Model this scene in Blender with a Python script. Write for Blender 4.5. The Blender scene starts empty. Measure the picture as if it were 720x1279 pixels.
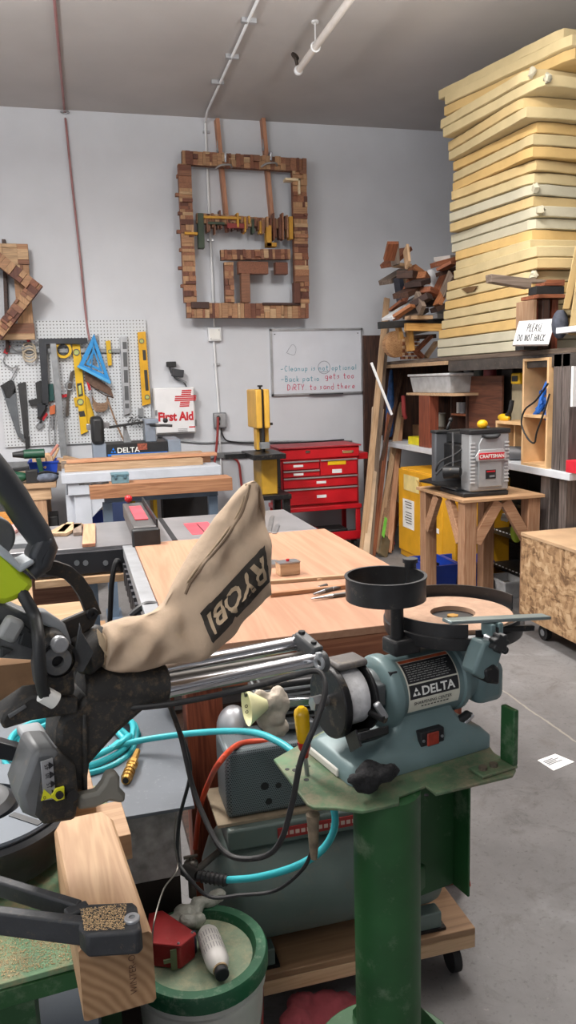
import bpy, bmesh, math, random
from mathutils import Vector, Matrix
from mathutils.bvhtree import BVHTree
R_ = random.Random(7)
S = bpy.context.scene
COL = S.collection
rad = math.radians
# ---------------- camera ----------------
F = 985.0; HC = 1.55
YAW, PIT, ROL = rad(15), rad(9.5), rad(1.7)
fwd = Vector((math.sin(YAW)*math.cos(PIT), math.cos(YAW)*math.cos(PIT), -math.sin(PIT)))
r0 = Vector((math.cos(YAW), -math.sin(YAW), 0)); u0 = r0.cross(fwd)
RI = r0*math.cos(ROL) - u0*math.sin(ROL); UP = r0*math.sin(ROL) + u0*math.cos(ROL)
CAM = Vector((0, 0, HC))
cd = bpy.data.cameras.new('camera'); cam = bpy.data.objects.new('camera', cd); COL.objects.link(cam)
cam.matrix_world = Matrix(((RI.x, UP.x, -fwd.x, 0), (RI.y, UP.y, -fwd.y, 0), (RI.z, UP.z, -fwd.z, HC), (0, 0, 0, 1)))
cd.sensor_fit = 'VERTICAL'; cd.sensor_height = 24; cd.lens = 24*F/1279; cd.clip_start = .02; cd.clip_end = 60
S.camera = cam
# ---------------- light, world, exposure ----------------
w = bpy.data.worlds.new('world'); S.world = w; w.use_nodes = True
w.node_tree.nodes['Background'].inputs[0].default_value = (.80, .88, 1, 1)
w.node_tree.nodes['Background'].inputs[1].default_value = .25
S.view_settings.view_transform = 'Standard'; S.view_settings.look = 'None'
S.view_settings.exposure = 0.46; S.view_settings.gamma = 1; S.view_settings.use_curve_mapping = False
def area(name, loc, size, sy, power, col=(1, .97, .93), rot=(0, 0, 0)):
    l = bpy.data.lights.new(name, 'AREA'); l.shape = 'RECTANGLE'; l.size = size; l.size_y = sy; l.energy = power; l.color = col
    o = bpy.data.objects.new(name, l); o.location = loc; o.rotation_euler = rot; COL.objects.link(o); return o
area('ceiling_light', (-0.9, 3.9, 3.55), .30, 2.0, 128)
area('ceiling_light', (1.8, 3.5, 3.60), .30, 2.0, 72)
area('ceiling_light', (-0.9, -0.6, 3.55), .30, 1.2, 26)
area('ceiling_fill', (-0.9, 3.1, 3.05), .30, 2.0, 170, rot=(rad(180), 0, 0))  # upward fill lamp added to brighten the ceiling, separate from the fixtures
area('ceiling_fill', (1.8, 2.7, 3.05), .30, 2.0, 120, rot=(rad(180), 0, 0))  # second added fill aimed at the ceiling, not a fixture
area('cool_side_fill', (-2.9, -1.2, 1.9), 2.6, 2.6, 30, (.86, .93, 1), rot=(rad(90), 0, rad(-62)))  # soft cool fill lamp from behind left; no door is modelled there

# ---------------- pixel helpers ----------------
def ray(px, py): return fwd + RI*((px-360)/F) - UP*((py-639.5)/F)
def at(px, py, x=None, y=None, z=None):
    d = ray(px, py)
    t = x/d.x if x is not None else (y/d.y if y is not None else (z-HC)/d.z)
    return CAM + d*t
def PD(px, py, d): return CAM + ray(px, py)*d
class Fr:
    def __init__(s, o, deg):
        a = rad(deg); s.o = Vector(o); s.a = Vector((math.cos(a), math.sin(a), 0)); s.b = Vector((-math.sin(a), math.cos(a), 0)); s.rz = a
    def loc(s, P): e = P-s.o; return Vector((e.dot(s.a), e.dot(s.b), e.z))
    def __call__(s, px, py, x=None, y=None, z=None):
        d = ray(px, py); e = CAM-s.o
        if x is not None: t = (x-e.dot(s.a))/d.dot(s.a)
        elif y is not None: t = (y-e.dot(s.b))/d.dot(s.b)
        else: t = (z-e.z)/d.z
        return s.loc(CAM+d*t)
    def d(s, px, py, dd): return s.loc(PD(px, py, dd))
# ---------------- materials ----------------
def lin(c):
    def f(v):
        v /= 255
        return v/12.92 if v <= .04045 else ((v+.055)/1.055)**2.4
    return tuple(f(v) for v in c[:3])+(1,)
MC = {}
def newmat(name):
    m = bpy.data.materials.new(name); m.use_nodes = True; nt = m.node_tree
    return m, nt, nt.nodes, nt.links, nt.nodes['Principled BSDF']
def N(nd, t, **k):
    n = nd.new(t)
    for a, b in k.items(): setattr(n, a, b)
    return n
def plain(name, col, rough=.5, metal=0, var=.12, vs=9, bump=0, dust=0, dustcol=(176, 156, 126), ds=30, alpha=1, trans=0, emit=0):
    if name in MC: return MC[name]
    m, nt, nd, lk, b = newmat(name)
    c = lin(col); tc = N(nd, 'ShaderNodeTexCoord')
    nz = N(nd, 'ShaderNodeTexNoise'); nz.inputs['Scale'].default_value = vs; nz.inputs['Detail'].default_value = 5; lk.new(tc.outputs['Object'], nz.inputs['Vector'])
    mx = N(nd, 'ShaderNodeMix', data_type='RGBA')
    mx.inputs[6].default_value = tuple(v*(1-var*1.6) for v in c[:3])+(1,); mx.inputs[7].default_value = tuple(min(1, v*(1+var*1.2)+var*.01) for v in c[:3])+(1,)
    rp = N(nd, 'ShaderNodeMapRange'); rp.inputs[1].default_value = .3; rp.inputs[2].default_value = .7
    lk.new(nz.outputs['Fac'], rp.inputs[0]); lk.new(rp.outputs[0], mx.inputs[0])
    out = mx.outputs[2]
    if dust:
        n2 = N(nd, 'ShaderNodeTexNoise'); n2.inputs['Scale'].default_value = ds; n2.inputs['Detail'].default_value = 8; n2.inputs['Roughness'].default_value = .75; lk.new(tc.outputs['Object'], n2.inputs['Vector'])
        r2 = N(nd, 'ShaderNodeMapRange'); r2.inputs[1].default_value = .62-.3*dust; r2.inputs[2].default_value = .8-.25*dust; r2.inputs[4].default_value = min(1, .35+dust*.6); lk.new(n2.outputs['Fac'], r2.inputs[0])
        m2 = N(nd, 'ShaderNodeMix', data_type='RGBA'); m2.inputs[7].default_value = lin(dustcol); lk.new(out, m2.inputs[6]); lk.new(r2.outputs[0], m2.inputs[0]); out = m2.outputs[2]
    lk.new(out, b.inputs['Base Color'])
    b.inputs['Roughness'].default_value = rough; b.inputs['Metallic'].default_value = metal
    if alpha < 1: b.inputs['Alpha'].default_value = alpha
    if trans: b.inputs['Transmission Weight'].default_value = trans
    if emit: b.inputs['Emission Color'].default_value = c; b.inputs['Emission Strength'].default_value = emit
    if bump:
        bp = N(nd, 'ShaderNodeBump'); bp.inputs['Strength'].default_value = bump; bp.inputs['Distance'].default_value = .004
        n3 = N(nd, 'ShaderNodeTexNoise'); n3.inputs['Scale'].default_value = vs*4; n3.inputs['Detail'].default_value = 6; lk.new(tc.outputs['Object'], n3.inputs['Vector'])
        lk.new(n3.outputs['Fac'], bp.inputs['Height']); lk.new(bp.outputs[0], b.inputs['Normal'])
    MC[name] = m; return m
def wood(name, c1, c2, axis=0, sc=1.0, rough=.6, rnd=.25, knots=False):
    if name in MC: return MC[name]
    m, nt, nd, lk, b = newmat(name); tc = N(nd, 'ShaderNodeTexCoord')
    oi = N(nd, 'ShaderNodeObjectInfo'); mp = N(nd, 'ShaderNodeMapping'); s = [22*sc]*3; s[axis] = 1.3*sc; mp.inputs['Scale'].default_value = s
    ad = N(nd, 'ShaderNodeVectorMath', operation='SCALE'); ad.inputs['Scale'].default_value = 13; ad.inputs[0].default_value = (1, 1, 1)
    lk.new(oi.outputs['Random'], ad.inputs['Scale']); 
    a2 = N(nd, 'ShaderNodeVectorMath', operation='ADD'); lk.new(tc.outputs['Object'], a2.inputs[0]); lk.new(ad.outputs[0], a2.inputs[1]); lk.new(a2.outputs[0], mp.inputs['Vector'])
    n1 = N(nd, 'ShaderNodeTexNoise'); n1.inputs['Scale'].default_value = 1; n1.inputs['Detail'].default_value = 4; n1.inputs['Distortion'].default_value = 1.2; lk.new(mp.outputs[0], n1.inputs['Vector'])
    wv = N(nd, 'ShaderNodeMath', operation='SINE'); mu = N(nd, 'ShaderNodeMath', operation='MULTIPLY'); mu.inputs[1].default_value = 38; lk.new(n1.outputs['Fac'], mu.inputs[0]); lk.new(mu.outputs[0], wv.inputs[0])
    n2 = N(nd, 'ShaderNodeTexNoise'); n2.inputs['Scale'].default_value = 3; n2.inputs['Detail'].default_value = 6; lk.new(mp.outputs[0], n2.inputs['Vector'])
    s1 = N(nd, 'ShaderNodeMath', operation='MULTIPLY_ADD'); s1.inputs[1].default_value = .14; lk.new(wv.outputs[0], s1.inputs[0]); lk.new(n2.outputs['Fac'], s1.inputs[2])
    mr = N(nd, 'ShaderNodeMapRange'); mr.inputs[1].default_value = .25; mr.inputs[2].default_value = .75; lk.new(s1.outputs[0], mr.inputs[0])
    mx = N(nd, 'ShaderNodeMix', data_type='RGBA'); mx.inputs[6].default_value = lin(c2); mx.inputs[7].default_value = lin(c1); lk.new(mr.outputs[0], mx.inputs[0])
    hs = N(nd, 'ShaderNodeHueSaturation'); m3 = N(nd, 'ShaderNodeMapRange'); m3.inputs[3].default_value = 1-rnd; m3.inputs[4].default_value = 1+rnd*.6; lk.new(oi.outputs['Random'], m3.inputs[0]); lk.new(m3.outputs[0], hs.inputs['Value']); lk.new(mx.outputs[2], hs.inputs['Color'])
    lk.new(hs.outputs[0], b.inputs['Base Color']); b.inputs['Roughness'].default_value = rough
    MC[name] = m; return m
# ---------------- mesh builder ----------------
OFF = {}
class MB:
    def __init__(s): s.v = []; s.f = []; s.m = []; s.mi = 0
    def mat(s, i): s.mi = i; return s
    def add(s, vs, fs):
        o = len(s.v); s.v += [Vector(p) for p in vs]
        for f in fs: s.f.append([i+o for i in f]); s.m.append(s.mi)
        return s
    def hexa(s, p): return s.add(p, [(0, 3, 2, 1), (4, 5, 6, 7), (0, 1, 5, 4), (1, 2, 6, 5), (2, 3, 7, 6), (3, 0, 4, 7)])
    def box(s, c, d, rot=None):
        c = Vector(c); h = [Vector((x*d[0]/2, y*d[1]/2, z*d[2]/2)) for z in (-1, 1) for x, y in ((-1, -1), (1, -1), (1, 1), (-1, 1))]
        if rot is not None:
            if not isinstance(rot, Matrix): rot = Matrix.Rotation(rot, 3, 'Z')
            h = [rot @ q for q in h]
        return s.hexa([c+q for q in h])
    def bb(s, a, b): return s.box(((a[0]+b[0])/2, (a[1]+b[1])/2, (a[2]+b[2])/2), (abs(b[0]-a[0]), abs(b[1]-a[1]), abs(b[2]-a[2])))
    def bar(s, p0, p1, w, t, up=(0, 0, 1)):
        p0 = Vector(p0); p1 = Vector(p1); x = (p1-p0); L = x.length; x.normalize(); u = Vector(up)
        if abs(x.dot(u)) > .98: u = Vector((0, 1, 0))
        y = u.cross(x).normalized(); z = x.cross(y)
        return s.box((p0+p1)/2, (L, w, t), Matrix((x, y, z)).transposed())
    def prism(s, pts, vec):
        n = len(pts); vec = Vector(vec); a = [Vector(p) for p in pts]; b = [p+vec for p in a]
        return s.add(a+b, [tuple(range(n))[::-1], tuple(range(n, 2*n))]+[(i, (i+1) % n, (i+1) % n+n, i+n) for i in range(n)])
    def loft(s, rings, caps=True, closed=False):
        n = len(rings[0]); vs = [p for r in rings for p in r]; fs = []
        K = len(rings)
        for k in range(K if closed else K-1):
            for i in range(n):
                a = k*n; b = ((k+1) % K)*n; fs.append((a+i, a+(i+1) % n, b+(i+1) % n, b+i))
        if caps and not closed: fs += [tuple(range(n))[::-1], tuple(range((K-1)*n, K*n))]
        return s.add(vs, fs)
    def tube(s, pts, r, n=10, smooth=True, closed=False):
        P = [Vector(p) for p in pts]
        if smooth and len(P) > 2: P = spline(P, closed)
        rr = r if callable(r) else (lambda t: r)
        K = len(P); up = Vector((0, 0, 1)); rings = []
        t0 = (P[1]-P[0]).normalized(); x = t0.orthogonal().normalized()
        for i, p in enumerate(P):
            t = (P[(i+1) % K]-P[i-1]) if closed else (P[min(i+1, K-1)]-P[max(i-1, 0)])
            t.normalize(); x = (x-t*x.dot(t)).normalized(); y = t.cross(x); q = rr(i/(K-1))
            rings.append([p+x*q*math.cos(2*math.pi*j/n)+y*q*math.sin(2*math.pi*j/n) for j in range(n)])
        return s.loft(rings, True, closed)
    def cyl(s, p0, p1, r, r1=None, n=24):
        p0 = Vector(p0); p1 = Vector(p1); r1 = r if r1 is None else r1; t = (p1-p0).normalized(); x = t.orthogonal().normalized(); y = t.cross(x)
        return s.loft([[p+x*q*math.cos(2*math.pi*j/n)+y*q*math.sin(2*math.pi*j/n) for j in range(n)] for p, q in ((p0, r), (p1, r1))])
    def lathe(s, prof, o=(0, 0, 0), ax=(0, 0, 1), n=32, closed=False, a0=0, a1=360):
        o = Vector(o); t = Vector(ax).normalized()
        x = Vector((1, 0, 0)) if abs(t.z) > .9 else Vector((0, 0, 1)); x = (x-t*x.dot(t)).normalized(); y = t.cross(x)
        full = a1-a0 >= 360; K = n if full else n+1
        rings = []
        for j in range(K):
            a = rad(a0+(a1-a0)*j/n); d = x*math.cos(a)+y*math.sin(a)
            rings.append([o+d*r+t*h for r, h in prof])
        m = len(prof); vs = [p for r in rings for p in r]; fs = []
        for k in range(K if full else K-1):
            for i in range(m if closed else m-1):
                a = k*m; b = ((k+1) % K)*m; fs.append((a+i, b+i, b+(i+1) % m, a+(i+1) % m))
        if not full and closed: fs += [tuple(range(m)), tuple(range((K-1)*m, K*m))[::-1]]
        return s.add(vs, fs)
    def ball(s, c, r, n=14, m=8):
        c = Vector(c); r = Vector(r) if hasattr(r, '__len__') else Vector((r, r, r)); rings = []
        for i in range(1, m):
            a = math.pi*i/m; rings.append([c+Vector((r.x*math.sin(a)*math.cos(2*math.pi*j/n), r.y*math.sin(a)*math.sin(2*math.pi*j/n), -r.z*math.cos(a))) for j in range(n)])
        return s.loft(rings)
    def torus(s, c, R, r, ax=(0, 0, 1), n=28, m=8):
        t = Vector(ax).normalized(); x = t.orthogonal().normalized(); y = t.cross(x); c = Vector(c)
        return s.tube([c+(x*math.cos(2*math.pi*i/n)+y*math.sin(2*math.pi*i/n))*R for i in range(n)], r, m, False, True)
    def build(s, name, mats, parent=None, bevel=0, sharp=40, sub=0, label=None, off=None):
        me = bpy.data.meshes.new(name); o = bpy.data.objects.new(name, me); COL.objects.link(o)
        if parent is not None:
            ofs = OFF[parent.name]; OFF[o.name] = ofs; o.parent = parent
            if parent.type != 'EMPTY' and parent.parent is None: o.location = (0, 0, 0)
        elif off is not None: ofs = Vector(off); OFF[o.name] = ofs; o.location = ofs
        else:
            xs = [p.x for p in s.v]; ys = [p.y for p in s.v]
            ofs = Vector(((min(xs)+max(xs))/2, (min(ys)+max(ys))/2, min(p.z for p in s.v))); OFF[o.name] = ofs; o.location = ofs
        me.from_pydata([tuple(p-ofs) for p in s.v], [], s.f)
        if not isinstance(mats, (list, tuple)): mats = [mats]
        for q in mats: me.materials.append(q)
        for p, i in zip(me.polygons, s.m): p.material_index = i
        bm = bmesh.new(); bm.from_mesh(me); bmesh.ops.recalc_face_normals(bm, faces=bm.faces); bm.to_mesh(me); bm.free()
        for p in me.polygons: p.use_smooth = True
        me.set_sharp_from_angle(angle=rad(sharp))
        if bevel:
            b = o.modifiers.new('bevel', 'BEVEL'); b.width = bevel; b.segments = 2; b.limit_method = 'ANGLE'; b.angle_limit = rad(50)
        if sub:
            b = o.modifiers.new('sub', 'SUBSURF'); b.levels = sub; b.render_levels = sub
        if label: o['label'] = label
        return o
def spline(P, closed=False, k=6):
    out = []; n = len(P)
    for i in range(n if closed else n-1):
        a = P[i-1] if (i > 0 or closed) else P[0]; b = P[i]; c = P[(i+1) % n]; d = P[(i+2) % n] if closed else P[min(i+2, n-1)]
        for j in range(k):
            t = j/k; out.append(.5*((2*b)+(c-a)*t+(2*a-5*b+4*c-d)*t*t+(3*b-a-3*c+d)*t**3))
    if not closed: out.append(P[-1])
    return out
def tag(o, label, cat, group=None, kind=None):
    if kind: o['kind'] = kind
    if label: o['label'] = label
    if cat: o['category'] = cat
    if group: o['group'] = group
    return o
def struct(mb, name, mats, **k): o = mb.build(name, mats, **k); o['kind'] = 'structure'; return o
def thing(name, label, cat, loc=(0, 0, 0), rz=0, group=None, local=False):
    o = bpy.data.objects.new(name, None); COL.objects.link(o); o.location = loc; o.rotation_euler = (0, 0, rz); o.empty_display_size = .05
    OFF[o.name] = Vector((0, 0, 0)) if (local or rz) else Vector(loc)
    return tag(o, label, cat, group)
def dup(root, loc, rz=None, label=None, rot=None):
    r = root.copy(); COL.objects.link(r); r.location = loc
    if rz is not None: r.rotation_euler = (0, 0, rz)
    if rot is not None: r.rotation_euler = rot
    if label: r['label'] = label
    for ch in list(root.children):
        c = ch.copy(); COL.objects.link(c); c.parent = r
        for g in ch.children:
            d = g.copy(); COL.objects.link(d); d.parent = c
    return r
def board(name, label, cat, p0, p1, w, t, m, up=(0, 0, 1), group=None, bevel=.0015):
    """one plank, its local x running along the grain"""
    p0 = Vector(p0); p1 = Vector(p1); x = p1-p0; L = x.length; x.normalize(); u = Vector(up)
    if abs(x.dot(u)) > .98: u = Vector((0, 1, 0))
    y = u.cross(x).normalized(); z = x.cross(y)
    o = MB().box((L/2, 0, 0), (L, w, t)).build(name, m, off=(0, 0, 0), bevel=bevel)
    o.matrix_world = Matrix.Translation(p0) @ Matrix((x, y, z)).transposed().to_4x4()
    return tag(o, label, cat, group)
def text_mb(txt, size, f, mb=None, mi=0, thick=.0, weight=0, cuts=0, align='LEFT', space=1.0):
    """font outline -> mesh; f maps (u, v, h) to 3D"""
    mb = mb or MB(); cu = bpy.data.curves.new('t', 'FONT'); cu.body = txt; cu.size = size; cu.offset = weight; cu.resolution_u = 3; cu.align_x = align; cu.space_character = space
    ob = bpy.data.objects.new('t', cu); COL.objects.link(ob); me = bpy.data.meshes.new_from_object(ob)
    bm = bmesh.new(); bm.from_mesh(me)
    if cuts: 
        bmesh.ops.triangulate(bm, faces=bm.faces)
        for _ in range(cuts): bmesh.ops.subdivide_edges(bm, edges=[e for e in bm.edges if e.calc_length() > size*.12], cuts=1); bmesh.ops.triangulate(bm, faces=bm.faces)
    mb.mi = mi; mb.add([f(v.co.x, v.co.y, thick) for v in bm.verts], [[v.index for v in q.verts] for q in bm.faces])
    bm.free(); bpy.data.objects.remove(ob); bpy.data.meshes.remove(me); bpy.data.curves.remove(cu)
    return mb
def plane_map(o, ux, uy, off=.001):
    o = Vector(o); ux = Vector(ux).normalized(); uy = Vector(uy).normalized(); n = ux.cross(uy)
    return lambda u, v, h=0: o+ux*u+uy*v+n*(off+h)
# handwriting strokes, unit box
ST = {'a': ['.7,.5 .3,.55 .1,.2 .4,0 .7,.3 .7,.5 .75,0'], 'b': ['.1,1 .1,0 .6,0 .7,.4 .1,.45'], 'c': ['.7,.45 .3,.5 .1,.2 .4,0 .7,.1'], 'd': ['.7,1 .7,0 .2,0 .1,.4 .65,.5'],
 'e': ['.1,.25 .7,.3 .5,.52 .2,.45 .1,.15 .4,0 .7,.1'], 'g': ['.7,.5 .2,.5 .1,.15 .6,.1 .7,.5 .65,-.3 .2,-.3'], 'h': ['.1,1 .1,0', '.1,.4 .5,.5 .6,0'], 'i': ['.3,.5 .3,0', '.3,.7 .33,.75'],
 'k': ['.1,1 .1,0', '.6,.5 .1,.2 .6,0'], 'l': ['.3,1 .3,0'], 'm': ['.05,.5 .05,0', '.05,.4 .3,.5 .4,0', '.4,.4 .65,.5 .75,0'], 'n': ['.1,.5 .1,0', '.1,.4 .5,.5 .65,0'], 'o': ['.4,.5 .1,.3 .3,0 .65,.1 .65,.4 .4,.5'],
 'p': ['.1,.5 .1,-.35', '.1,.5 .6,.45 .5,.05 .1,.1'], 'r': ['.1,.5 .1,0', '.1,.35 .5,.5'], 's': ['.6,.5 .2,.45 .5,.2 .1,0'], 't': ['.35,.9 .35,.05 .6,0', '.05,.6 .7,.6'], 'u': ['.1,.5 .15,.05 .55,.1 .6,.5 .65,0'],
 'C': ['.8,.85 .4,1 .1,.5 .4,0 .8,.15'], 'B': ['.1,0 .1,1 .6,.9 .55,.55 .1,.5 .7,.4 .6,.05 .1,0'], 'D': ['.1,0 .15,1 .75,.7 .7,.2 .1,0'], 'R': ['.1,0 .1,1 .7,.85 .6,.5 .1,.5 .8,0'], 'T': ['.4,1 .4,0', '0,1 .85,1'],
 'Y': ['.1,1 .4,.5 .8,1', '.4,.5 .4,0'], 'P': ['.1,0 .15,1 .7,.9 .6,.5 .1,.5'], 'L': ['.2,1 .1,0 .7,.05'], 'E': ['.7,1 .15,1 .1,0 .7,0', '.1,.5 .6,.52'], 'A': ['0,0 .4,1 .8,0', '.15,.35 .65,.35'], 'S': ['.7,.9 .2,.9 .2,.6 .65,.4 .5,0 .1,.1'],
 'N': ['.1,0 .1,1 .7,0 .75,1'], 'O': ['.4,1 .1,.5 .4,0 .8,.4 .4,1'], 'H': ['.1,1 .1,0', '.75,1 .7,0', '.1,.5 .7,.5'], 'K': ['.1,1 .1,0', '.75,1 .1,.4 .8,0'], '.': ['.2,0 .25,.05'], '-': ['0,.4 .7,.42'], 'W': ['0,1 .2,0 .4,.7 .6,0 .8,1']}
def hand(mb, txt, u0_, v0_, h, f, r, adv=.86, fit=None):
    u = u0_
    if fit: adv = fit/(.95*h*sum(.6 if c in ' il.' else 1 for c in txt))
    for ch in txt:
        for s in ST.get(ch, []):
            P = [f(u+(float(a.split(',')[0]))*min(h*.75, h*adv*.88), v0_+float(a.split(',')[1])*h) for a in s.split()]
            mb.tube(P, r, 5, len(P) > 2)
        u += h*adv*(.6 if ch in ' il.' else 1)*.95
    return mb
# shared materials
black = plain('black plastic', (30, 31, 33), .5, 0, .2, 20, .1)
blackm = plain('black metal', (28, 28, 30), .42, .3, .2, 25, dust=.18)
dusty = plain('dusty black casting', (42, 41, 40), .7, 0, .25, 30, .2, dust=.42, dustcol=(128, 106, 80), ds=120)
steel = plain('steel', (170, 172, 175), .32, .85, .12, 14)
chrome = plain('chrome', (215, 216, 220), .16, 1, .05, 6)
alu = plain('aluminium', (178, 180, 184), .4, .6, .1, 12)
galv = plain('galvanised', (140, 143, 146), .5, .5, .12, 18)
whitep = plain('white paint', (226, 228, 230), .5, 0, .05, 6)
redp = plain('red paint', (190, 22, 34), .38, 0, .1, 6)
yellow = plain('yellow paint', (222, 178, 20), .45, 0, .08, 8)
brass = plain('brass', (186, 142, 72), .38, .8, .15, 40)
rubber = plain('black rubber', (24, 24, 26), .65, 0, .15, 15)
grey = plain('grey plastic', (120, 122, 126), .55, 0, .1, 10)
ink = plain('black ink', (25, 25, 28), .6, 0, 0)
white = plain('white plastic', (228, 228, 224), .5, 0, .04)
paper = plain('paper', (232, 232, 230), .8, 0, .03)
redw = wood('red brown wood', (150, 92, 62), (104, 56, 36), 0)
redwz = wood('red brown wood upright', (158, 84, 56), (112, 52, 34), 2)
tan = wood('tan pine', (200, 168, 134), (172, 138, 104), 0)
tanz = wood('tan pine upright', (188, 154, 122), (160, 122, 92), 2)
tany = wood('tan pine deep', (194, 162, 128), (168, 132, 98), 1)
dkw = wood('dark brown wood', (84, 56, 42), (48, 32, 26), 0)
dkz = wood('dark brown wood upright', (82, 54, 42), (46, 32, 28), 2)
gryw = wood('weathered grey wood', (136, 120, 106), (98, 84, 74), 0)
# ================= THE ROOM =================
WY = 7.6; CZ = 3.93
def concrete():
    m, nt, nd, lk, b = newmat('concrete floor'); tc = N(nd, 'ShaderNodeTexCoord')
    def nz(s, d=6, r=.6, dist=0):
        n = N(nd, 'ShaderNodeTexNoise'); n.inputs['Scale'].default_value = s; n.inputs['Detail'].default_value = d; n.inputs['Roughness'].default_value = r; n.inputs['Distortion'].default_value = dist; lk.new(tc.outputs['Object'], n.inputs['Vector']); return n.outputs['Fac']
    def rng(v, a, c, o0=0, o1=1):
        q = N(nd, 'ShaderNodeMapRange'); q.inputs[1].default_value = a; q.inputs[2].default_value = c; q.inputs[3].default_value = o0; q.inputs[4].default_value = o1; lk.new(v, q.inputs[0]); return q.outputs[0]
    def mix(f, a, c):
        q = N(nd, 'ShaderNodeMix', data_type='RGBA'); lk.new(f, q.inputs[0])
        for i, k in ((6, a), (7, c)):
            if isinstance(k, tuple): q.inputs[i].default_value = lin(k)
            else: lk.new(k, q.inputs[i])
        return q.outputs[2]
    base = mix(rng(nz(1.3, 8, .65), .35, .65), (100, 98, 98), (128, 126, 126))
    base = mix(rng(nz(7, 8, .7, .6), .55, .75, 0, .7), base, (84, 77, 74))
    base = mix(rng(nz(2.6, 4, .6, 1), .6, .72, 0, .55), base, (146, 146, 147))
    base = mix(rng(nz(4, 9, .8, 1.5), .54, .66, 0, .5), base, (72, 68, 67)); base = mix(rng(nz(60, 3, .6), .58, .75, 0, .55), base, (66, 62, 60))
    base = mix(rng(nz(24, 5, .8, 2), .64, .72, 0, .5), base, (160, 155, 150))
    # saw-cut joints in the slab
    sp = N(nd, 'ShaderNodeSeparateXYZ'); lk.new(tc.outputs['Object'], sp.inputs[0])
    def joint(axis, c, wd, nf):
        a = N(nd, 'ShaderNodeMath', operation='MULTIPLY_ADD'); a.inputs[1].default_value = .03; lk.new(nf, a.inputs[0]); lk.new(sp.outputs[axis], a.inputs[2])
        s = N(nd, 'ShaderNodeMath', operation='SUBTRACT'); s.inputs[1].default_value = c+.015; lk.new(a.outputs[0], s.inputs[0])
        ab = N(nd, 'ShaderNodeMath', operation='ABSOLUTE'); lk.new(s.outputs[0], ab.inputs[0]); return rng(ab.outputs[0], wd*.4, wd, .6, 0)
    base = mix(joint(0, JX, .007, nz(9)), base, (160, 154, 142)); base = mix(joint(1, 1.35, .02, nz(9)), base, (140, 130, 112))
    lk.new(base, b.inputs['Base Color']); b.inputs['Roughness'].default_value = .62
    bp = N(nd, 'ShaderNodeBump'); bp.inputs['Strength'].default_value = .25; bp.inputs['Distance'].default_value = .004; lk.new(nz(40), bp.inputs['Height']); lk.new(bp.outputs[0], b.inputs['Normal'])
    return m
JX = at(672, 893, z=0).x
floor = struct(MB().bb((-3.2, -3, -.1), (5.6, WY+.1, 0)), 'floor', concrete(), off=(0, 0, 0))
wallm = plain('painted wall', (203, 206, 212), .6, 0, .035, 2.2, .25)
ceilm = plain('painted ceiling', (176, 172, 170), .55, 0, .05, 1.5, .1)
struct(MB().bb((-3.2, WY, 0), (5.6, WY+.15, CZ)), 'wall_back', wallm)
struct(MB().bb((-3.35, -3, 0), (-3.2, WY, CZ)), 'wall_left', wallm)
struct(MB().bb((5.6, -3, 0), (5.75, WY, CZ)), 'wall_right', wallm)
struct(MB().bb((-3.2, -3.15, 0), (5.6, -3, CZ)), 'wall_front', wallm)
struct(MB().bb((-3.35, -3.15, CZ), (5.75, WY+.15, CZ+.1)), 'ceiling', ceilm)

def W(px, py, y=WY): return at(px, py, y=y)
# ---- conduit on the ceiling and wall
def conduit():
    t = thing('electrical_conduit', 'long thin white conduit running along the ceiling and down the back wall', 'conduit', W(256, 145))
    a = at(322, 0, z=CZ-.02); b = at(257, 143, z=CZ-.02); e = W(256, 150, WY-.02); a = a+(a-b)*.6
    c = W(268, 408, WY-.02)
    MB().tube([a, b-Vector((0, .1, 0)), Vector((e.x, WY-.03, CZ-.05)), Vector((e.x+.002, WY-.02, CZ-.14)), c], .011, 8, False).build('pipe', whitep, t)
    MB().tube([W(267, 424, WY-.02), W(274, 520, WY-.02)], .011, 8, False).build('pipe', whitep, t)
    MB().tube([W(274, 530, WY-.02), W(277, 600, WY-.02)], .010, 8, False).build('pipe', whitep, t)
    for px, py in ((311, 26), (290, 71), (272, 103)):
        p = at(px, py, z=CZ-.015); MB().bar(p-Vector((.05, 0, 0)), p+Vector((.05, 0, 0)), .03, .03).build('pipe_clip', alu, t)
    for px, py in ((258, 165), (263, 300), (271, 455)):
        p = W(px, py, WY-.012); MB().bar(p-Vector((.03, 0, 0)), p+Vector((.03, 0, 0)), .02, .02).build('pipe_clip', alu, t)
conduit()
def box_thing(name, label, cat, px, py, w, h, m, dep=.05):
    p = W(px, py); t = thing(name, label, cat, (p.x, WY, p.z))
    MB().box((p.x, WY-dep/2, p.z), (w, dep, h)).build('housing', m, t, bevel=.006)
    return t, p
t, p = box_thing('junction_box', 'square white junction box on the conduit under the mosaic frame', 'junction box', 267.5, 418, .125, .125, whitep)
MB().box((p.x, WY-.053, p.z), (.10, .008, .10)).build('cover_plate', white, t, bevel=.002)
for s in (-1, 1): MB().ball((p.x+s*.04, WY-.058, p.z+s*.04), .005, 8, 5).build('screw', steel, t)
t, p = box_thing('outlet_box', 'grey electrical outlet box with a red cord plugged in', 'outlet', 274, 525, .12, .15, galv, .06)
MB().box((p.x, WY-.064, p.z), (.11, .01, .13)).build('cover_plate', alu, t, bevel=.003)
for s in (-1, 1): MB().cyl((p.x-.02, WY-.07, p.z+s*.03), (p.x-.02, WY-.066, p.z+s*.03), .017, n=14).build('socket', black, t)
MB().box((p.x-.02, WY-.085, p.z+.02), (.03, .04, .03)).build('plug', black, t, bevel=.004)
cordred = plain('red cord', (150, 58, 56), .5, 0, .1)
tag(MB().tube([W(272.5, 521, WY-.1), W(272, 540, WY-.1), W(270, 565, WY-.08), W(266, 590, WY-.07), W(262, 612, WY-.07)], .012, 8).build('extension_cord', cordred), 'red cord hanging from the grey outlet box', 'cord')
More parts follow.
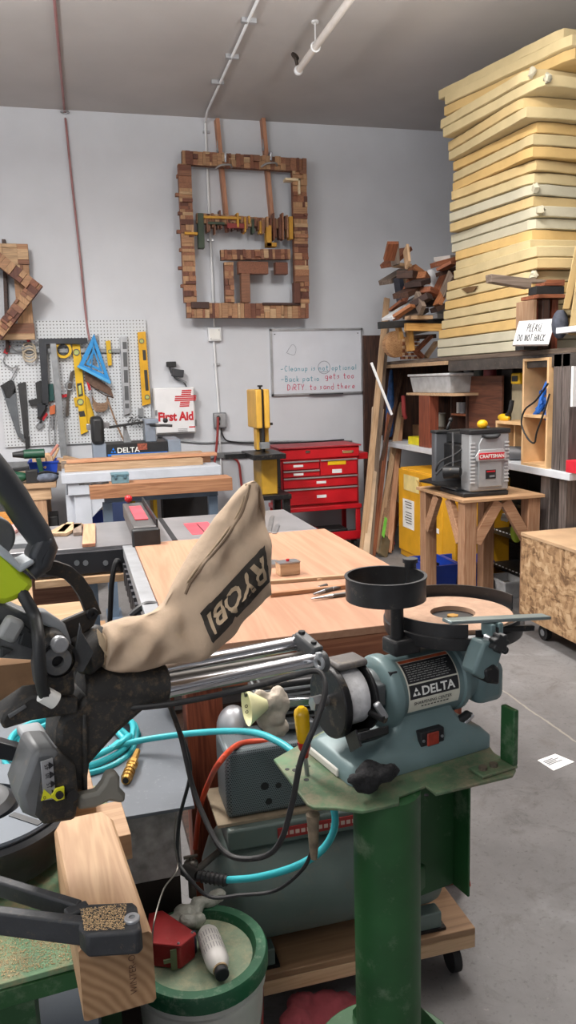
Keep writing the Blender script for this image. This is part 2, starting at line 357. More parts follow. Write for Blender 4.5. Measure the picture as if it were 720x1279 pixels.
tag(MB().tube([W(290, 571, WY-.06), W(298, 578, WY-.06), W(301, 598, WY-.05), W(303, 615, WY-.05)], .012, 8).build('extension_cord', cordred), 'short red cord looping down beside the yellow band saw', 'cord')
tag(MB().tube([W(196, 547, WY-.015), W(250, 553, WY-.015), W(290, 552, WY-.015), W(440, 551, WY-.015)], .009, 8).build('wall_conduit', galv), 'thin grey conduit running low along the back wall', 'conduit')
tag(MB().tube([W(276, 530, WY-.03), W(279, 545, WY-.03), W(292, 552, WY-.03), W(350, 554, WY-.03), W(430, 549, WY-.03)], .007, 6).build('wall_cable', black), 'thin dark cable sagging between the outlet box and the tool chest', 'cable')
tag(MB().bar(W(-40, 583, WY-.03), W(330, 566, WY-.03), .03, .05).build('wall_raceway', galv), 'grey metal raceway strip low on the back wall', 'raceway')
# ---- sprinkler pipe
pp = plain('cream pipe paint', (214, 208, 202), .45, 0, .05)
def sprinkler():
    a = at(373, 88, z=CZ-.16); b = at(437, 0, z=CZ-.16); t = thing('sprinkler_pipe', 'white sprinkler pipe hanging under the ceiling', 'pipe', a)
    d = (b-a).normalized(); MB().cyl(a, a+d*3.2, .024).build('pipe', pp, t)
    MB().ball(a, .034).build('elbow', whitep, t)
    m = MB().cyl(a+Vector((0, 0, .0)), a+Vector((-.02, 0, .09)), .012); m.cyl(a+Vector((-.025, 0, .09)), a+Vector((-.02, 0, .096)), .034).build('sprinkler_head', plain('bronze', (70, 62, 56), .4, .7), t)
    q = a+d*.42; m = MB().torus(q, .03, .006, d, 20, 6); m.cyl(q+Vector((0, 0, .03)), (q.x, q.y, CZ), .006, n=8); m.cyl((q.x, q.y, CZ-.012), (q.x, q.y, CZ), .025, n=12); m.build('hanger', whitep, t)
sprinkler()
# ---- red air line hanging from ceiling
a = at(68, 0, z=CZ-.02); b = at(81, 143, z=CZ-.02); a = a+(a-b)*.6
tag(MB().tube([a, b, W(82, 150, WY-.03), W(88, 210, WY-.03), W(100, 320, WY-.03), W(108, 400, WY-.03), W(112, 425, WY-.05)], .010, 8).build('air_line', plain('faded red hose', (150, 104, 104), .5)), 'thin faded red line running from the ceiling down to the blue square', 'hose')
o = MB().torus(W(81, 140, WY-.06), .035, .005, (0, 0, 1), 16, 6).build('ceiling_hook', steel); tag(o, 'small metal ring hook holding the red line at the ceiling', 'hook')

# ---- mosaic frames
BL = [wood('block %d' % i, c, tuple(int(v*.8) for v in c), i % 3, 1.4, .65, .1) for i, c in enumerate([(178, 134, 98), (142, 90, 66), (104, 62, 48), (200, 166, 128), (156, 106, 78), (74, 48, 40), (122, 74, 56), (168, 118, 86), (186, 144, 106), (140, 96, 72)])]
BLX = BL+[plain('block green', (52, 66, 50), .6), plain('block gold', (190, 140, 44), .6), plain('block red', (128, 44, 40), .6), plain('block pale', (226, 206, 170), .6)]
def mosaic_bar(c0, c1, wd, dep, o, ux, uz, n, back, rnd, lo=.02, hi=.06, long_=False):
    """rail between frame coords c0,c1 covered by small blocks"""
    m = MB(); ny = ux.cross(uz)
    c0 = Vector(c0); c1 = Vector(c1); d = (c1-c0); L = d.length; d.normalize(); e = Vector((-d.y, d.x))
    P = lambda s, q, h: o+ux*(c0.x+d.x*s+e.x*q)+uz*(c0.y+d.y*s+e.y*q)+ny*h
    def blk(s0, s1, q0, q1, h, mi):
        m.mi = mi; m.hexa([P(s0, q0, 0), P(s1, q0, 0), P(s1, q1, 0), P(s0, q1, 0), P(s0, q0, h), P(s1, q0, h), P(s1, q1, h), P(s0, q1, h)])
    blk(0, L, -wd/2, wd/2, dep*.7, 1 if back else 4)
    s = 0
    while s < L-.004:
        st = min(rnd.uniform(lo, hi), L-s); k = rnd.choice((1, 1, 2, 3)); qs = sorted([rnd.uniform(-.8, .8)*wd/2 for _ in range(k-1)]); qs = [-wd/2]+qs+[wd/2]
        for a_, b_ in zip(qs, qs[1:]):
            if b_-a_ > .004: blk(s, s+st-.0015, a_, b_-.001, dep*rnd.uniform(.75, 1.12), rnd.choice([0, 3, 4, 7, 8, 9, 1, 6, 2, 0, 8] if back else [0, 3, 8, 7, 9]))
        s += st
    return m
def big_frame():
    y = WY-.13; TL = at(222, 190, y=y); TR = at(380, 195, y=y); BLc = at(233, 397, y=y); BR = at(386, 392, y=y)
    ux = (TR-TL).normalized(); ux = Vector((1, 0, -.012)).normalized(); uz = Vector((.012, 0, 1))
    Wd = ((TR-TL).length+(BR-BLc).length)/2; H = ((TL-BLc).length+(TR-BR).length)/2; o = TL-uz*H
    t = thing('mosaic_frame', 'large rectangular frame of mosaic scrap wood blocks hanging on the back wall', 'wood frame', (o.x+Wd/2, WY, o.z))
    r = random.Random(3); w_ = .115
    C = lambda u, v: (u*Wd, v*H)
    def bar(n, a, b, w, dep=.075, **k): mosaic_bar(a, b, w, dep, o, ux, uz, 0, True, r, **k).build(n, BLX, t)
    bar('top_rail', (0.03, H-w_/2), (Wd, H-w_/2-.01), w_); bar('bottom_rail', (0.02, w_/2), (Wd, w_/2), w_+.02)
    bar('side_rail', (w_/2, w_*1.1), (w_/2-.01, H-w_), w_); bar('side_rail', (Wd-w_/2, w_*1.1), (Wd-w_/2-.01, H-w_), w_+.02)
    bar('cross_rail', C(.12, .605), C(.86, .585), .085)
    bar('cross_rail', C(.30, .385), C(.86, .40), .09); bar('inner_post', C(.36, .34), C(.36, .09), .085)
    # jutting sticks across the middle rail
    m = MB(); y0 = 0
    for k in range(34):
        u = .2+.66*k/34+r.uniform(-.01, .01); hh = r.uniform(.05, .13)*(1.5 if u > .68 else .8); c = .575+r.uniform(-.03, .03); wd = r.uniform(.006, .018)
        if .2 < u < .3: c -= .0
        P = lambda a, b, h: o+ux*(a*Wd)+uz*(b*H)+Vector((0, -h, 0))
        h = r.uniform(.07, .11); m.mi = r.choice([1, 2, 5, 6, 4, 9, 10, 11, 0, 2])
        m.hexa([P(u-wd/2, c-hh/2, 0), P(u+wd/2, c-hh/2, 0), P(u+wd/2, c+hh/2, 0), P(u-wd/2, c+hh/2, 0), P(u-wd/2, c-hh/2, h), P(u+wd/2, c-hh/2, h), P(u+wd/2, c+hh/2, h), P(u-wd/2, c+hh/2, h)])
    m.build('stick_cluster', BLX, t)
    def chunk(name, u0_, u1, v0_, v1, mi, h=.09):
        P = lambda a, b, hh: o+ux*(a*Wd)+uz*(b*H)+Vector((0, -hh, 0))
        MB().hexa([P(u0_, v0_, .01), P(u1, v0_, .01), P(u1, v1, .01), P(u0_, v1, .01), P(u0_, v0_, h), P(u1, v0_, h), P(u1, v1, h), P(u0_, v1, h)]).build(name, BLX[mi], t, bevel=.002)
    chunk('green_block', .125, .17, .42, .63, 10); chunk('gold_strip', .17, .46, .60, .615, 11, .1); chunk('red_block', .35, .5, .545, .575, 12, .1); chunk('green_block', .2, .33, .565, .58, 10, .1)
    chunk('gold_block', .66, .70, .44, .57, 11, .1); chunk('gold_block', .66, .74, .44, .465, 11, .1); chunk('gold_block', .845, .875, .49, .63, 11, .1)
    chunk('brown_block', .43, .67, .27, .345, 1); chunk('brown_block', .73, .83, .27, .345, 6); chunk('brown_block', .45, .52, .09, .27, 9); chunk('brown_block', .88, .93, .08, .22, 2)
    chunk('brown_block', .62, .93, .075, .09, 5); chunk('pale_strip', .82, .94, .85, .865, 13, .1); chunk('pale_strip', .925, .94, .77, .865, 13, .1)
    chunk('gold_strip', .02, .12, .5, .515, 11, .09); chunk('knotted_block', .05, .19, .05, .09, 5, .095)
    for k in range(7): chunk('jutting_end', -.035 if k % 2 else -.02, .02, .18+.11*k, .2+.11*k, (1, 6, 4)[k % 3], .06)
    # two hanging boards with clamps
    for i, (a, b, l) in enumerate((((263, 150), (277, 290), 'left'), ((320, 148), (333, 285), 'right'))):
        P0 = at(a[0]+7.5, a[1], y=WY-.03); P1 = at(b[0]+7, b[1], y=WY-.03)
        bd = thing('hanging_board', 'upright tan board holding the mosaic frame, %s of the two' % l, 'board', ((P0.x+P1.x)/2, WY, P1.z), group='boards behind the mosaic frame')
        MB().bar(P0, P1, .035, .12, up=(0, 1, 0)).build('plank', tanz if 0 else redw_z, bd, bevel=.002)
        q = at(a[0]+9, a[1]+33, y=WY-.06); m = MB().bar(q+Vector((0, 0, .05)), q-Vector((0, 0, .05)), .01, .022, up=(0, 1, 0)); m.cyl(q+Vector((0, -.02, -.03)), q+Vector((0, .02, -.03)), .01, n=10); m.build('hanger_hook', steel, bd)
        q = at(a[0]+19, a[1]+49, y=WY-.24); cl = thing('spring_clamp', 'silver spring clamp on the top of the mosaic frame, %s one' % l, 'clamp', q, group='clamps on the mosaic frame')
        MB().bar(q+Vector((0, 0, .05)), q+Vector((0, .02, -.02)), .02, .035, up=(0, 1, 0)).build('handle', chrome, cl, bevel=.004)
        MB().tube([q+Vector((-.09, .03, -.075)), q+Vector((-.04, 0, -.05)), q+Vector((.04, 0, -.045)), q+Vector((.06, .03, -.06))], .009, 8).build('jaw', steel, cl)
        MB().tube([q+Vector((0, 0, .05)), q+Vector((0, .06, .06)), q+Vector((0, .12, .03))], .007, 8).build('jaw', steel, cl)
redw_z = wood('cedar upright', (190, 140, 110), (156, 104, 78), 2, .8)
big_frame()
def left_frames():
    y = WY-.1; r = random.Random(5); o = at(-60, 426, y=y); ux = Vector((1, 0, .0)); uz = Vector((0, 0, 1)); BRc = at(44, 420, y=y); TRc = at(27, 308, y=y)
    Wd = BRc.x-o.x; H = TRc.z-o.z+.02; w_ = .17
    t = thing('mosaic_frame', 'pale laminated wood frame cut off by the left edge, hanging above the pegboard', 'wood frame', (o.x+Wd/2, WY, o.z))
    for n, a, b, w in (('top_rail', (0, H-.09), (Wd, H-.09), .17), ('bottom_rail', (0, .07), (Wd, .07), .14), ('side_rail', (Wd-.07, .14), (Wd-.07, H-.18), .13), ('side_rail', (.07, .14), (.07, H-.18), .13)):
        mosaic_bar(a, b, w, .07, o, ux, uz, 0, False, r, lo=.1, hi=.3).build(n, BLX, t)
    c = at(-8, 364, y=WY-.2); a = rad(50); u2 = Vector((math.cos(a), 0, math.sin(a))); v2 = Vector((-math.sin(a), 0, math.cos(a)))
    t = thing('mosaic_frame', 'small square mosaic frame turned on its corner over the pale one', 'wood frame', (c.x, WY, c.z-.35))
    s = .29; o2 = c-u2*s-v2*s
    for n, a_, b_ in (('rail', (0, .05), (2*s, .05)), ('rail', (0, 2*s-.05), (2*s, 2*s-.05)), ('rail', (.05, .1), (.05, 2*s-.1)), ('rail', (2*s-.05, .1), (2*s-.05, 2*s-.1))):
        mosaic_bar(a_, b_, .1, .12, o2, u2, v2, 0, True, r).build(n, BLX, t)
    t = board('hanging_board', 'dark upright board behind the pale laminated frame', 'board', at(5, 300, y=WY-.03), at(10, 440, y=WY-.03), .03, .1, dkz, up=(0, 1, 0))
left_frames()

# ---- whiteboard
def whiteboard():
    a = at(337, 411, y=WY-.02); b = at(454, 491, y=WY-.02); t = thing('whiteboard', 'wall whiteboard with blue and red cleanup notes', 'whiteboard', ((a.x+b.x)/2, WY, b.z))
    cx, cz = (a.x+b.x)/2, (a.z+b.z)/2; w_, h = b.x-a.x, a.z-b.z
    MB().box((cx, WY-.01, cz), (w_-.02, .016, h-.02)).build('writing_surface', plain('whiteboard surface', (212, 216, 224), .22, 0, .03, 5), t)
    m = MB(); 
    for s in (-1, 1): m.box((cx+s*(w_/2-.01), WY-.014, cz), (.02, .028, h)); m.box((cx, WY-.014, cz+s*(h/2-.01)), (w_, .028, .02))
    m.build('frame', alu, t)
    MB().box((cx+.08, WY-.035, cz-h/2+.004), (.35, .03, .012)).build('pen_tray', plain('dark pen tray', (60, 60, 64)), t)
    for s in (-1, 1): MB().ball((cx+s*(w_/2-.05), WY-.02, cz+h/2-.05), .006, 8, 5).build('magnet', ink, t)
    o = Vector((a.x, WY-.0195, b.z)); f = lambda u, v: o+Vector((u, 0, v))
    fy = lambda py: h*(491-py)/80
    bl = plain('blue marker', (60, 150, 170), .5, 0, 0); rd = plain('red marker', (200, 60, 96), .5, 0, 0); gr = plain('grey marker', (120, 126, 140), .5, 0, 0)
    m = MB(); hand(m, '-Cleanup is not optional', .10, fy(461.5), .052, f, .0026, fit=w_*.83); hand(m, '-Back patio', .10, fy(474), .052, f, .0026, fit=w_*.42); m.build('blue_writing', bl, t)
    m = MB(); hand(m, 'gets too', w_*.58, fy(472), .056, f, .0028, fit=w_*.33); hand(m, 'DiRTY. to sand there', .16, fy(484.5), .055, f, .0028, fit=w_*.75); m.build('red_writing', rd, t)
    m = MB(); m.tube([f(.545+.062*math.cos(q), fy(458)+.062*math.sin(q)) for q in [i*2*math.pi/16 for i in range(17)]], .002, 5); m.tube([f(.495, fy(463.5)), f(.6, fy(463))], .0025, 5, False)
    m.tube([f(.16, fy(440)), f(.22, fy(430)), f(.26, fy(434)), f(.24, fy(442)), f(.17, fy(440))], .0015, 5); m.build('grey_writing', gr, t)
whiteboard()
o = MB().bb(at(454, 419, y=WY-.06), at(479, 640, y=WY-.02)).build('brown_panel', dkz, bevel=.003); tag(o, 'tall dark brown board against the back wall right of the whiteboard', 'board')
# ---- first aid cabinet + light
def first_aid():
    a = at(192, 485, y=WY-.12); b = at(246, 541, y=WY-.12); t = thing('first_aid_cabinet', 'white metal first aid cabinet with red lettering and cross', 'first aid box', ((a.x+b.x)/2, WY, b.z))
    cx, cz, w_, h = (a.x+b.x)/2, (a.z+b.z)/2, b.x-a.x, a.z-b.z
    MB().box((cx, WY-.05, cz), (w_, .10, h)).build('body', plain('cream white metal', (226, 226, 226), .4, 0, .03), t, bevel=.006)
    MB().box((cx-.003, WY-.111, cz+.004), (w_-.02, .02, h-.02)).build('door', plain('cream white door', (232, 232, 234), .4, 0, .03), t, bevel=.005)
    for s in (-.12, .12): MB().cyl((cx+w_/2, WY-.105, cz+s-.03), (cx+w_/2, WY-.105, cz+s+.03), .008, n=10).build('hinge', steel, t)
    MB().box((cx-w_/2+.01, WY-.125, cz-.01), (.02, .014, .05)).build('latch', steel, t)
    text_mb('First Aid', .112, lambda u, v, h_: Vector((cx-w_/2+.025+u*.86, WY-.1225, cz-.088+v)), weight=.005).build('lettering', plain('first aid red', (196, 30, 40), .5, 0, 0), t)
    m = MB(); c = Vector((cx+.1, WY-.1225, cz+.115))
    for k in range(9):
        z = -.072+.018*k; hw = .1 if abs(z) < .028 else .045; m.box(c+Vector((.0+z*.2, 0, z)), (hw*2, .002, .0125))
    m.build('cross_emblem', MC['first aid red'], t)
    text_mb('xxxxx xxxxxxx', .02, lambda u, v, h_: Vector((cx-.05+u, WY-.1225, cz-.19+v))) if 0 else None
    m = MB(); m.box((cx+.15, WY-.1225, cz-.155), (.06, .002, .012)); m.build('small_mark', MC['first aid red'], t)
    m = MB()
    for k in range(3): m.box((cx+.06, WY-.1225, cz-.17-.012*k), (.09, .002, .004))
    m.build('small_print', grey, t)
first_aid()
def lamp():
    p = at(218, 466, y=WY-.05); t = thing('wall_camera', 'small black two headed lamp above the first aid cabinet', 'lamp', p)
    MB().box(at(214, 455, y=WY-.06), (.09, .05, .05)).build('head', black, t, bevel=.006); MB().box(at(222, 466, y=WY-.08), (.11, .06, .07), Matrix.Rotation(.15, 3, 'Y')).build('head', plain('dark grey', (52, 54, 58)), t, bevel=.006)
    MB().tube([at(212, 458, y=WY-.05), at(214, 466, y=WY-.05), at(221, 474, y=WY-.05), at(229, 477, y=WY-.05), at(233, 483, y=WY-.05)], .006, 6).build('cable', black, t)
    MB().bar(at(219, 472, y=WY-.04), at(233, 478, y=WY-.04), .03, .02).build('bracket', galv, t)
lamp()

# ---- pegboard
def pegmat():
    m, nt, nd, lk, b = newmat('pegboard white'); tc = N(nd, 'ShaderNodeTexCoord'); mp = N(nd, 'ShaderNodeVectorMath', operation='SCALE'); mp.inputs['Scale'].default_value = 1/.0295; lk.new(tc.outputs['Object'], mp.inputs[0])
    fr = N(nd, 'ShaderNodeVectorMath', operation='FRACTION'); lk.new(mp.outputs[0], fr.inputs[0]); sb = N(nd, 'ShaderNodeVectorMath', operation='SUBTRACT'); sb.inputs[1].default_value = (.5, .5, .5); lk.new(fr.outputs[0], sb.inputs[0])
    ml = N(nd, 'ShaderNodeVectorMath', operation='MULTIPLY'); ml.inputs[1].default_value = (1, 0, 1); lk.new(sb.outputs[0], ml.inputs[0]); ln = N(nd, 'ShaderNodeVectorMath', operation='LENGTH'); lk.new(ml.outputs[0], ln.inputs[0])
    mr = N(nd, 'ShaderNodeMapRange'); mr.inputs[1].default_value = .14; mr.inputs[2].default_value = .2; lk.new(ln.outputs['Value'], mr.inputs[0])
    mx = N(nd, 'ShaderNodeMix', data_type='RGBA'); mx.inputs[6].default_value = lin((58, 58, 62)); mx.inputs[7].default_value = lin((206, 210, 214)); lk.new(mr.outputs[0], mx.inputs[0]); lk.new(mx.outputs[2], b.inputs['Base Color']); b.inputs['Roughness'].default_value = .5
    return m
PY = WY-.03
a = at(-30, 400, y=PY); b = at(190, 550, y=PY); b.x = (at(183, 400, y=PY).x+b.x)/2; a.x = at(3, 480, y=PY).x-.02
o = MB().bb((a.x, PY, at(20, 558, y=PY).z), (b.x, WY-.02, at(100, 400, y=PY).z)).build('pegboard', pegmat()); tag(o, 'white perforated pegboard of hand tools on the back wall', 'pegboard')
m = MB(); za, zb = at(20, 558, y=PY).z, at(100, 400, y=PY).z
for x in (a.x+.01, b.x-.01): m.bb((x-.01, WY-.02, za), (x+.01, WY-.001, zb))
o2 = m.build('furring_strip', gryw, o)
HY = WY-.07
def PL(pts, name, m, parent=None, th=.025, y=None, bevel=.002, **k):
    y = HY if y is None else y
    return MB().prism([at(px, py, y=y) for px, py in pts], (0, th, 0)).build(name, m, parent, bevel=bevel, **k)
rail = MB().bar(at(2, 438, y=WY-.05), at(150, 438, y=WY-.05), .02, .035).build('tool_rail', galv); tag(rail, 'long grey metal tool rail across the pegboard', 'rail')
# hand saws
def pegtool(name, label, cat, px, py, group=None): return thing(name, label, cat, at(px, py, y=HY), group=group)
t = pegtool('hand_saw', 'hand saw with grey blade hanging handle up on the pegboard', 'saw', 20, 545)
PL([(1, 484), (3, 480), (18, 476), (25, 540), (33, 545), (31, 552), (22, 545)], 'blade', plain('saw blade grey', (110, 114, 118), .35, .6), t, .004)
PL([(0, 482), (8, 477), (14, 474), (18, 478), (20, 490), (12, 498), (7, 497), (4, 488)], 'handle', black, t, .03)
t = pegtool('hand_saw', 'hand saw in a long black plastic sheath on the pegboard', 'saw', 34, 545)
PL([(22, 479), (32, 477), (36, 540), (35, 548), (30, 548), (27, 520)], 'sheath', plain('sheath black', (42, 42, 44)), t, .03); PL([(31, 545), (37, 545), (37, 560), (32, 562)], 'handle', black, t, .03)
t = pegtool('caulk_gun', 'black clamp tool with dark handle on the pegboard', 'clamp', 50, 510)
PL([(35, 500), (52, 496), (54, 506), (38, 507)], 'body', black, t, .05); PL([(44, 478), (51, 475), (55, 482), (52, 500), (46, 498)], 'head', black, t, .05); PL([(46, 522), (54, 508), (60, 510), (52, 526)], 'handle', plain('dark handle', (50, 44, 44)), t, .03); PL([(44, 532), (52, 524), (56, 530), (49, 537)], 'jaw', galv, t, .03)
t = pegtool('power_drill', 'teal green drill hanging between the steel uprights', 'drill', 63, 500)
PL([(59, 480), (66, 479), (68, 500), (61, 502)], 'body', plain('teal green', (30, 84, 80)), t, .06); PL([(52, 488), (59, 486), (60, 506), (56, 512), (52, 505)], 'grip', black, t, .04)
t = pegtool('red_pliers', 'small red handled pliers behind the steel uprights', 'pliers', 55, 523)
PL([(52, 522), (58, 515), (60, 518), (54, 526)], 'handle', redp, t, .02); PL([(46, 531), (52, 524), (54, 528), (49, 535)], 'jaw', steel, t, .02)
t = pegtool('bit_holder', 'orange and steel bit tool hanging beside the upright', 'tool', 64, 540)
PL([(62, 508), (69, 505), (69, 517), (62, 518)], 'case', plain('orange', (214, 112, 64)), t, .03); MB().tube([at(62, 518, y=HY), at(61, 548, y=HY), at(66, 556, y=HY), at(68, 548, y=HY), at(69, 518, y=HY)], .004, 6).build('wire_bail', steel, t); PL([(64, 520), (67, 520), (67, 534), (64, 534)], 'bit', steel, t, .02)
t = pegtool('quick_clamp', 'red handled wire stripper hanging at the left of the pegboard', 'clamp', 12, 470)
PL([(4, 440), (9, 430), (13, 432), (9, 443)], 'handle', redp, t, .025)
MB().tube([at(8, 442, y=HY), at(4, 452, y=HY), at(15, 460, y=HY), at(22, 457, y=HY), at(16, 470, y=HY), at(14, 474, y=HY)], .006, 6).build('wire_frame', steel, t)
t = pegtool('long_pliers', 'grey pliers lying on the tool rail', 'pliers', 22, 436)
MB().tube([at(14, 433, y=HY-.02), at(24, 429, y=HY-.02), at(32, 436, y=HY-.02)], .006, 6).build('handle', galv, t); MB().tube([at(14, 433, y=HY-.02), at(22, 438, y=HY-.02), at(32, 436, y=HY-.02)], .006, 6).build('handle', galv, t)
t = pegtool('wire_coil', 'coil of pale wire with red clip on the tool rail', 'wire coil', 36, 448)
for k in range(3): MB().torus(at(36+.5*k, 436+4*k, y=HY-.01*k), .055, .008, (0, 1, 0), 24, 6).build('wire_loop', plain('pale wire', (180, 168, 148)), t)
PL([(33, 424), (37, 422), (38, 426), (34, 428)], 'clip', redp, t)
t = pegtool('angle_bracket', 'black steel square bracket leaning over the pegboard', 'bracket', 55, 520)
PL([(48, 423), (109, 422), (110, 429), (58, 430), (61, 500), (60, 506), (53, 506), (52, 480)], 'angle_iron', plain('dark steel', (54, 56, 60), .45, .5), t, .03, y=HY-.05, label='dark angle iron')
PL([(46, 505), (58, 503), (56, 512), (50, 522), (47, 520)], 'foot', MC['dark steel'], t, .04, y=HY-.05)
o = PL([(62.5, 429), (70, 429), (84.5, 570), (76, 571)], 'steel_upright', galv, None, .035, y=HY-.1); tag(o, 'tall galvanised steel upright leaning against the pegboard', 'metal bar')
t = pegtool('tape_roll', 'roll of yellow tape hung on the tool rail', 'tape roll', 79, 445)
c = at(79, 437, y=HY); MB().lathe([(.052, -.03), (.075, -.03), (.075, .03), (.052, .03)], c, (0, 1, 0), 28, True).build('tape', yellow, t); MB().lathe([(.042, -.031), (.051, -.031), (.051, .031), (.042, .031)], c, (0, 1, 0), 28, True).build('core', black, t)
def level(pts, vials, label, m, body='body', th=.03):
    t = pegtool('spirit_level', label, 'level', (pts[2][0]+pts[3][0])/2, pts[2][1], group='spirit levels on the pegboard')
    PL(pts, 'body', m, t, th)
    for (vx, vy, s) in vials:
        p = at(vx, vy, y=HY-.004); MB().cyl(p, p+Vector((0, .03, 0)), s).build('vial', plain('vial green', (188, 196, 120), .2), t); MB().lathe([(s, -.004), (s*1.35, -.004), (s*1.35, .02), (s, .02)], p, (0, 1, 0), 20, True).build('vial_ring', plain('vial ring grey', (90, 92, 88)), t)
    return t
t = level([(90, 430), (100, 430), (110, 539), (101, 543)], [(95.5, 440, .022), (100.5, 502, .022)], 'long bright yellow level beside the blue square', yellow)
PL([(96, 479), (102, 478), (104, 494), (98, 496)], 'window', plain('window black', (50, 48, 46)), t, .035, y=HY-.003); PL([(98, 482), (101, 481), (102, 492), (99, 493)], 'window_vial', MC['vial green'], t, .035, y=HY-.006); PL([(98, 514), (105, 513), (107, 520), (100, 521)], 'window', MC['window black'], t, .035, y=HY-.003)
t = pegtool('yellow_clamp', 'yellow bar clamp hanging behind the long yellow level', 'clamp', 110, 530)
PL([(105, 492), (111, 497), (118, 520), (114, 534), (104, 537), (108, 515)], 'body', plain('deep yellow', (212, 170, 24)), t, .03, y=HY+.02); PL([(92, 497), (98, 496), (98, 508), (94, 508)], 'jaw', MC['deep yellow'], t, .03, y=HY+.02)
t = level([(132, 426), (138, 425), (140, 456), (135, 457)], [(137.5, 439, .013)], 'tiny yellow level between the blue square and grey level', yellow, th=.025)
t = level([(150, 421), (159, 420), (163, 516), (155, 519)], [], 'grey aluminium level, second from the right', alu)
for k, (y0, y1) in enumerate(((427, 436), (440, 458), (462, 478), (482, 500), (504, 510))): PL([(153+.04*(y0-421), y0), (158+.04*(y0-421), y0), (158+.04*(y1-421), y1), (153+.04*(y1-421), y1)], 'slot', plain('slot grey', (88, 90, 92)), t, .02, y=HY-.002)
t = level([(172, 415), (182, 414), (188.5, 504), (178, 507)], [(177, 426, .017), (184, 496, .017)], 'orange yellow level at the right end of the pegboard', plain('orange yellow', (218, 164, 22)))
PL([(178, 437), (182, 437), (183, 450), (179, 450)], 'window', MC['window black'], t, .03, y=HY-.003); PL([(180, 462), (184, 462), (186, 488), (182, 488)], 'window', MC['window black'], t, .03, y=HY-.003)
t = pegtool('speed_square', 'bright blue triangular speed square', 'square', 118, 470)
blue = plain('bright blue', (38, 140, 206), .45, 0, .05)
A, B, C_ = (117.5, 417), (97, 459), (138.5, 478)
def tri(k):
    gx, gy = (A[0]+B[0]+C_[0])/3, (A[1]+B[1]+C_[1])/3; return [(gx+(q[0]-gx)*k, gy+(q[1]-gy)*k) for q in (A, B, C_)]
yy = HY-.06; m = MB()
def ringtri(k0, k1, th=.025):
    o_ = [at(*q, y=yy) for q in tri(k0)]; i_ = [at(*q, y=yy) for q in tri(k1)]
    for a_ in range(3):
        b_ = (a_+1) % 3; m.prism([o_[a_], o_[b_], i_[b_], i_[a_]], (0, th, 0))
ringtri(1, .62); ringtri(.5, .30, .012); m.bar(at(117, 428, y=yy+.01), at(114, 463, y=yy+.01), .01, .02); m.bar(at(120, 432, y=yy+.01), at(134, 470, y=yy+.01), .01, .012)
m.build('plate', blue, t, bevel=.002); PL([(96, 458), (98, 456), (139, 476), (138, 480)], 'lip', plain('lighter blue', (80, 170, 222)), t, .05, y=yy-.02)
t = pegtool('hammer', 'dark handled tool hanging left of the yellow level', 'hammer', 86, 518)
PL([(88, 465), (92, 462), (90, 480), (86, 500), (86, 519), (82, 521), (83, 495)], 'handle', plain('brown grip', (74, 64, 56)), t, .03); MB().torus(at(87, 482, y=HY), .035, .007, (0, 1, 0), 18, 6).build('ring', galv, t); PL([(77, 493), (84, 492), (84, 496), (78, 497)], 'red_tip', redp, t, .02)
t = pegtool('rope_coil', 'coil of brown rope hanging under the blue square', 'rope', 125, 508)
for k in range(6): MB().tube([at(112+k*.6, 490+k*2, y=HY), at(120, 503+k*2.0, y=HY-.01*k), at(133, 503+k*1.6, y=HY), at(134, 494, y=HY)], .007, 6).build('strand', plain('rope brown', (150, 122, 100), .8), t)
MB().tube([at(134, 498, y=HY), at(142, 520, y=HY), at(150, 540, y=HY), at(158, 556, y=HY)], .008, 6).build('strand', MC['rope brown'], t)
o = PL([(106, 462), (138, 484), (142, 496), (118, 484), (106, 476)], 'leather_pouch', plain('leather brown', (112, 88, 74), .8, 0, .2, 30), None, .03, y=HY+.01); tag(o, 'flat brown woven pouch behind the blue square', 'pouch')
t = pegtool('hanging_snips', 'red handled snips hanging below the blue square', 'snips', 112, 500)
PL([(108, 476), (112, 480), (114, 487), (111, 488)], 'handle', redp, t, .015, y=HY-.04); PL([(111, 487), (114, 487), (116, 505), (114, 505)], 'blade', chrome, t, .01, y=HY-.04)
MB().tube([at(112, 480, y=HY), at(128, 492, y=HY-.03), at(142, 497, y=HY-.03)], .005, 6).build('rod', dkw, t)
o = MB()
for k in range(26):
    p = at(172+R_.uniform(-9, 9), 525+R_.uniform(-6, 8), y=HY-.01); q = p+Vector((R_.uniform(-.06, .06), R_.uniform(-.02, .0), R_.uniform(-.06, .06))); o.bar(p, q, .006, .006)
o = o.build('wire_tangle', plain('dark wire', (80, 82, 84), .4, .5)); tag(o, 'tangle of small dark allen keys hung under the levels', 'hex keys')
for i, (px, py) in enumerate(((120, 424), (176, 515))):
    o = PL([(px-3, py-5), (px+3, py-5), (px+3, py+6), (px-3, py+6)], 'putty_knife', galv, None, .02, y=HY+.01); tag(o, ['short grey blade behind the top of the blue square', 'small grey strip under the orange yellow level'][i], 'tool')
# ================= FAR LEFT WORKBENCHES =================
def bench(name, label, cat, x0, x1, y0, y1, z, th, topm, legm, legs, leg=.09, rail=True, railm=None):
    t = thing(name, label, cat, ((x0+x1)/2, (y0+y1)/2, 0))
    MB().bb((x0, y0, z-th), (x1, y1, z)).build('top', topm, t, bevel=.003)
    for lx, ly in legs: MB().bb((lx-leg/2, ly-leg/2, 0), (lx+leg/2, ly+leg/2, z-th)).build('leg', legm, t, bevel=.003)
    if rail: MB().bb((x0+.04, y0+.02, z-th-.09), (x1-.04, y0+.06, z-th-.002)).build('apron', railm or topm, t, bevel=.002)
    return t
LB = at(70, 604, y=6.2); zl = LB.z
t = bench('workbench', 'small tan wooden workbench with green drills on it, below the saws', 'workbench', -1.2, LB.x, 6.2, 7.3, zl, .03, tan, tanz, ((LB.x-.13, 6.28), (LB.x-.13, 7.2), (-1.1, 6.28), (-1.1, 7.2)), .1)
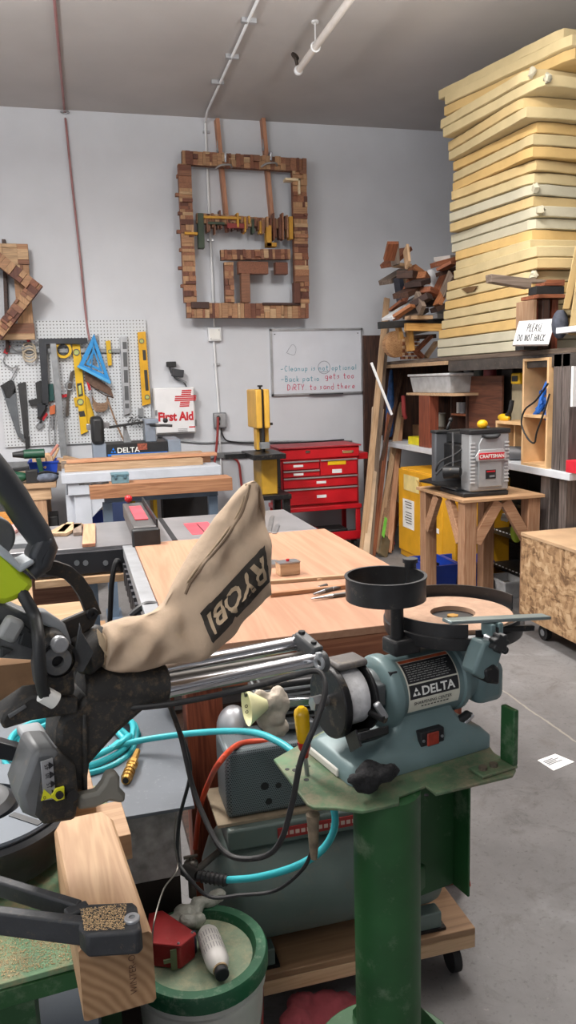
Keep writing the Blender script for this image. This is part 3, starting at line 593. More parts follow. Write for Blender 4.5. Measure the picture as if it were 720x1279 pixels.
MB().bb((-1.15, 6.25, zl-.34), (LB.x-.2, 6.29, zl-.2)).build('lower_rail', wood('honey board', (214, 156, 84), (188, 124, 58), 0), t, bevel=.002)
MB().bb((-1.15, 6.3, zl-.42), (LB.x-.2, 6.34, zl-.36)).build('lower_rail', MC['honey board'], t, bevel=.002)
green = plain('drill green', (24, 72, 52), .45, 0, .12, 12)
def drill(label, p, s=1, rz=0):
    t = thing('power_drill', label, 'drill', p, rz, local=True)
    MB().cyl((-.02*s, 0, .2*s), (.13*s, 0, .2*s), .035*s).build('motor_body', green, t, bevel=.004); MB().cyl((-.10*s, 0, .2*s), (-.02*s, 0, .2*s), .018*s, .03*s).build('chuck', black, t)
    MB().bar((.08*s, 0, .17*s), (.10*s, 0, .04*s), .035*s, .045*s).build('grip', green, t, bevel=.006); MB().box((.09*s, 0, .025*s), (.12*s, .07*s, .05*s)).build('battery', black, t, bevel=.006)
p = at(42, 602, y=6.45, ); drill('dark green drill standing upright on the wooden workbench', (at(36, 600, y=6.5).x, 6.5, zl), 1.05)
t = thing('sander', 'dark green power tool lying on its side on the workbench', 'power tool', (at(20, 600, y=6.35).x, 6.35, zl))
x = at(20, 600, y=6.35).x; MB().ball((x-.02, 6.35, zl+.05), (.12, .06, .045), 20, 10).build('body', green, t); MB().box((x+.12, 6.35, zl+.05), (.09, .09, .1)).build('battery', black, t, bevel=.006); MB().bar((x-.06, 6.4, zl+.1), (x+.1, 6.4, zl+.11), .03, .03).build('handle', black, t, bevel=.006)
def bin_(name, label, x0, x1, y0, y1, z0, h, m, parent=None, flare=.02):
    t = thing(name, label, 'bin', ((x0+x1)/2, (y0+y1)/2, z0)); mb = MB(); th = .006
    b = [(x0+flare, y0+flare), (x1-flare, y0+flare), (x1-flare, y1-flare), (x0+flare, y1-flare)]; u = [(x0, y0), (x1, y0), (x1, y1), (x0, y1)]
    cx, cy = (x0+x1)/2, (y0+y1)/2; inn = lambda q, k: (q[0]+(th if q[0] < cx else -th)*k, q[1]+(th if q[1] < cy else -th)*k)
    r = [[Vector((*q, z0)) for q in b], [Vector((*q, z0+h)) for q in u], [Vector((*inn(q, 1), z0+h)) for q in u], [Vector((*inn(q, 1), z0+th)) for q in b]]
    mb.loft(r); mb.build('tub', m, t, sharp=20)
    m2 = MB(); 
    for a_, c_ in ((0, 1), (1, 2), (2, 3), (3, 0)):
        pa, pb = Vector((*u[a_], z0+h)), Vector((*u[c_], z0+h)); m2.bar(pa, pb, .014, .012)
    m2.build('rim', m, t); return t
blueb = plain('blue plastic', (30, 66, 168), .4, 0, .08); darkblue = plain('dark blue', (34, 48, 82), .5, 0, .1)
x0, x1 = at(36, 590, y=6.55).x, at(73, 590, y=6.55).x
bin_('parts_bin', 'blue bin of wood scraps behind the green drill', x0, x1, 6.6, 6.9, zl, .13, blueb)
for i in range(7):
    cx = x0+.05+i*(x1-x0-.1)/6; o = board('wood_scrap', 'pale scrap in the blue bin behind the drill, %s' % ['at its left end', 'second from its left end', 'third from its left end', 'in the very middle', 'third from its right end', 'second from its right end', 'at its right end'][i], 'wood scrap', (cx, 6.66+.03*(i % 3), zl+.02), (cx+.03*math.sin(i*2), 6.68+.04*(i % 3), zl+.17+.02*(i % 2)), .045, .03, tan, group='scraps in the blue bin')
t = thing('grey_bag', 'crumpled grey bag with clutter at the front of the workbench', 'bag', (at(57, 600, y=6.35).x, 6.35, zl)); q = (at(57, 600, y=6.35).x, 6.35, zl+.035)
MB().ball(q, (.10, .06, .045), 18, 9).build('sack', plain('slate bag', (84, 92, 108), .7, 0, .25, 30, .5), t); MB().tube([Vector(q)+Vector((-.08, -.02, .02)), Vector(q)+Vector((0, -.04, .05)), Vector(q)+Vector((.1, 0, .02))], .008, 6).build('cord', black, t)
# pile of pale boards between bench and planer
r = random.Random(11)
for i, (a_, b_, ww, tt) in enumerate((((64, 580), (100, 584), .08, .03), ((72, 574), (106, 581), .07, .03), ((80, 571), (108, 577), .06, .025), ((60, 584), (98, 588), .07, .03))):
    A_ = at(*a_, y=6.75); B_ = at(*b_, y=6.7); board('lumber_offcut', ['lowest short pale board piled between the drills and the planer', 'slanting pale board in the pile behind the white bench', 'topmost pale board of the pile left of the planer', 'pale board nearest the blue bin in the small pile'][i], 'board', A_, B_, ww, tt, tan)
tag(MB().tube([at(72, 556, y=6.9), at(62, 570, y=6.8), at(55, 580, y=6.7), at(52, 588, y=6.6)], .013, 8).build('air_hose', plain('pink hose', (190, 130, 116))), 'pink hose hanging down into the blue bin', 'hose')
tag(MB().tube([at(73, 560, y=6.85), at(66, 574, y=6.75), at(56, 584, y=6.6)], .011, 8).build('air_hose', tan), 'tan hose beside the pink one over the blue bin', 'hose')
# ---- white bench
zw = at(75, 593, y=5.95).z; xa, xb = at(75, 577, y=5.95).x, at(276, 577, y=5.95).x
wp = plain('chipped white paint', (180, 185, 194), .55, 0, .05, 8, .2, dust=.08, dustcol=(120, 106, 96), ds=25)
t = bench('workbench', 'white painted workbench with lumber and the planer on it', 'workbench', xa, xb, 5.95, 7.15, zw, .07, wp, wp, ((xa+.14, 6.05), (xa+.14, 7.05), (xb-.12, 7.05)), .12, railm=wp)
MB().prism([(xa+.20, 6.0, zw-.16), (xa+.38, 6.0, zw-.16), (xa+.20, 6.0, zw-.34)], (0, .04, 0)).build('gusset', wp, t)
MB().bb((xa+.02, 6.02, zw-.5), (xa+.08, 7.0, zw-.16)).build('side_board', wp, t)
for i, (px0, px1, y_, h0, h1, wd) in enumerate(((80, 252, 6.15, 0, .05, .14), (100, 262, 6.3, .0, .055, .1), (76, 150, 6.42, .0, .05, .09), (83, 270, 6.25, .056, .078, .13), (140, 252, 6.5, 0, .072, .1))):
    a_ = at(px0, 575, y=y_).x; b_ = at(px1, 575, y=y_).x
    board('stacked_board', ['lowest front board on the white bench', 'second long board behind the front one on the white bench', 'short darker board at the left end of the white bench', 'longest pale board topping the pile on the white bench', 'thick pale board in front of the planer rollers'][i], 'board', (a_, y_, zw+(h0+h1)/2+.001), (b_, y_, zw+(h0+h1)/2+.001), wd, h1-h0, [tan, wood('pinkish pine', (214, 164, 128), (186, 132, 98), 0), gryw, MC['pinkish pine'], tan][i])
# ---- DELTA planer
def planer():
    y = 6.75; x = lambda px: at(px, 560, y=y).x; z = lambda py: at(170, py, y=y).z
    t = thing('thickness_planer', 'grey and black thickness planer with blue stripe on the white bench', 'planer', (x(168), y+.2, zw))
    gp = plain('planer grey', (132, 142, 156), .45, .1, .06)
    MB().bb((x(116), y, zw), (x(133), y+.4, z(552))).build('column', gp, t, bevel=.006); MB().bb((x(210), y, zw), (x(226.5), y+.4, z(551))).build('column', gp, t, bevel=.006)
    MB().bb((x(115.5), y-.03, z(553)), (x(131.5), y+.3, z(519))).build('motor_cover', black, t, bevel=.03)
    MB().bb((x(133), y-.01, z(569)), (x(210), y+.3, z(553))).build('head', black, t, bevel=.004)
    MB().bb((x(134), y-.016, z(568.2)), (x(209), y-.009, z(565.5))).build('blue_stripe', plain('stripe blue', (30, 110, 200), .4), t)
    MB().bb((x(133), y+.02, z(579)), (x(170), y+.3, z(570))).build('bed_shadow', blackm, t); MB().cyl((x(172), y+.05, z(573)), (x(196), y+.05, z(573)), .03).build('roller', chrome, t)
    f = lambda u, v, h=0: Vector((x(146)+u, y-.013, z(564.5)+v)); text_mb('DELTA', .062, f, weight=.001).build('lettering', white, t)
    m = MB(); c = f(-.03, .022)
    for dx, dz in ((-.012, -.018), (.012, -.018), (0, .006)): m.prism([c+Vector((dx-.011, 0, dz-.002)), c+Vector((dx+.011, 0, dz-.002)), c+Vector((dx, 0, dz+.018))], (0, .002, 0))
    m.build('emblem', MC['stripe blue'], t)
    MB().bb((x(172), y-.014, z(562)), (x(184), y-.009, z(554))).build('warning_label', plain('orange label', (150, 78, 58), .5, 0, .4, 60), t)
    MB().bb((x(183), y+.02, z(553)), (x(196.5), y+.25, z(524))).build('lift_post', gp, t, bevel=.006); MB().bb((x(184), y+.0, z(530)), (x(200), y+.1, z(524))).build('lift_cap', gp, t, bevel=.004)
    MB().bar((x(138), y+.08, z(533)), (x(182), y+.08, z(528)), .05, .02).build('infeed_rail', black, t, bevel=.003); MB().prism([(x(156), y+.1, z(553)), (x(166), y+.1, z(553)), (x(160), y+.1, z(532)), (x(157), y+.1, z(532))], (0, .03, 0)).build('rail_foot', galv, t)
    MB().bar((x(110), y+.05, z(531)), (x(116), y+.05, z(531)), .05, .05).build('knob', steel, t, bevel=.004); MB().bar((x(131), y+.05, z(529)), (x(139), y+.05, z(530)), .04, .05).build('knob', steel, t, bevel=.004)
    MB().tube([Vector((x(190), y+.0, z(532))), Vector((x(194), y-.08, z(532))), Vector((x(205), y-.1, z(532))), Vector((x(215), y-.1, z(533)))], .011, 8).build('crank_handle', blackm, t); MB().ball((x(207), y-.1, z(526)), .022, 10, 6).build('crank_knob', black, t)
planer()
# ---- stored things below the white bench
def shade_box(name, label, cat, px0, py0, px1, py1, y, dep, m, **k):
    a_ = at(px0, py1, y=y); b_ = at(px1, py0, y=y); o = MB().bb((a_.x, y, max(0, a_.z)), (b_.x, y+dep, b_.z)).build(name, m, bevel=.006); return tag(o, label, cat)
dark = plain('dark clutter', (40, 38, 40), .7, 0, .2)
shade_box('tool_case', 'dark steel tool case deep under the white bench', 'case', 205, 618, 262, 652, 6.9, .2, dark)
zb_ = .0
t = thing('yellow_stand', 'yellow plastic crate under the white bench', 'crate', (at(178, 640, y=6.3).x, 6.3, 0)); yy = 6.3
for px in (166, 193): a_ = at(px, 655, y=yy); b_ = at(px+3, 622, y=yy); MB().bb((a_.x, yy, 0), (b_.x, yy+.3, b_.z)).build('side_wall', yellow, t, bevel=.004)
MB().bb((at(166, 650, y=yy).x, yy+.05, 0), (at(196, 650, y=yy).x, yy+.25, at(170, 646, y=yy).z)).build('base', yellow, t, bevel=.004)
shade_box('storage_bin', 'dark blue plastic bin standing under the white bench', 'bin', 139, 612, 160, 660, 6.0, .3, darkblue)
shade_box('storage_bin', 'royal blue small bin beside the white bench leg', 'bin', 114, 636, 132, 662, 6.2, .25, blueb)
o = MB().prism([at(110, 630, y=6.15), at(118, 636, y=6.15), at(130, 628, y=6.15), at(129, 636, y=6.15), at(118, 640, y=6.15)], (0, .08, 0)).build('rag', whitep); tag(o, 'white crumpled paper sticking out of the blue bin under the bench', 'paper')
shade_box('tool_case', 'grey tote standing just inside the white bench leg', 'case', 100, 636, 112, 662, 6.3, .25, plain('slate tote', (96, 102, 112)))
shade_box('tool_case', 'black toolbox on the floor beneath the workbench with the drills', 'case', 62, 645, 72, 675, 6.3, .3, black)
shade_box('cardboard_box', 'dark cardboard box in the gap left of the white bench', 'box', -20, 645, 50, 676, 6.7, .3, plain('brown card', (88, 66, 50), .8))
# ---- plank across steel stand in front
zp = at(110, 598, y=5.2).z; P0, P1 = at(111, 600, y=5.25), at(287, 602, y=5.25)
hh = .085
t = thing('roller_stand', 'blue grey steel support stand carrying the thick redwood plank', 'stand', ((P0.x+P1.x)/2, 5.25, 0)); sg = plain('blue grey steel', (96, 112, 130), .5, .2, .1)
zpl = at(200, 609, y=5.2).z-hh/2
for px in (134, 266): x = at(px, 630, y=5.25).x; MB().bb((x-.03, 5.22, 0), (x+.03, 5.28, zpl-.001-.04)).build('leg', sg, t); MB().bb((x-.05, 5.05, 0), (x+.05, 5.45, .02)).build('foot', sg, t)
MB().bb((at(130, 620, y=5.25).x, 5.23, zpl-.04), (at(272, 620, y=5.25).x, 5.27, zpl-.001)).build('crossbar', sg, t)
o = board('redwood_plank', 'thick orange brown plank with dark stains lying in front of the white bench', 'plank', (P0.x, 5.25, zpl+hh/2), (P1.x, 5.25, zpl+hh/2), .2, hh, wood('stained redwood', (170, 124, 90), (132, 88, 60), 0, .7))
xx = at(150, 600, y=5.25).x; zt = zpl+hh
t = thing('parts_box', 'small teal grey box on the thick redwood plank', 'box', (xx, 5.25, zt)); tg = plain('teal grey plastic', (92, 122, 132), .5)
MB().bb((xx-.055, 5.2, zt), (xx+.055, 5.3, zt+.05)).build('base', tg, t, bevel=.003); MB().bb((xx-.058, 5.197, zt+.051), (xx+.058, 5.303, zt+.066)).build('lid', tg, t, bevel=.003)
for s in (-1, 1): MB().box((xx+s*.03, 5.197, zt+.045), (.018, .008, .02)).build('latch', plain('latch teal', (70, 98, 110)), t)
for i in range(5): 
    q = Vector((xx-.26+.035*i, 5.22+.01*(i % 2), zt+.008)); o = MB().bar(q, q+Vector((.045, .02*(-1)**i, 0)), .012, .012).build('drill_bit', MC['dark wire']); tag(o, 'small dark drill bit on the redwood plank, %s' % ['furthest from the teal box', 'fourth from the teal box', 'third from the teal box', 'second from the teal box', 'touching the teal box'][i], 'drill bit', 'drill bits on the redwood plank')
# ================= TABLE SAW =================
TZ = .87
iron = plain('cast iron top', (134, 132, 134), .32, .35, .14, 4, dust=.12, dustcol=(150, 140, 128), ds=14)
def tablesaw():
    yb = at(150, 651, z=TZ).y; yf = at(155, 680, z=TZ).y; xr = at(398, 661, z=TZ).x; xl = -.62
    t = thing('table_saw', 'wide cast iron table saw with dark steel front rail', 'table saw', (.3, 3.8, 0)); 
    MB().bb((xl, yf, TZ-.03), (xr, yb, TZ)).build('table_top', iron, t, bevel=.003)
    MB().bb((xl, yf-.03, TZ-.11), (.19, yf-.001, TZ-.012)).build('front_rail', plain('dark rail', (50, 50, 54), .4, .4), t, bevel=.004)
    MB().bb((-.2, yf-.05, TZ-.15), (.19, yf+.02, TZ-.118)).build('rail_strip', tan, t, bevel=.002)
    for px in (96, 107, 132): p = at(px, 703, y=yf-.03); MB().cyl(p, p+Vector((0, -.008, 0)), .011).build('rail_bolt', steel, t)
    m = MB(); x = at(207, 655, z=TZ).x
    for xs in (at(212, 665, z=TZ).x,): m.bb((xs-.012, yf, TZ-.001), (xs+.012, yb, TZ+.0015))
    m.build('miter_slot', ink, t)
    a_ = at(229, 661, z=TZ); b_ = at(266, 661, z=TZ); MB().bb((a_.x+.02, a_.y-.16, TZ), (a_.x+.14, a_.y+.14, TZ+.002)).build('throat_plate', plain('safety red', (206, 72, 84), .45), t, bevel=.0005); MB().bb((a_.x+.078, a_.y-.12, TZ+.002), (a_.x+.084, a_.y+.1, TZ+.003)).build('kerf', ink, t)
    f0 = at(155, 634, z=TZ+.06); f1 = at(172, 686, z=TZ+.02); xf = at(186, 686, z=TZ).x
    MB().bb((xf-.05, yf-.02, TZ+.003), (xf+.05, yb+.1, TZ+.075)).build('fence', plain('fence grey', (94, 92, 92), .4, .4), t, bevel=.005, label='grey rip fence'); MB().bb((xf-.028, yf+.15, TZ+.076), (xf+.03, yb-.05, TZ+.08)).build('fence_face', MC['safety red'], t)
    MB().bb((xf-.06, yf-.06, TZ-.02), (xf+.06, yf-.021, TZ+.07)).build('fence_head', black, t, bevel=.008); MB().ball((xf-.02, yb+.08, TZ+.1), .02, 12, 8).build('red_knob', redp, t); 
    MB().bb((xf+.05, yf-.0, TZ+.02), (xf+.058, yb+.1, TZ+.1)).build('fence_rail', black, t)
    tl = plain('blue grey leg', (106, 122, 138), .5, .2)
    for lx, ly in ((.03, yf+.12), (.86, yf+.2), (-.5, yf+.12), (.86, yb-.1), (.03, yb-.1)): MB().bb((lx-.025, ly-.025, .012), (lx+.025, ly+.025, TZ-.03)).build('leg', tl, t); MB().bb((lx-.05, ly-.05, 0), (lx+.05, ly+.05, .012)).build('foot', tl, t)
    MB().bb((.3, yf+.2, .12), (.85, yb-.1, .6)).build('cabinet', plain('saw cabinet', (70, 74, 80), .5, .2), t, bevel=.01)
    return yf, yb
YF, YB = tablesaw()
o = shade_box('wooden_box', 'brown wooden drawer box below the table saw', 'drawer box', 42, 708, 118, 757, 3.9, .3, wood('red brown box', (150, 104, 78), (120, 76, 54), 0))
x = at(118, 757, y=3.9); o.location.z = o.location.z
for i, (a_, b_, w_, l) in enumerate((((70, 668), (92, 656), .10, 'wide pale wood scrap on the table saw'), ((76, 666), (88, 654), .035, 'thin pale sliver on the table saw beside the wide scrap'), ((97, 667), (97, 655), .04, 'short brown scrap on the table saw'), ((111, 681), (112, 656), .055, 'narrow pinkish strip standing out on the table saw top'), ((10, 665), (22, 656), .07, 'red painted stick at the left of the table saw'))):
    A_ = at(*a_, z=TZ+.009); B_ = at(*b_, z=TZ+.009); board('wood_scrap', l, 'wood scrap', A_+Vector((0, 0, 0)), B_, w_, .015, [tan, tan, gryw, wood('pink strip', (212, 150, 118), (190, 126, 96), 0), wood('red stick', (190, 80, 84), (170, 160, 150), 0)][i])
o = MB().bb(at(14, 686, z=TZ+.0)+Vector((0, 0, 0)), at(60, 672, z=TZ+.0)+Vector((0, 0, .02))).build('push_block', galv); tag(o, 'flat grey metal plate at the left of the saw table', 'plate')
tag(MB().tube([Vector((.16, YF-.06, TZ-.1)), at(146, 700, y=3.3), at(140, 725, y=3.3), at(138, 760, y=3.35), at(137, 790, y=3.5)], .011, 8).build('extension_cord', rubber), 'black cord dropping from the table saw to the floor', 'cord')
# plywood sheet lying on floor cart
o = MB().hexa([at(52, 787, z=.20), at(119, 800, z=.20), at(112, 735, z=.22), at(-60, 735, z=.22)]+[at(52, 787, z=.20)+Vector((0, 0, .018)), at(119, 800, z=.20)+Vector((0, 0, .018)), at(112, 735, z=.22)+Vector((0, 0, .018)), at(-60, 735, z=.22)+Vector((0, 0, .018))]).build('plywood_sheet', wood('pale plywood', (194, 162, 130), (172, 138, 106), 0, .5)); tag(o, 'pale plywood sheet lying low beneath the table saw', 'plywood')
o = MB().bb((-.75, 4.0, 0), (.1, 4.6, .19)).build('wooden_dolly', plain('dolly wood', (150, 116, 84), .7)); tag(o, 'low wooden dolly under the pale plywood sheet', 'dolly')
# ================= ASSEMBLY TABLE =================
def assembly():
    x0 = at(172, 690, z=TZ).x; x1 = at(470, 696, z=TZ).x; y0 = at(400, 790, z=TZ).y; y1 = YF-.006
    ply = wood('worn plywood top', (174, 132, 106), (156, 115, 90), 1, .45, .55, 0)
    t = thing('assembly_table', 'large plywood topped assembly table behind the dust bag', 'table', ((x0+x1)/2, (y0+y1)/2, 0))
    MB().bb((x0, y0, TZ-.022), (x1, y1, TZ)).build('table_top', ply, t, bevel=.002)
    MB().bb((x0+.01, y0+.005, TZ-.125), (x1-.01, y0+.09, TZ-.0225)).build('apron', wood('orange beam', (160, 104, 74), (126, 72, 48), 0, .9), t, bevel=.003, label='thick orange brown end beam'); MB().bb((x1-.06, y0+.1, TZ-.125), (x1-.01, y1, TZ-.0225)).build('apron', MC['orange beam'], t, bevel=.003)
    MB().bb((x0+.02, y0+.1, TZ-.125), (x0+.06, y1, TZ-.0225)).build('apron', MC['orange beam'], t, bevel=.003)
    for lx in (x0+.07, x1-.08):
        for ly in (y0+.08, y1-.1): MB().bb((lx-.05, ly-.045, 0), (lx+.05, ly+.045, TZ-.126)).build('leg', redwz, t, bevel=.004)
    # slotted aluminium rail along the left edge
    MB().bb((x0-.05, y0+.05, TZ-.05), (x0-.002, y1, TZ-.004)).build('side_rail', alu, t, bevel=.002)
    for k in range(14): y = y0+.12+k*(y1-y0-.2)/14; MB().bb((x0-.06, y, TZ-.14), (x0-.045, y+.035, TZ-.052)).build('rail_tooth', plain('dark fin', (74, 74, 78), .4, .4), t)
    MB().bb((x0-.044, y0+.05, TZ-.15), (x0-.002, y1, TZ-.051)).build('rail_web', MC['dark fin'], t)
    MB().bb((x0+.04, y0+.1, .1), (x1-.04, y1-.1, .13)).build('lower_shelf', dkw, t)
    MB().bb((x1-.30, y0+.3, .131), (x1-.05, y1-.2, .5)).build('drawer_unit', wood('drawer brown', (150, 92, 60), (112, 64, 40), 0), t, bevel=.004)
    return x0, x1, y0, y1
AX0, AX1, AY0, AY1 = assembly()
def onT(px, py, h=0): return at(px, py, z=TZ+h)
p = onT(360, 717); t = thing('wooden_jig', 'little wooden block jig with metal pin on the assembly table', 'jig', p)
MB().box((p.x, p.y, p.z+.022), (.075, .05, .042), .1).build('block', tan, t, bevel=.002); MB().box((p.x, p.y, p.z+.0455), (.078, .052, .004), .1).build('plate', steel, t); MB().cyl((p.x, p.y, p.z+.047), (p.x, p.y, p.z+.055), .006).build('pin', redp, t)
for i, (a_, b_, w_, h_) in enumerate((((338, 727), (440, 719), .02, .012), ((338, 743), (455, 730), .018, .014), ((396, 724), (440, 717), .012, .008))):
    board('wood_strip', ['long thin pale strip across the assembly table nearest the jig', 'long thin darker strip lying nearer on the assembly table', 'short thin strip on the table behind the drill bits'][i], 'wood strip', onT(*a_, h_/2), onT(*b_, h_/2), w_, h_, [tan, wood('mid strip', (186, 136, 96), (160, 108, 72), 0), tan][i])
for i, (a_, b_) in enumerate((((388, 738), (408, 731)), ((392, 742), (416, 735)), ((402, 738), (428, 733)), ((389, 748), (438, 741)))):
    A_ = onT(*a_, .007); B_ = onT(*b_, .007); t = thing('drill_bit', ['steel drill bit lying furthest left on the table', 'steel drill bit in the middle of the loose bits on the table', 'steel drill bit furthest right of the loose bits', 'long pointed steel rod nearest the black ring'][i], 'drill bit', A_)
    MB().cyl(A_, A_.lerp(B_, .55), .003 if i < 3 else .002, .006).build('shank', steel, t); MB().cyl(A_.lerp(B_, .55), B_, .007).build('flute', plain('dark steel bit', (92, 88, 84), .4, .5), t)
p = onT(340, 706); o = MB().box((p.x, p.y, TZ+.006), (.05, .08, .012)).build('steel_plate', steel); tag(o, 'small steel plate peeking from behind the dust bag', 'plate')
for i, (a_, b_) in enumerate((((336, 665), (340, 645)), ((343, 666), (347, 656)))):
    o = board('steel_ruler', ['long steel strip on the dark far table', 'short steel strip beside the long one on the dark far table'][i], 'ruler', onT(*a_, .004), onT(*b_, .004), .02, .006, steel)
# clamp at left edge of table under the rail
p = at(203, 765, y=2.45); t = thing('bar_clamp', 'black clamp gripping the left edge of the assembly table', 'clamp', p)
MB().tube([p+Vector((-.1, 0, 0)), p+Vector((-.05, 0, .03)), p+Vector((.0, 0, .02))], .012, 8).build('jaw', black, t); MB().bar(p+Vector((-.12, 0, -.015)), p+Vector((.0, 0, -.01)), .03, .02).build('bar', black, t, bevel=.004)
# ================= BAND SAW =================
def bandsaw():
    y = 6.4; X = lambda px, py=560: at(px, py, y=y).x; Z = lambda py: at(335, py, y=y).z
    t = thing('band_saw', 'narrow yellow band saw on a black stand beside the red chest', 'band saw', (X(335), y+.1, 0))
    m = MB()
    def cover(a_, b_, pxs, mt, nm, d0, d1, bv=.01):
        MB().bb((X(pxs[0]), y+d0, Z(b_)), (X(pxs[1]), y+d1, Z(a_))).build(nm, mt, t, bevel=bv)
    yb_ = plain('band saw yellow', (214, 166, 66), .45, 0, .08)
    cover(486, 535, (322, 329.5), yb_, 'wheel_cover', 0, .35); cover(486, 535, (332.5, 339), yb_, 'wheel_cover', 0, .35); cover(486, 618, (329, 333), ink, 'frame_column', .03, .3)
    cover(535, 563, (325, 341), yb_, 'neck', .12, .22, .004); cover(572, 618, (326, 346), plain('band saw mustard', (200, 156, 52), .45), 'lower_cover', 0, .32)
    MB().cyl((X(331), y+.1, Z(486)), (X(331), y+.1, Z(482)), .01).build('tension_knob', black, t); MB().box((X(331), y+.1, Z(482)), (.04, .04, .015)).build('tension_handle', black, t, bevel=.005)
    MB().box((X(341.5), y+.05, Z(530)), (.025, .03, .02)).build('side_knob', ink, t)
    MB().bb((X(309), y-.22, Z(571)), (X(349), y+.25, Z(564.5))).build('table', blackm, t, bevel=.004); MB().bar((X(283), y+.1, Z(569)), (X(312), y+.1, Z(569)), .05, .04).build('side_rail', blackm, t)
    MB().bb((X(325), y-.05, Z(560)), (X(336), y+.02, Z(552))).build('blade_guide', galv, t, bevel=.003)
    cover(572, 612, (345, 352), black, 'motor_box', .05, .3, .006)
    for px in (320, 356): MB().bb((X(px)-.03, y-.02, 0), (X(px)+.03, y+.04, Z(621))).build('leg', blackm, t); MB().bb((X(px)-.03, y+.3, 0), (X(px)+.03, y+.36, Z(621))).build('leg', blackm, t)
    MB().bb((X(316), y-.05, Z(624)), (X(361), y+.38, Z(618))).build('stand_top', blackm, t, bevel=.003)
    m = MB(); m.bar((X(322), y+.0, .45), (X(354), y+.0, .15), .02, .04); m.build('brace', blackm, t)
bandsaw()
o = MB().bb(at(332, 650, y=6.75)-Vector((0, 0, .1)), at(345, 632, y=6.95)).build('pink_foam', plain('dull pink', (150, 86, 96), .7)); tag(o, 'dull pink block in the shadow under the band saw', 'block'); o.location.z = 0
# ================= RED TOOL CHEST =================
def chest():
    y = 6.72; X = lambda px: at(px, 600, y=y).x; Z = lambda py, px=400: at(px, py, y=y).z
    x0, x1 = X(350), X(450); t = thing('tool_chest', 'red rolling tool chest with four rows of drawers', 'tool chest', ((x0+x1)/2, y+.2, 0)); D = .42
    zt, zl_, zm = Z(559), Z(573), Z(636)
    MB().bb((x0, y, zl_+.001), (x1, y+D, zt)).build('lid', redp, t, bevel=.01); MB().bb((x0-.01, y-.02, zt), (x1+.01, y+D+.01, zt+.014)).build('lid_rim', plain('faded red lid', (168, 48, 56), .5), t, bevel=.004)
    MB().bb((x0+.008, y+.014, zm), (x1-.008, y+D, zl_)).build('body', plain('dark red body', (150, 14, 26), .4), t, bevel=.005)
    pull = alu
    def drawer(ax, bx, za, zb2, tags=()):
        d = MB().bb((ax, y-.006, zb2+.004), (bx, y+.013, za-.004)).build('drawer', redp, t, bevel=.004); MB().bb((ax+.002, y-.02, za-.016), (bx-.002, y-.007, za-.004)).build('pull', pull, d)
        for (tx, tz, tw, th, tm) in tags: MB().bb((tx-tw/2, y-.0095, tz-th/2), (tx+tw/2, y-.0068, tz+th/2)).build('paper_tag', tm, d)
    zz = [Z(v) for v in (577, 589, 598, 612, 636)]; xm = X(400); lab = whitep; W_ = .09
    zz = [zl_-.005, zl_-.09, zl_-.155, zl_-.255, zl_-.41]
    g = lambda i: (zz[i]+zz[i+1])/2-.006
    drawer(x0+.03, xm-.005, zz[0], zz[1], ((x0+.17, g(0), W_, .02, lab),)); drawer(xm+.005, x1-.03, zz[0], zz[2], ((xm+.16, g(0)+.01, .17, .035, yellow), (xm+.16, g(1)+.01, .09, .035, lab)))
    drawer(x0+.03, xm-.005, zz[1], zz[2], ((x0+.17, g(1), W_, .02, lab),)); drawer(x0+.03, x1-.03, zz[2], zz[3], ((xm+.01, g(2), W_, .022, lab),)); drawer(x0+.03, x1-.03, zz[3], zz[4], ((xm+.01, g(3), W_, .026, lab),))
    zc = zz[4]-.02
    MB().bb((x0-.01, y-.015, zc-.04), (x1+.01, y+D+.01, zc)).build('cart_rim', redp, t, bevel=.006)
    for px, yy in ((x0+.02, y), (x1-.02, y), (x0+.02, y+D-.03), (x1-.02, y+D-.03)): MB().bb((px-.02, yy, .09), (px+.02, yy+.03, zc-.04)).build('leg', redp, t, bevel=.003)
    MB().bb((x0, y-.01, .09), (x1, y+D, .10)).build('lower_shelf', MC['dark red body'], t); MB().bb((x0, y-.012, .10), (x1, y+.0, .17)).build('shelf_lip', redp, t, bevel=.003)
    for px, yy in ((x0+.05, y+.05), (x1-.05, y+.05), (x0+.05, y+D-.05), (x1-.05, y+D-.05)): MB().cyl((px-.015, yy, .045), (px+.015, yy, .045), .045).build('caster', rubber, t)
    MB().bb((x1+.002, y+.05, zl_-.03), (x1+.10, y+.35, zl_+.03)).build('side_tray', redp, t, bevel=.005)
    MB().bb((x0+.24, y-.012, zt-.04), (x0+.28, y-.001, zt-.02)).build('lock', chrome, t)
    text_mb('Husky', .035, lambda u, v, h: Vector((x1-.165+u*1.1, y-.004, zt-.055+v)), weight=.0006).build('lettering', chrome, t) if 0 else MB().bb((x1-.165, y-.006, zt-.062), (x1-.06, y-.001, zt-.038)).build('badge', chrome, t, bevel=.002)
    return x0, x1, y
CX0, CX1, CY = chest()
# things on the lower chest shelf
o = MB().bb((CX0+.1, CY+.1, .101), (CX0+.38, CY+.35, .20)).build('red_case', plain('muted red', (140, 40, 44), .6), bevel=.01); tag(o, 'muted red case on the open shelf of the red chest', 'case')
o = MB().bb((CX0+.42, CY+.12, .101), (CX1-.08, CY+.35, .17)).build('black_case', black, bevel=.01); tag(o, 'low black case on the open shelf of the red chest', 'case')
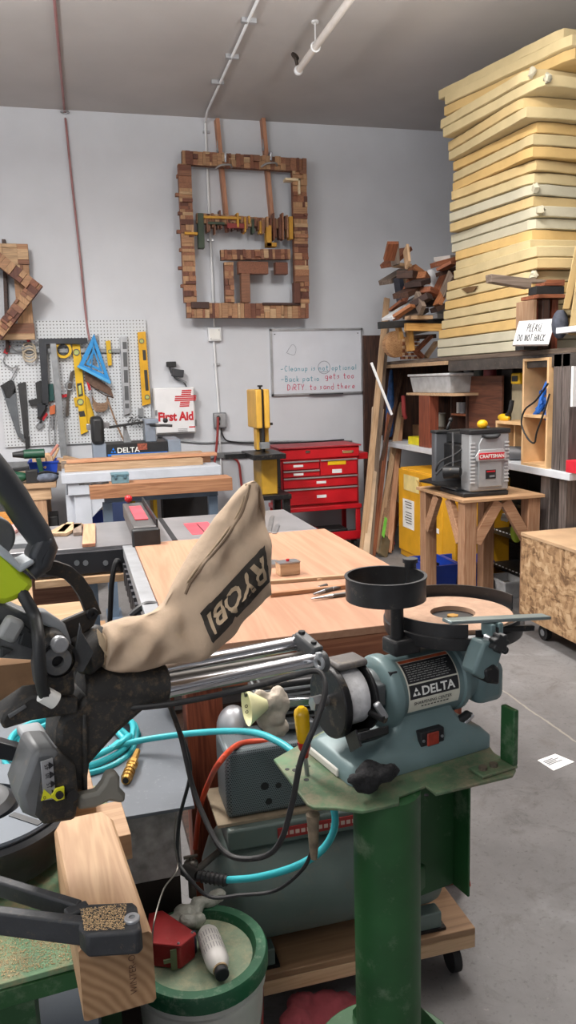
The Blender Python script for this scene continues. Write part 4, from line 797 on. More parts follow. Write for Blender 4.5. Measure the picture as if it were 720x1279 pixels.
# ================= SHELF RACK ON THE RIGHT =================
SX = 2.85; SZ = 1.69; CTZ = .955
def ys(px, x=SX): return at(px, 500, x=x).y
YF0, YN0 = ys(478), 3.55
def rack():
    t = thing('storage_rack', 'heavy dark wood and steel storage rack loaded with foam panels', 'rack', (SX+.5, 5.3, 0))
    dt = wood('dusty rack timber', (110, 96, 82), (72, 60, 52), 1); dz = wood('rack post grey', (108, 98, 94), (70, 62, 58), 2)
    MB().bb((SX, YN0, SZ-.03), (SX+1.5, YF0, SZ)).build('top_shelf', dt, t, bevel=.002)
    MB().bb((SX+.0, YN0, SZ-.11), (SX+.04, ys(560), SZ-.031)).build('front_beam', plain('dark steel beam', (74, 68, 64), .5, .3, .2, 12, dust=.2), t, bevel=.003)
    MB().bb((SX-.03, ys(560), SZ-.06), (SX+.03, YF0, SZ-.0305)).build('front_beam', tan, t, bevel=.002)
    yp = ys(690); MB().bb((SX+.0, yp, 0), (SX+.09, yp+.10, CTZ-.05)).build('post', dz, t, bevel=.003)
    MB().bb((SX+.0, ys(701), CTZ+.0), (SX+.09, ys(691), SZ-.03)).build('post', dz, t, bevel=.003)
    MB().bb((SX+.0, ys(714)+.02, 0), (SX+.09, ys(702), SZ-.03)).build('post', dz, t, bevel=.003)
    MB().bb((SX+.02, ys(699), CTZ), (SX+.05, ys(694), SZ-.11)).build('angle_iron', plain('dark iron', (44, 42, 44), .4, .5), t)
    MB().bb((SX+.0, ys(536), CTZ), (SX+.09, ys(523.5), at(530, 491, x=SX).z-.02)).build('post', redwz, t, bevel=.003)
    for y in (ys(505), ys(640)): MB().bb((SX+.5, y-.04, 0), (SX+.58, y+.04, SZ-.03)).build('post', dkz, t)
    MB().bb((SX+1.0, YN0, 0), (SX+1.03, YF0, SZ-.03)).build('back_panel', plain('dark back board', (54, 44, 38), .8, 0, .25, 3), t)
    MB().bb((SX+.0, YF0-.02, CTZ), (SX+1.0, YF0, SZ-.03)).build('end_panel', dkz, t)
    MB().bb((SX+.0, ys(566), at(530, 491, x=SX).z-.02), (SX+.5, ys(508), at(530, 491, x=SX).z)).build('mid_shelf', tan, t)
rack()
ct = plain('white laminate', (206, 210, 216), .35, 0, .08, 8); 
for i, (a_, b_) in enumerate(((706, 639), (637.5, 487))):
    o = MB().bb((SX-.03, max(YN0, ys(a_+ (14 if i == 0 else 0))), CTZ-.045), (SX+1.0-.005, ys(b_), CTZ)).build('counter_top', ct, bevel=.003); tag(o, ['white edged counter section nearest the right edge, carrying the tall plywood box', 'long white edged counter running back behind the bench planer'][i], 'counter')
# ---- foam panels
foamy = [plain('foam %d' % i, c, .85, 0, .07, 5, .6, dust=.12, dustcol=(150, 128, 92), ds=9) for i, c in enumerate([(196, 171, 122), (200, 167, 108), (192, 174, 132), (186, 157, 104)])]
foamw = plain('foam white', (184, 178, 156), .85, 0, .06, 5, .5, dust=.1, dustcol=(160, 146, 120), ds=9)
FP = [(500,62,52,292),(530,85,75,300),(535,135,72,322),(375,185,58,378),(430,228,68,405),(352,293,87,465),(365,345,90,505),(400,400,105,545),(388,443,103,585),(385,487,103,620),(400,535,98,650),(388,580,92,690),(388,622,90,728),(388,668,90,765),(405,702,97,805),(395,745,100,838),(385,785,110,865),(375,820,112,900),(400,870,105,940),(400,915,82,978),(380,965,78,1015),(380,1010,75,1052),(380,1045,70,1090),(380,1085,62,1120),(350,1110,52,1150),(330,1155,48,1172),(330,1190,48,1210)]
ordn = ['topmost', 'second', 'third', 'fourth', 'fifth', 'sixth', 'seventh', 'eighth', 'ninth', 'tenth', 'eleventh', 'twelfth', 'thirteenth', 'fourteenth']
NP = len(FP); TH = (3.615-SZ)/NP; r = random.Random(21)
for i, (a_, b_, c_, d_) in enumerate(FP):
    zt = SZ+TH*(NP-i); n_ = (530+a_/2.842, 10+b_/2.842); f_ = (530+c_/2.842, 10+d_/2.842)
    def solve(q, lo, hi):
        p = at(*q, z=zt) if abs(zt-HC) > .5 else Vector((99, 0, 0))
        x = min(max(p.x, lo), hi); p = at(q[0], q[1], x=x); return Vector((x, p.y, zt))
    n3 = solve(n_, 2.86, 3.0 if i > 2 else 3.06); f3 = solve(f_, 2.76 if i < 5 else 2.84, 2.93)
    if i > 17: n3 = Vector((2.87, at(*n_, x=2.87).y, zt)); f3 = Vector((2.87, at(*f_, x=2.87).y, zt))
    e = (f3-n3); L = e.length; e.normalize(); s_ = Vector((e.y, -e.x, 0)); Wd = 1.22
    m = MB(); K = 14; th = TH*.93; jr = random.Random(i*7+1)
    # outline with slightly ragged edges
    out = []
    for (A_, B_, k) in ((n3, f3, K), (f3, f3+s_*Wd, 6), (f3+s_*Wd, n3+s_*Wd, 4), (n3+s_*Wd, n3, 10)):
        for j in range(k): out.append(A_.lerp(B_, j/k))
    cen = (n3+f3+s_*Wd*2)/2
    def jit(p, a): q = Vector(p); q += Vector((jr.uniform(-a, a), jr.uniform(-a, a), 0)); return q
    base = [jit(p, .004) for p in out]
    ch = jr.uniform(.01, .045); base[0] = base[0]+(e+s_)*ch*.6
    rings = []
    for h, ins in ((-th, .009), (-th+.005, 0), (-.005, 0), (0, .009)):
        rings.append([p+(cen-p).normalized()*(ins+jr.uniform(0, .002))+Vector((0, 0, h)) for p in base])
    m.loft(rings)
    white_ = i in (12, 14, 15, 25, 26)
    o = m.build('foam_panel', foamw if white_ else foamy[jr.randrange(4)], sharp=30)
    pos = '%s from the top' % ordn[i] if i and i < 14 else ('topmost' if i == 0 else ('%s from the bottom' % ordn[NP-1-i] if i < NP-1 else 'lowest'))
    tag(o, '%s thick foam panel, %s of the tall stack' % ('white' if white_ else 'pale yellow', pos), 'foam panel', 'foam panels stacked on the rack')
    if i in (12, 14, 3, 4, 20, 23): # torn corner crumb
        k = MB(); c = n3+s_*.02+Vector((0, 0, -.03))
        rr = random.Random(i)
        k.ball(c, (.022, .03, .03), 9, 6); k.v = [p+Vector((rr.uniform(-.008, .008), rr.uniform(-.008, .008), rr.uniform(-.008, .008))) for p in k.v]; k.build('torn_corner', foamw, o, label='ragged torn white corner')
t = MB().prism([at(577, 361, x=2.862), at(586, 358, x=2.862), at(598, 357, x=2.862), at(592, 364, x=2.862), at(584, 366, x=2.862)], (-.004, 0, 0)).build('gouge', plain('gouge dark', (96, 70, 40), .9), bpy.data.objects['foam_panel.021'] if 'foam_panel.021' in bpy.data.objects else None)
# leaning foam slabs right edge
for i, (a_, b_, c_, d_) in enumerate((((703, 386), (719, 308), (712, 386), (730, 308)), ((710, 418), (722, 335), (740, 418), (750, 335)))):
    y_ = 4.22-.1*i; P = [at(*a_, y=y_), at(*c_, y=y_), at(*d_, y=y_), at(*b_, y=y_)]
    o = MB().prism(P, (.06, .07, 0)).build('foam_slab', foamy[0], bevel=.004); tag(o, ['narrow yellow foam slab leaning at the right edge of the photo', 'wider yellow foam slab leaning in front at the right edge'][i], 'foam slab')
shelf2 = MB().bb((SX-.05, 3.3, at(700, 428, x=SX).z+.05), (SX+.6, ys(704)+.02, at(700, 428, x=SX).z+.085)).build('white_shelf', ct, bevel=.003); tag(shelf2, 'white shelf end under the leaning foam slabs', 'shelf')
# ---- sign
p = at(664, 413, x=2.72); t = thing('handwritten_sign', 'small white sign reading please do not hack in front of the foam', 'sign', (2.75, ys(668, 2.72), SZ))
a3, b3, c3, d3 = at(642, 430, y=4.33), at(686, 430, y=4.33), at(695, 397.5, y=4.42), at(650, 401, y=4.42)
a3, b3, c3, d3 = at(641, 430.5, y=4.36), at(686, 430, y=4.30), at(695, 397.5, y=4.36), at(649, 401, y=4.42)
n = (b3-a3).cross(d3-a3).normalized(); n = n if n.dot(fwd) < 0 else -n
MB().prism([a3, b3, c3, d3], -n*.02).build('board', whitep, t, bevel=.002)
ux = (b3-a3).normalized(); uy = (d3-a3); hh = uy.length; uy.normalize(); ll = (b3-a3).length
fm = lambda u, v: a3+ux*u+uy*v+n*.0012
m = MB(); hand(m, 'PLEASE', ll*.28, hh*.56, hh*.30, fm, .0021, fit=ll*.44); hand(m, 'DO NOT HACK', ll*.08, hh*.14, hh*.28, fm, .0021, fit=ll*.78); m.build('handwriting', ink, t)
o = MB().bb((at(655, 434, y=4.4).x, 4.40, SZ), (at(672, 434, y=4.4).x, 4.5, SZ+.06)).build('sign_block', black); tag(o, 'small black block propping the white sign on the rack', 'block')
# wood stored beside sign
for i, (px, wd, m_) in enumerate(((669, 5, tanz), (675, 7, redwz), (683, 10, dkz), (694, 9, redwz))):
    y_ = 4.42+.05*(i % 2); a_ = at(px-wd/2, 400, y=y_); b_ = at(px+wd/2, 374, y=y_); o = MB().bb((a_.x, y_, SZ+.002), (b_.x-.002, y_+.2, b_.z)).build('upright_block', m_, bevel=.002); tag(o, ['thin tan wood block, leftmost in the row behind the sign', 'reddish brown block second from the left behind the sign', 'dark brown block in the row behind the sign', 'orange brown block at the right end behind the sign'][i], 'wood block', 'wood blocks behind the sign')
zc = at(680, 373, y=4.42).z
o = board('wood_offcut', 'flat brown board lying over the row of upright blocks', 'board', (at(662, 370, y=4.5).x, 4.5, zc+.014), (at(705, 370, y=4.5).x, 4.5, zc+.014), .2, .022, redw)
o = board('black_bar', 'black square bar on top of the wood blocks by the sign', 'bar', (at(671, 361, y=4.45).x, 4.5, zc+.055), (at(706, 361, y=4.45).x, 4.5, zc+.055), .09, .05, black)
o = board('wood_offcut', 'orange brown board above the black bar by the foam', 'board', (at(681, 352, y=4.45).x, 4.5, zc+.10), (at(706, 352, y=4.45).x, 4.5, zc+.10), .1, .035, redw)
o = MB().prism([at(614, 342, y=4.3), at(684, 350, y=4.3), at(681, 352.5, y=4.3), at(665, 353, y=4.3), at(664, 360, y=4.3), at(615, 352, y=4.3)], (0, .07, 0)).build('slotted_board', gryw, bevel=.002); tag(o, 'grey brown slotted board jutting left in front of the foam', 'board')
o = MB().ball(at(700, 405, y=4.3), (.05, .05, .09), 12, 8).build('blue_grey_bag', plain('dark blue grey cloth', (62, 66, 78), .8, 0, .3, 30, .5)); tag(o, 'dark blue grey cloth bundle right of the sign', 'bundle')
# ---- offcut pile
PX = lambda cx, cy: (470+cx/6.545, 290+cy/6.545)
pile = [((105,225),(140,85),34,redw,'reddish brown stub at the very top of the offcut pile'),((150,85),(160,270),32,gryw,'grey brown stub next to the highest one on the offcut pile'),((90,275),(240,140),34,redw,'slanting dark red stick near the top of the pile'),((245,130),(262,270),22,tan,'tan stick at the upper right of the pile top'),((155,268),(270,280),26,tan,'short tan block under the top sticks'),
((75,410),(240,310),40,gryw,'flat grey board sticking out left near the pile top'),((190,350),(320,345),60,dkw,'dark board under the grey flat one'),((180,370),(215,610),40,plain('blue black board',(44,48,60),.6),'steep blue black board in the offcut pile'),((235,395),(240,430),50,tan,'small tan block in the middle of the pile'),((225,540),(290,400),38,redw,'reddish stick crossing the middle of the pile'),
((290,290),(420,385),50,wood('orange brown offcut',(170,112,72),(122,72,44),0),'orange brown board sloping right in the pile'),((340,350),(420,460),60,MC['orange brown offcut'],'second orange brown board below the sloping one'),((250,470),(370,440),50,gryw,'grey chunk in the heart of the pile'),((240,590),(420,480),20,dkw,'dark long stick above the white strip'),
((90,710),(490,460),24,whitep,'long white strip slanting across the offcut pile'),((130,640),(230,560),22,redw,'thin reddish stick left of the white strip'),((250,640),(380,620),60,dkw,'dark chunk low in the pile'),((280,690),(370,640),36,gryw,'grey block just above the black rail'),((400,560),(500,540),110,plain('deep brown clutter',(52,36,32),.8),'deep brown block in the dark right part of the pile'),
((150,700),(215,660),50,redw,'red brown block at the lower left of the pile'),((440,690),(550,690),34,whitep,'white block resting at the right of the black rail'),((510,700),(560,590),22,whitep,'thin white strip standing by the foam'),
((470,270),(640,225),40,redw,'brown board jutting left near the foam top right'),((540,215),(640,205),36,plain('light grey block',(176,170,166),.7),'pale grey block on top beside the foam'),((520,310),(640,250),26,redw,'narrow brown board under the jutting one'),((515,345),(640,300),34,dkw,'dark board low in the right hand cluster'),((520,510),(600,340),30,redw,'steep brown stick beside the foam'),((545,505),(615,340),18,gryw,'thin grey stick beside the steep brown one'),((500,600),(560,480),30,MC['orange brown offcut'],'short brown stick low beside the foam'),
((200,520),(330,460),44,dkw,'dark brown chunk behind the crossing reddish stick'),((300,600),(440,520),50,MC['deep brown clutter'],'very dark board filling the pile behind the white strip'),((260,700),(440,700),30,tan,'flat tan board lying directly on the black rail'),((380,470),(500,520),46,redw,'red brown slab in the right half of the pile'),((330,520),(380,640),40,gryw,'grey brown stub standing in the low middle of the pile'),((470,640),(560,600),40,dkw,'dark chunk above the white block beside the foam'),((300,430),(380,400),40,MC['deep brown clutter'],'dark block behind the sloping orange brown board'),((160,690),(300,600),26,MC['orange brown offcut'],'orange stick rising from the left end of the black rail')]
for i, (a_, b_, wpx, m_, lb) in enumerate(pile):
    y_ = 6.25+((i*37) % 11)*.05 if i < 22 else 5.98+.05*(i % 3); A_ = at(*PX(*a_), y=y_); B_ = at(*PX(*b_), y=y_+.12*((i % 3)-1)); ww = wpx/6.545*y_/985*1.02
    board('wood_offcut', lb, 'wood offcut', A_, B_, .09+.03*(i % 3), ww, m_, up=(0, 1, 0) if 0 else (0, 0, 1) if abs((B_-A_).normalized().z) < .7 else (1, 0, 0))
# fix widths: the on-screen width is the board thickness along the view plane
o = MB().ball(at(*PX(450, 430), y=6.3), (.07, .06, .13), 14, 9).build('plastic_wrap', plain('milky plastic', (196, 196, 200), .3, 0, .1, 20, .6)); tag(o, 'crumpled milky plastic wrap in the middle of the offcut pile', 'plastic')
p0, p1 = at(*PX(22, 762), y=6.15), at(*PX(550, 735), y=6.15)
board('black_rail', 'long black rail lying level under the offcut pile', 'rail', p0, p1, .05, .055, black)
q0, q1 = at(*PX(240, 775), y=6.05), at(*PX(535, 780), y=6.05); board('wood_offcut', 'long tan board under the black rail', 'wood offcut', q0, q1, .05, .06, wood('ochre pine', (206, 160, 92), (178, 128, 62), 0))
for i, (a_, b_, wpx, m_, lb) in enumerate((((175, 750), (205, 875), 30, MC['ochre pine'], 'thin ochre stick hanging down from the black rail'), ((265, 780), (285, 970), 50, MC['ochre pine'], 'thick ochre stick standing under the black rail'), ((225, 840), (440, 790), 40, galv, 'dark grey metal bar below the tan board'), ((330, 970), (450, 850), 26, redw, 'reddish diagonal stick on the rack end'), ((320, 960), (380, 1025), 30, redw, 'short reddish stick crossing the diagonal one'), ((405, 1025), (495, 900), 28, tan, 'pale diagonal stick next to the white foam'), ((300, 860), (480, 850), 34, dkw, 'dark stick behind the diagonals'))):
    y_ = 6.2+.04*i; A_ = at(*PX(*a_), y=y_); B_ = at(*PX(*b_), y=y_); board('wood_offcut', lb, 'wood offcut', A_, B_, .07, wpx/6.545*y_/985, m_, up=(0, 0, 1) if abs((B_-A_).normalized().z) < .7 else (1, 0, 0))
c = at(*PX(165, 915), y=6.5); t = thing('log_slices', 'stack of round log slices and gridded blocks at the far end of the rack', 'log slice', (c.x, 6.5, SZ))
MB().lathe([(.001, 0), (.10, 0), (.115, .004), (.115, .08), (.001, .08)], c+Vector((0, -.04, 0)), (0, 1, 0), 20).build('slice', wood('log end', (190, 148, 104), (140, 98, 62), 1, 2), t)
m = MB()
for gx in range(6):
    for gz in range(7): m.mi = (gx+gz) % 2; m.box((c.x+.05+gx*.028, 6.48, SZ+.02+gz*.03), (.02, .06, .022))
m.build('gridded_blocks', [redw, tan], t)
o = MB().bb(at(*PX(62, 1090), x=SX+.0)-Vector((0.04, 0, 0)), at(*PX(290, 1045), x=SX+.05)).build('shelf_edge_board', redw, bevel=.002) if 0 else None

# ---- long lumber leaning at the rack end
CP = lambda x, y: (440+x/2.571, 280+y/2.571)
lean = [((38,1000),(112,238),15,tan,'tallest tan board leaning at the far end of the rack'),((62,1000),(114,300),12,gryw,'grey brown board right behind the tallest leaning one'),((30,1038),(165,462),9,wood('speckled rod',(110,80,62),(60,42,34),0,3),'thin speckled dark rod leaning across the lumber bundle'),((78,1050),(168,522),13,tan,'tan stick leaning furthest right over the others'),
((60,1030),(78,590),24,plain('pale board',(206,182,154),.6,0,.1),'wide pale board in the middle of the leaning bundle'),((90,1050),(97,680),15,whitep,'white painted strip standing in the bundle'),((45,1010),(70,700),14,MC['pinkish pine'],'pinkish board standing at the left of the bundle'),((100,1055),(140,835),26,plain('olive brown board',(96,86,66),.7,0,.2),'short olive board with green paint at the bundle foot'),
((70,1045),(125,560),12,redw,'red brown stick leaning in the bundle'),((110,1060),(150,900),20,redw,'short red brown offcut at the right foot of the bundle'),((52,1020),(100,560),10,tan,'narrow tan stick leaning left of the white strip'),((125,1040),(165,560),12,MC['orange brown offcut'],'orange brown stick leaning beside the rack post'),((84,1060),(110,760),12,gryw,'grey stick standing in front of the bundle'),((68,1030),(92,480),9,dkw,'thin dark stick inside the leaning bundle'),((50,1000),(104,420),16,MC['pale board'],'long pale board behind the tallest leaning one'),((96,1058),(135,700),18,tanz,'short tan board propped at the front of the bundle'),((118,1050),(158,620),14,MC['pinkish pine'],'pinkish stick at the right of the lumber bundle'),((58,1035),(84,740),20,MC['foam pink'] if 'foam pink' in MC else redw,'short reddish offcut at the left foot of the bundle'),((74,1045),(118,640),14,whitep,'narrow white board in the right half of the bundle')]
for i, (a_, b_, wpx, m_, lb) in enumerate(lean):
    A_ = at(*CP(*a_), z=.0); yb = 6.3+.045*(i % 7); A_ = at(*CP(*a_), y=yb); B_ = at(*CP(*b_), y=yb+.62+.02*(i % 4)); 
    d = (B_-A_).normalized(); A_ = A_-d*((A_.z-.012)/d.z)
    board('leaning_board', lb, 'board', A_, B_, wpx/2.571*6.6/985*1.35, .022, m_, up=(0, 1, 0), group='boards leaning at the rack end')
A_, B_ = at(*CP(60, 445), y=6.25), at(*CP(130, 615), y=6.25); d = (A_-B_).normalized(); board('white_stick', 'white stick leaning the other way across the lumber bundle', 'stick', at(*CP(62, 445), y=6.22), at(*CP(128, 612), y=6.22), .014, .02, whitep)
o = MB().tube([at(489, 462, y=6.95), at(488, 500, y=6.92), at(487, 530, y=6.92), at(488, 545, y=6.95)], lambda t_: .012+.028*math.sin(t_*3.0), 9).build('blue_tarp', plain('tarp blue', (34, 78, 134), .6, 0, .3, 25, .5)); tag(o, 'folded blue tarp hanging behind the leaning boards', 'tarp')
o = MB().prism([at(476, 700, y=6.72), at(497, 692, y=6.72), at(490, 662, y=6.76), at(480, 625, y=6.78)], (0, .03, 0)).build('pink_foam_board', plain('foam pink', (206, 116, 130), .7)); tag(o, 'pink foam board offcut at the foot of the leaning lumber', 'foam board')
o = MB().prism([at(477, 668, y=6.3), at(481, 645, y=6.34), at(484, 648, y=6.34), at(480, 672, y=6.3)], (0, -.004, 0)).build('green_paint', plain('paint green', (110, 190, 70), .6), bpy.data.objects['leaning_board.007'])
# fix parent transform (board objects carry their own matrix)
o.matrix_parent_inverse = bpy.data.objects['leaning_board.007'].matrix_world.inverted(); o.location = (0, 0, 0)

# ---- yellow cabinet
def cab():
    x0 = 2.70; y0, y1 = ys(571, x0), ys(497, x0); z1 = at(497, 583, x=x0).z; cy = plain('cabinet yellow', (218, 160, 32), .5, 0, .08, 7)
    t = thing('safety_cabinet', 'yellow metal safety cabinet with taped notices under the counter', 'cabinet', (x0+.2, (y0+y1)/2, 0))
    MB().bb((x0+.02, y0, 0), (x0+.45, y1, z1)).build('body', cy, t, bevel=.008); ym = ys(553.5, x0)
    MB().bb((x0, ym+.004, .06), (x0+.019, y1-.01, z1-.01)).build('door', cy, t, bevel=.005); MB().bb((x0, y0+.01, .06), (x0+.019, ym-.004, z1-.01)).build('door', cy, t, bevel=.005)
    def note(pa, pb, m_, nm): a_ = at(*pa, x=x0-.003); b_ = at(*pb, x=x0-.003); MB().bb((x0-.003, a_.y, a_.z), (x0-.001, b_.y, b_.z)).build(nm, m_, t); return a_, b_
    note((504.5, 592), (523.5, 617), plain('cream note', (226, 206, 138), .8), 'cream_note'); a_, b_ = note((503.5, 622), (517.5, 663), paper, 'white_notice')
    for k in range(9): 
        if k == 3: continue
        zz = a_.z+(b_.z-a_.z)*(.1+.09*k); MB().bb((x0-.005, a_.y+(b_.y-a_.y)*(.2+.05*(k % 3)), zz), (x0-.0035, b_.y+(a_.y-b_.y)*.2, zz+.006)).build('notice_line', ink, t)
    note((538, 657), (548.5, 667), paper, 'label'); m = MB()
    for k in range(3): m.mi = 0; MB().bar((x0-.003, ys(528, x0)+.03*k, z1-.12), (x0-.003, ys(528, x0)+.03*k+.05, z1-.07), .003, .006).build('scribble', plain('scribble brown', (150, 100, 20)), t)
cab()
# ---- items on the counter inside the rack
def bxy(name, label, cat, px0, py0, px1, py1, x, dep, m, z0=None, **k):
    a_ = at(px0, py0, x=x); b_ = at(px1, py1, x=x); zb = b_.z if z0 is None else z0
    o = MB().bb((x, b_.y, zb), (x+dep, a_.y, at(px0, py0, x=x).z)).build(name, m, bevel=k.get('bevel', .004)); return tag(o, label, cat, k.get('group'))
zs = at(530, 491, x=SX).z
t = thing('storage_tote', 'clear milky plastic tote with white lid on the upper shelf', 'tote', (SX+.2, ys(538), zs)); clr = plain('milky clear', (206, 208, 210), .25, 0, .12, 14, 0, alpha=.75)
y0, y1 = ys(562, SX+.03), ys(512, SX+.03); zt = at(538, 470, x=SX+.03).z
MB().loft([[Vector((SX+.05, y0+.03, zs)), Vector((SX+.35, y0+.03, zs)), Vector((SX+.35, y1-.03, zs)), Vector((SX+.05, y1-.03, zs))], [Vector((SX+.03, y0, zt)), Vector((SX+.37, y0, zt)), Vector((SX+.37, y1, zt)), Vector((SX+.03, y1, zt))]]).build('tub', clr, t, bevel=.006); MB().bb((SX+.015, y0-.015, zt+.001), (SX+.385, y1+.015, zt+.022)).build('lid', plain('frosted lid', (220, 222, 224), .35), t, bevel=.006)
bxy('brown_partition', 'large scuffed brown plywood side in the middle of the rack', 'panel', 584, 470, 626, 560, SX+.22, .02, wood('scuffed plywood', (122, 74, 52), (84, 48, 34), 1, .6), z0=CTZ)
t = thing('cubby_shelf', 'small red brown cubby with cans left of the scuffed panel', 'shelf', (SX+.3, ys(573, SX+.2), CTZ)); y0, y1 = ys(583.5, SX+.2), ys(563, SX+.2); zt = at(570, 472, x=SX+.2).z
MB().bb((SX+.38, y0, CTZ), (SX+.4, y1, zt)).build('back', redwz, t)
for y in (y0, y1-.02): MB().bb((SX+.2, y, CTZ), (SX+.38, y+.02, zt)).build('side', dkz, t)
lv = [CTZ, at(570, 519, x=SX+.2).z, at(570, 494, x=SX+.2).z, zt-.02]
for z in lv: MB().bb((SX+.2, y0+.02, z), (SX+.379, y1-.02, z+.015)).build('shelf', redw, t)
def can(label, p, r_, h, m_, lid=steel, group=None):
    t = thing('paint_can', label, 'can', p, group=group); MB().lathe([(.001, 0), (r_, 0), (r_, h*.96), (r_*.96, h*.97)], p, (0, 0, 1), 20).build('can', m_, t); MB().lathe([(.001, h*.95), (r_*.93, h*.95), (r_*.97, h), (r_, h*.97)], p, (0, 0, 1), 20).build('lid', lid, t)
for i, (px, r_, h, m_, l) in enumerate(((569, .05, .13, plain('can cream', (150, 144, 134)), 'cream paint can furthest left on top of the cubby'), (586, .042, .12, galv, 'dented silver can on the shelf above the scuffed panel'), (599, .045, .12, plain('can dark green', (60, 66, 60)), 'dark can between the silver and the red one'), (612, .05, .12, plain('can red', (112, 36, 40)), 'dark red can at the right above the scuffed panel'))):
    can(l, (SX+.27, ys(px, SX+.27), zt+.001), r_, h, m_)
board('plank_shelf', 'narrow dark shelf plank carrying the cans above the panel', 'shelf', (SX+.3, ys(622, SX+.3), zt-.012), (SX+.3, y0-.005, zt-.012), .16, .022, dkw)
for i, (px, lv_, m_, l) in enumerate(((573, 1, white, 'white can on the middle cubby shelf'), (579, 1, plain('can grey', (150, 152, 156)), 'grey can beside the white one in the cubby'), (577, 2, plain('can blue', (50, 70, 150)), 'blue container on the upper cubby shelf'))):
    can(l, (SX+.27, ys(px, SX+.27), lv[lv_]+.016), .028, .09, m_, m_)
bxy('yellow_bin', 'bright yellow bin on the counter behind the leaning boards', 'bin', 510, 545, 523, 558, SX+.03, .15, plain('bright yellow', (222, 206, 30)), z0=CTZ)
bxy('cardboard_box', 'brown cardboard box behind the yellow bin', 'box', 504, 529, 524, 560, SX+.3, .2, plain('kraft card', (130, 98, 70), .8), z0=CTZ)
bxy('cardboard_box', 'low kraft box right of the reddish post', 'box', 538, 540, 549, 565, SX+.06, .2, plain('light kraft', (160, 128, 96), .8), z0=CTZ)
for i, px in enumerate((539, 545, 551)): can(['cream jar stacked above the low kraft box, left', 'cream jar stacked above the low kraft box, middle', 'cream jar stacked above the low kraft box, right'][i], (SX+.35, ys(px, SX+.35), at(545, 532, x=SX+.35).z), .045, .12, plain('jar cream', (176, 172, 160)), white, 'cream jars behind the reddish post')
o = MB().bb((SX+.28, ys(555, SX+.28), CTZ), (SX+.42, ys(536, SX+.28), at(545, 532, x=SX+.35).z-.001)).build('jar_crate', gryw); tag(o, 'grey wooden crate holding up the cream jars', 'crate')
o = MB().tube([at(504, 495, x=SX+.1), at(505, 515, x=SX+.08), at(507, 522, x=SX+.1)], .02, 8).build('red_cloth', plain('dull red cloth', (140, 44, 44), .8)); tag(o, 'dull red cloth strip hanging under the tote shelf', 'cloth')
bxy('cream_panel', 'upright cream panel right of the scuffed plywood', 'panel', 640, 470, 651, 545, SX+.3, .02, plain('cream panel', (190, 176, 146)), z0=CTZ)
bxy('dark_board', 'upright dark grey panel beside the cream one', 'panel', 627, 455, 638, 545, SX+.35, .02, plain('grey panel', (84, 80, 78)), z0=CTZ)
t = thing('tape_measure', 'yellow framed square gauge hanging in the rack', 'gauge', at(643.5, 478, x=SX+.15)); a_, b_ = at(638.5, 466, x=SX+.15), at(649, 480, x=SX+.15)
MB().bb((SX+.15, b_.y, b_.z), (SX+.19, a_.y, a_.z)).build('frame', yellow, t, bevel=.01); MB().bb((SX+.146, b_.y+.02, b_.z+.02), (SX+.149, a_.y-.02, a_.z-.02)).build('face', black, t)
t = thing('tall_plywood_box', 'tall open plywood box with a middle shelf at the right of the rack', 'box', (SX+.05, ys(672), CTZ)); x0, x1 = SX-.02, SX+.28; y0, y1 = ys(688.5), ys(656); z0 = CTZ; z1 = at(672, 446, x=SX-.02).z-.005; zmid = at(670, 522, x=SX-.02).z; plyw = wood('honey plywood', (206, 152, 92), (172, 116, 64), 1, .5); pe = plain('ply edge', (222, 182, 134), .6)
for y in (y0, y1-.018): MB().bb((x0, y, z0), (x1, y+.018, z1)).build('side', pe if y == y1-.018 else pe, t, bevel=.001)
MB().bb((x1, y0, z0), (x1+.01, y1, z1)).build('back', plyw, t)
for z in (z0, zmid, z1-.018): MB().bb((x0, y0+.018, z), (x1, y1-.018, z+.018)).build('shelf', pe, t, bevel=.001)
t = thing('blue_strap', 'bright blue ratchet strap bundle on the middle shelf of the plywood box', 'strap', (SX+.1, ys(678, SX+.1), zmid+.018)); r = random.Random(2); bs = plain('strap blue', (28, 100, 190), .5, 0, .15)
for k in range(9):
    c = at(r.uniform(669, 684), r.uniform(500, 516), x=SX+.05); MB().tube([c+Vector((r.uniform(-.03, .05), r.uniform(-.05, .05), r.uniform(-.04, .08))) for _ in range(4)], .014, 6).build('strap_fold', bs, t)
MB().tube([at(683, 515, x=SX+.0), at(686, 490, x=SX+.02), at(684, 478, x=SX+.03), at(676, 500, x=SX+.0)], .014, 6).build('strap_fold', bs, t)
tag(MB().tube([at(685, 479, x=SX-.04), at(670, 500, x=SX-.04), at(656, 512, x=SX-.05), at(652, 530, x=SX-.05), at(660, 548, x=SX-.05), at(668, 553, x=SX-.04), at(671, 540, x=SX-.04), at(680, 515, x=SX-.04), at(687, 492, x=SX-.03)], .006, 7).build('extension_cord', rubber), 'black cord looping out of the tall plywood box', 'cord')
t = thing('small_plywood_shelf', 'low plywood shelf box left of the tall plywood box', 'shelf', (SX+.05, ys(640), CTZ)); y0, y1 = ys(652.5), ys(620); z1 = at(640, 527, x=SX).z
MB().bb((SX, y0, z1-.018), (SX+.3, y1, z1)).build('top', pe, t); MB().bb((SX, y1-.018, CTZ), (SX+.3, y1, z1-.019)).build('side', pe, t); MB().bb((SX+.1, ys(628.5), CTZ), (SX+.3, ys(628.5)+.018, z1-.019)).build('divider', pe, t); MB().bb((SX+.3, y0, CTZ), (SX+.31, y1, z1)).build('back', plyw, t)
p = at(630, 523, x=SX+.05); p.z = z1+.02; t = thing('heat_gun', 'yellow and black hand tool on the low plywood shelf', 'tool', (p.x, p.y, z1)); MB().ball(p, (.03, .07, .028), 14, 8).build('body', yellow, t); MB().tube([p, at(637, 515, x=SX+.05), at(640, 500, x=SX+.06)], .016, 8).build('cord_bundle', rubber, t)
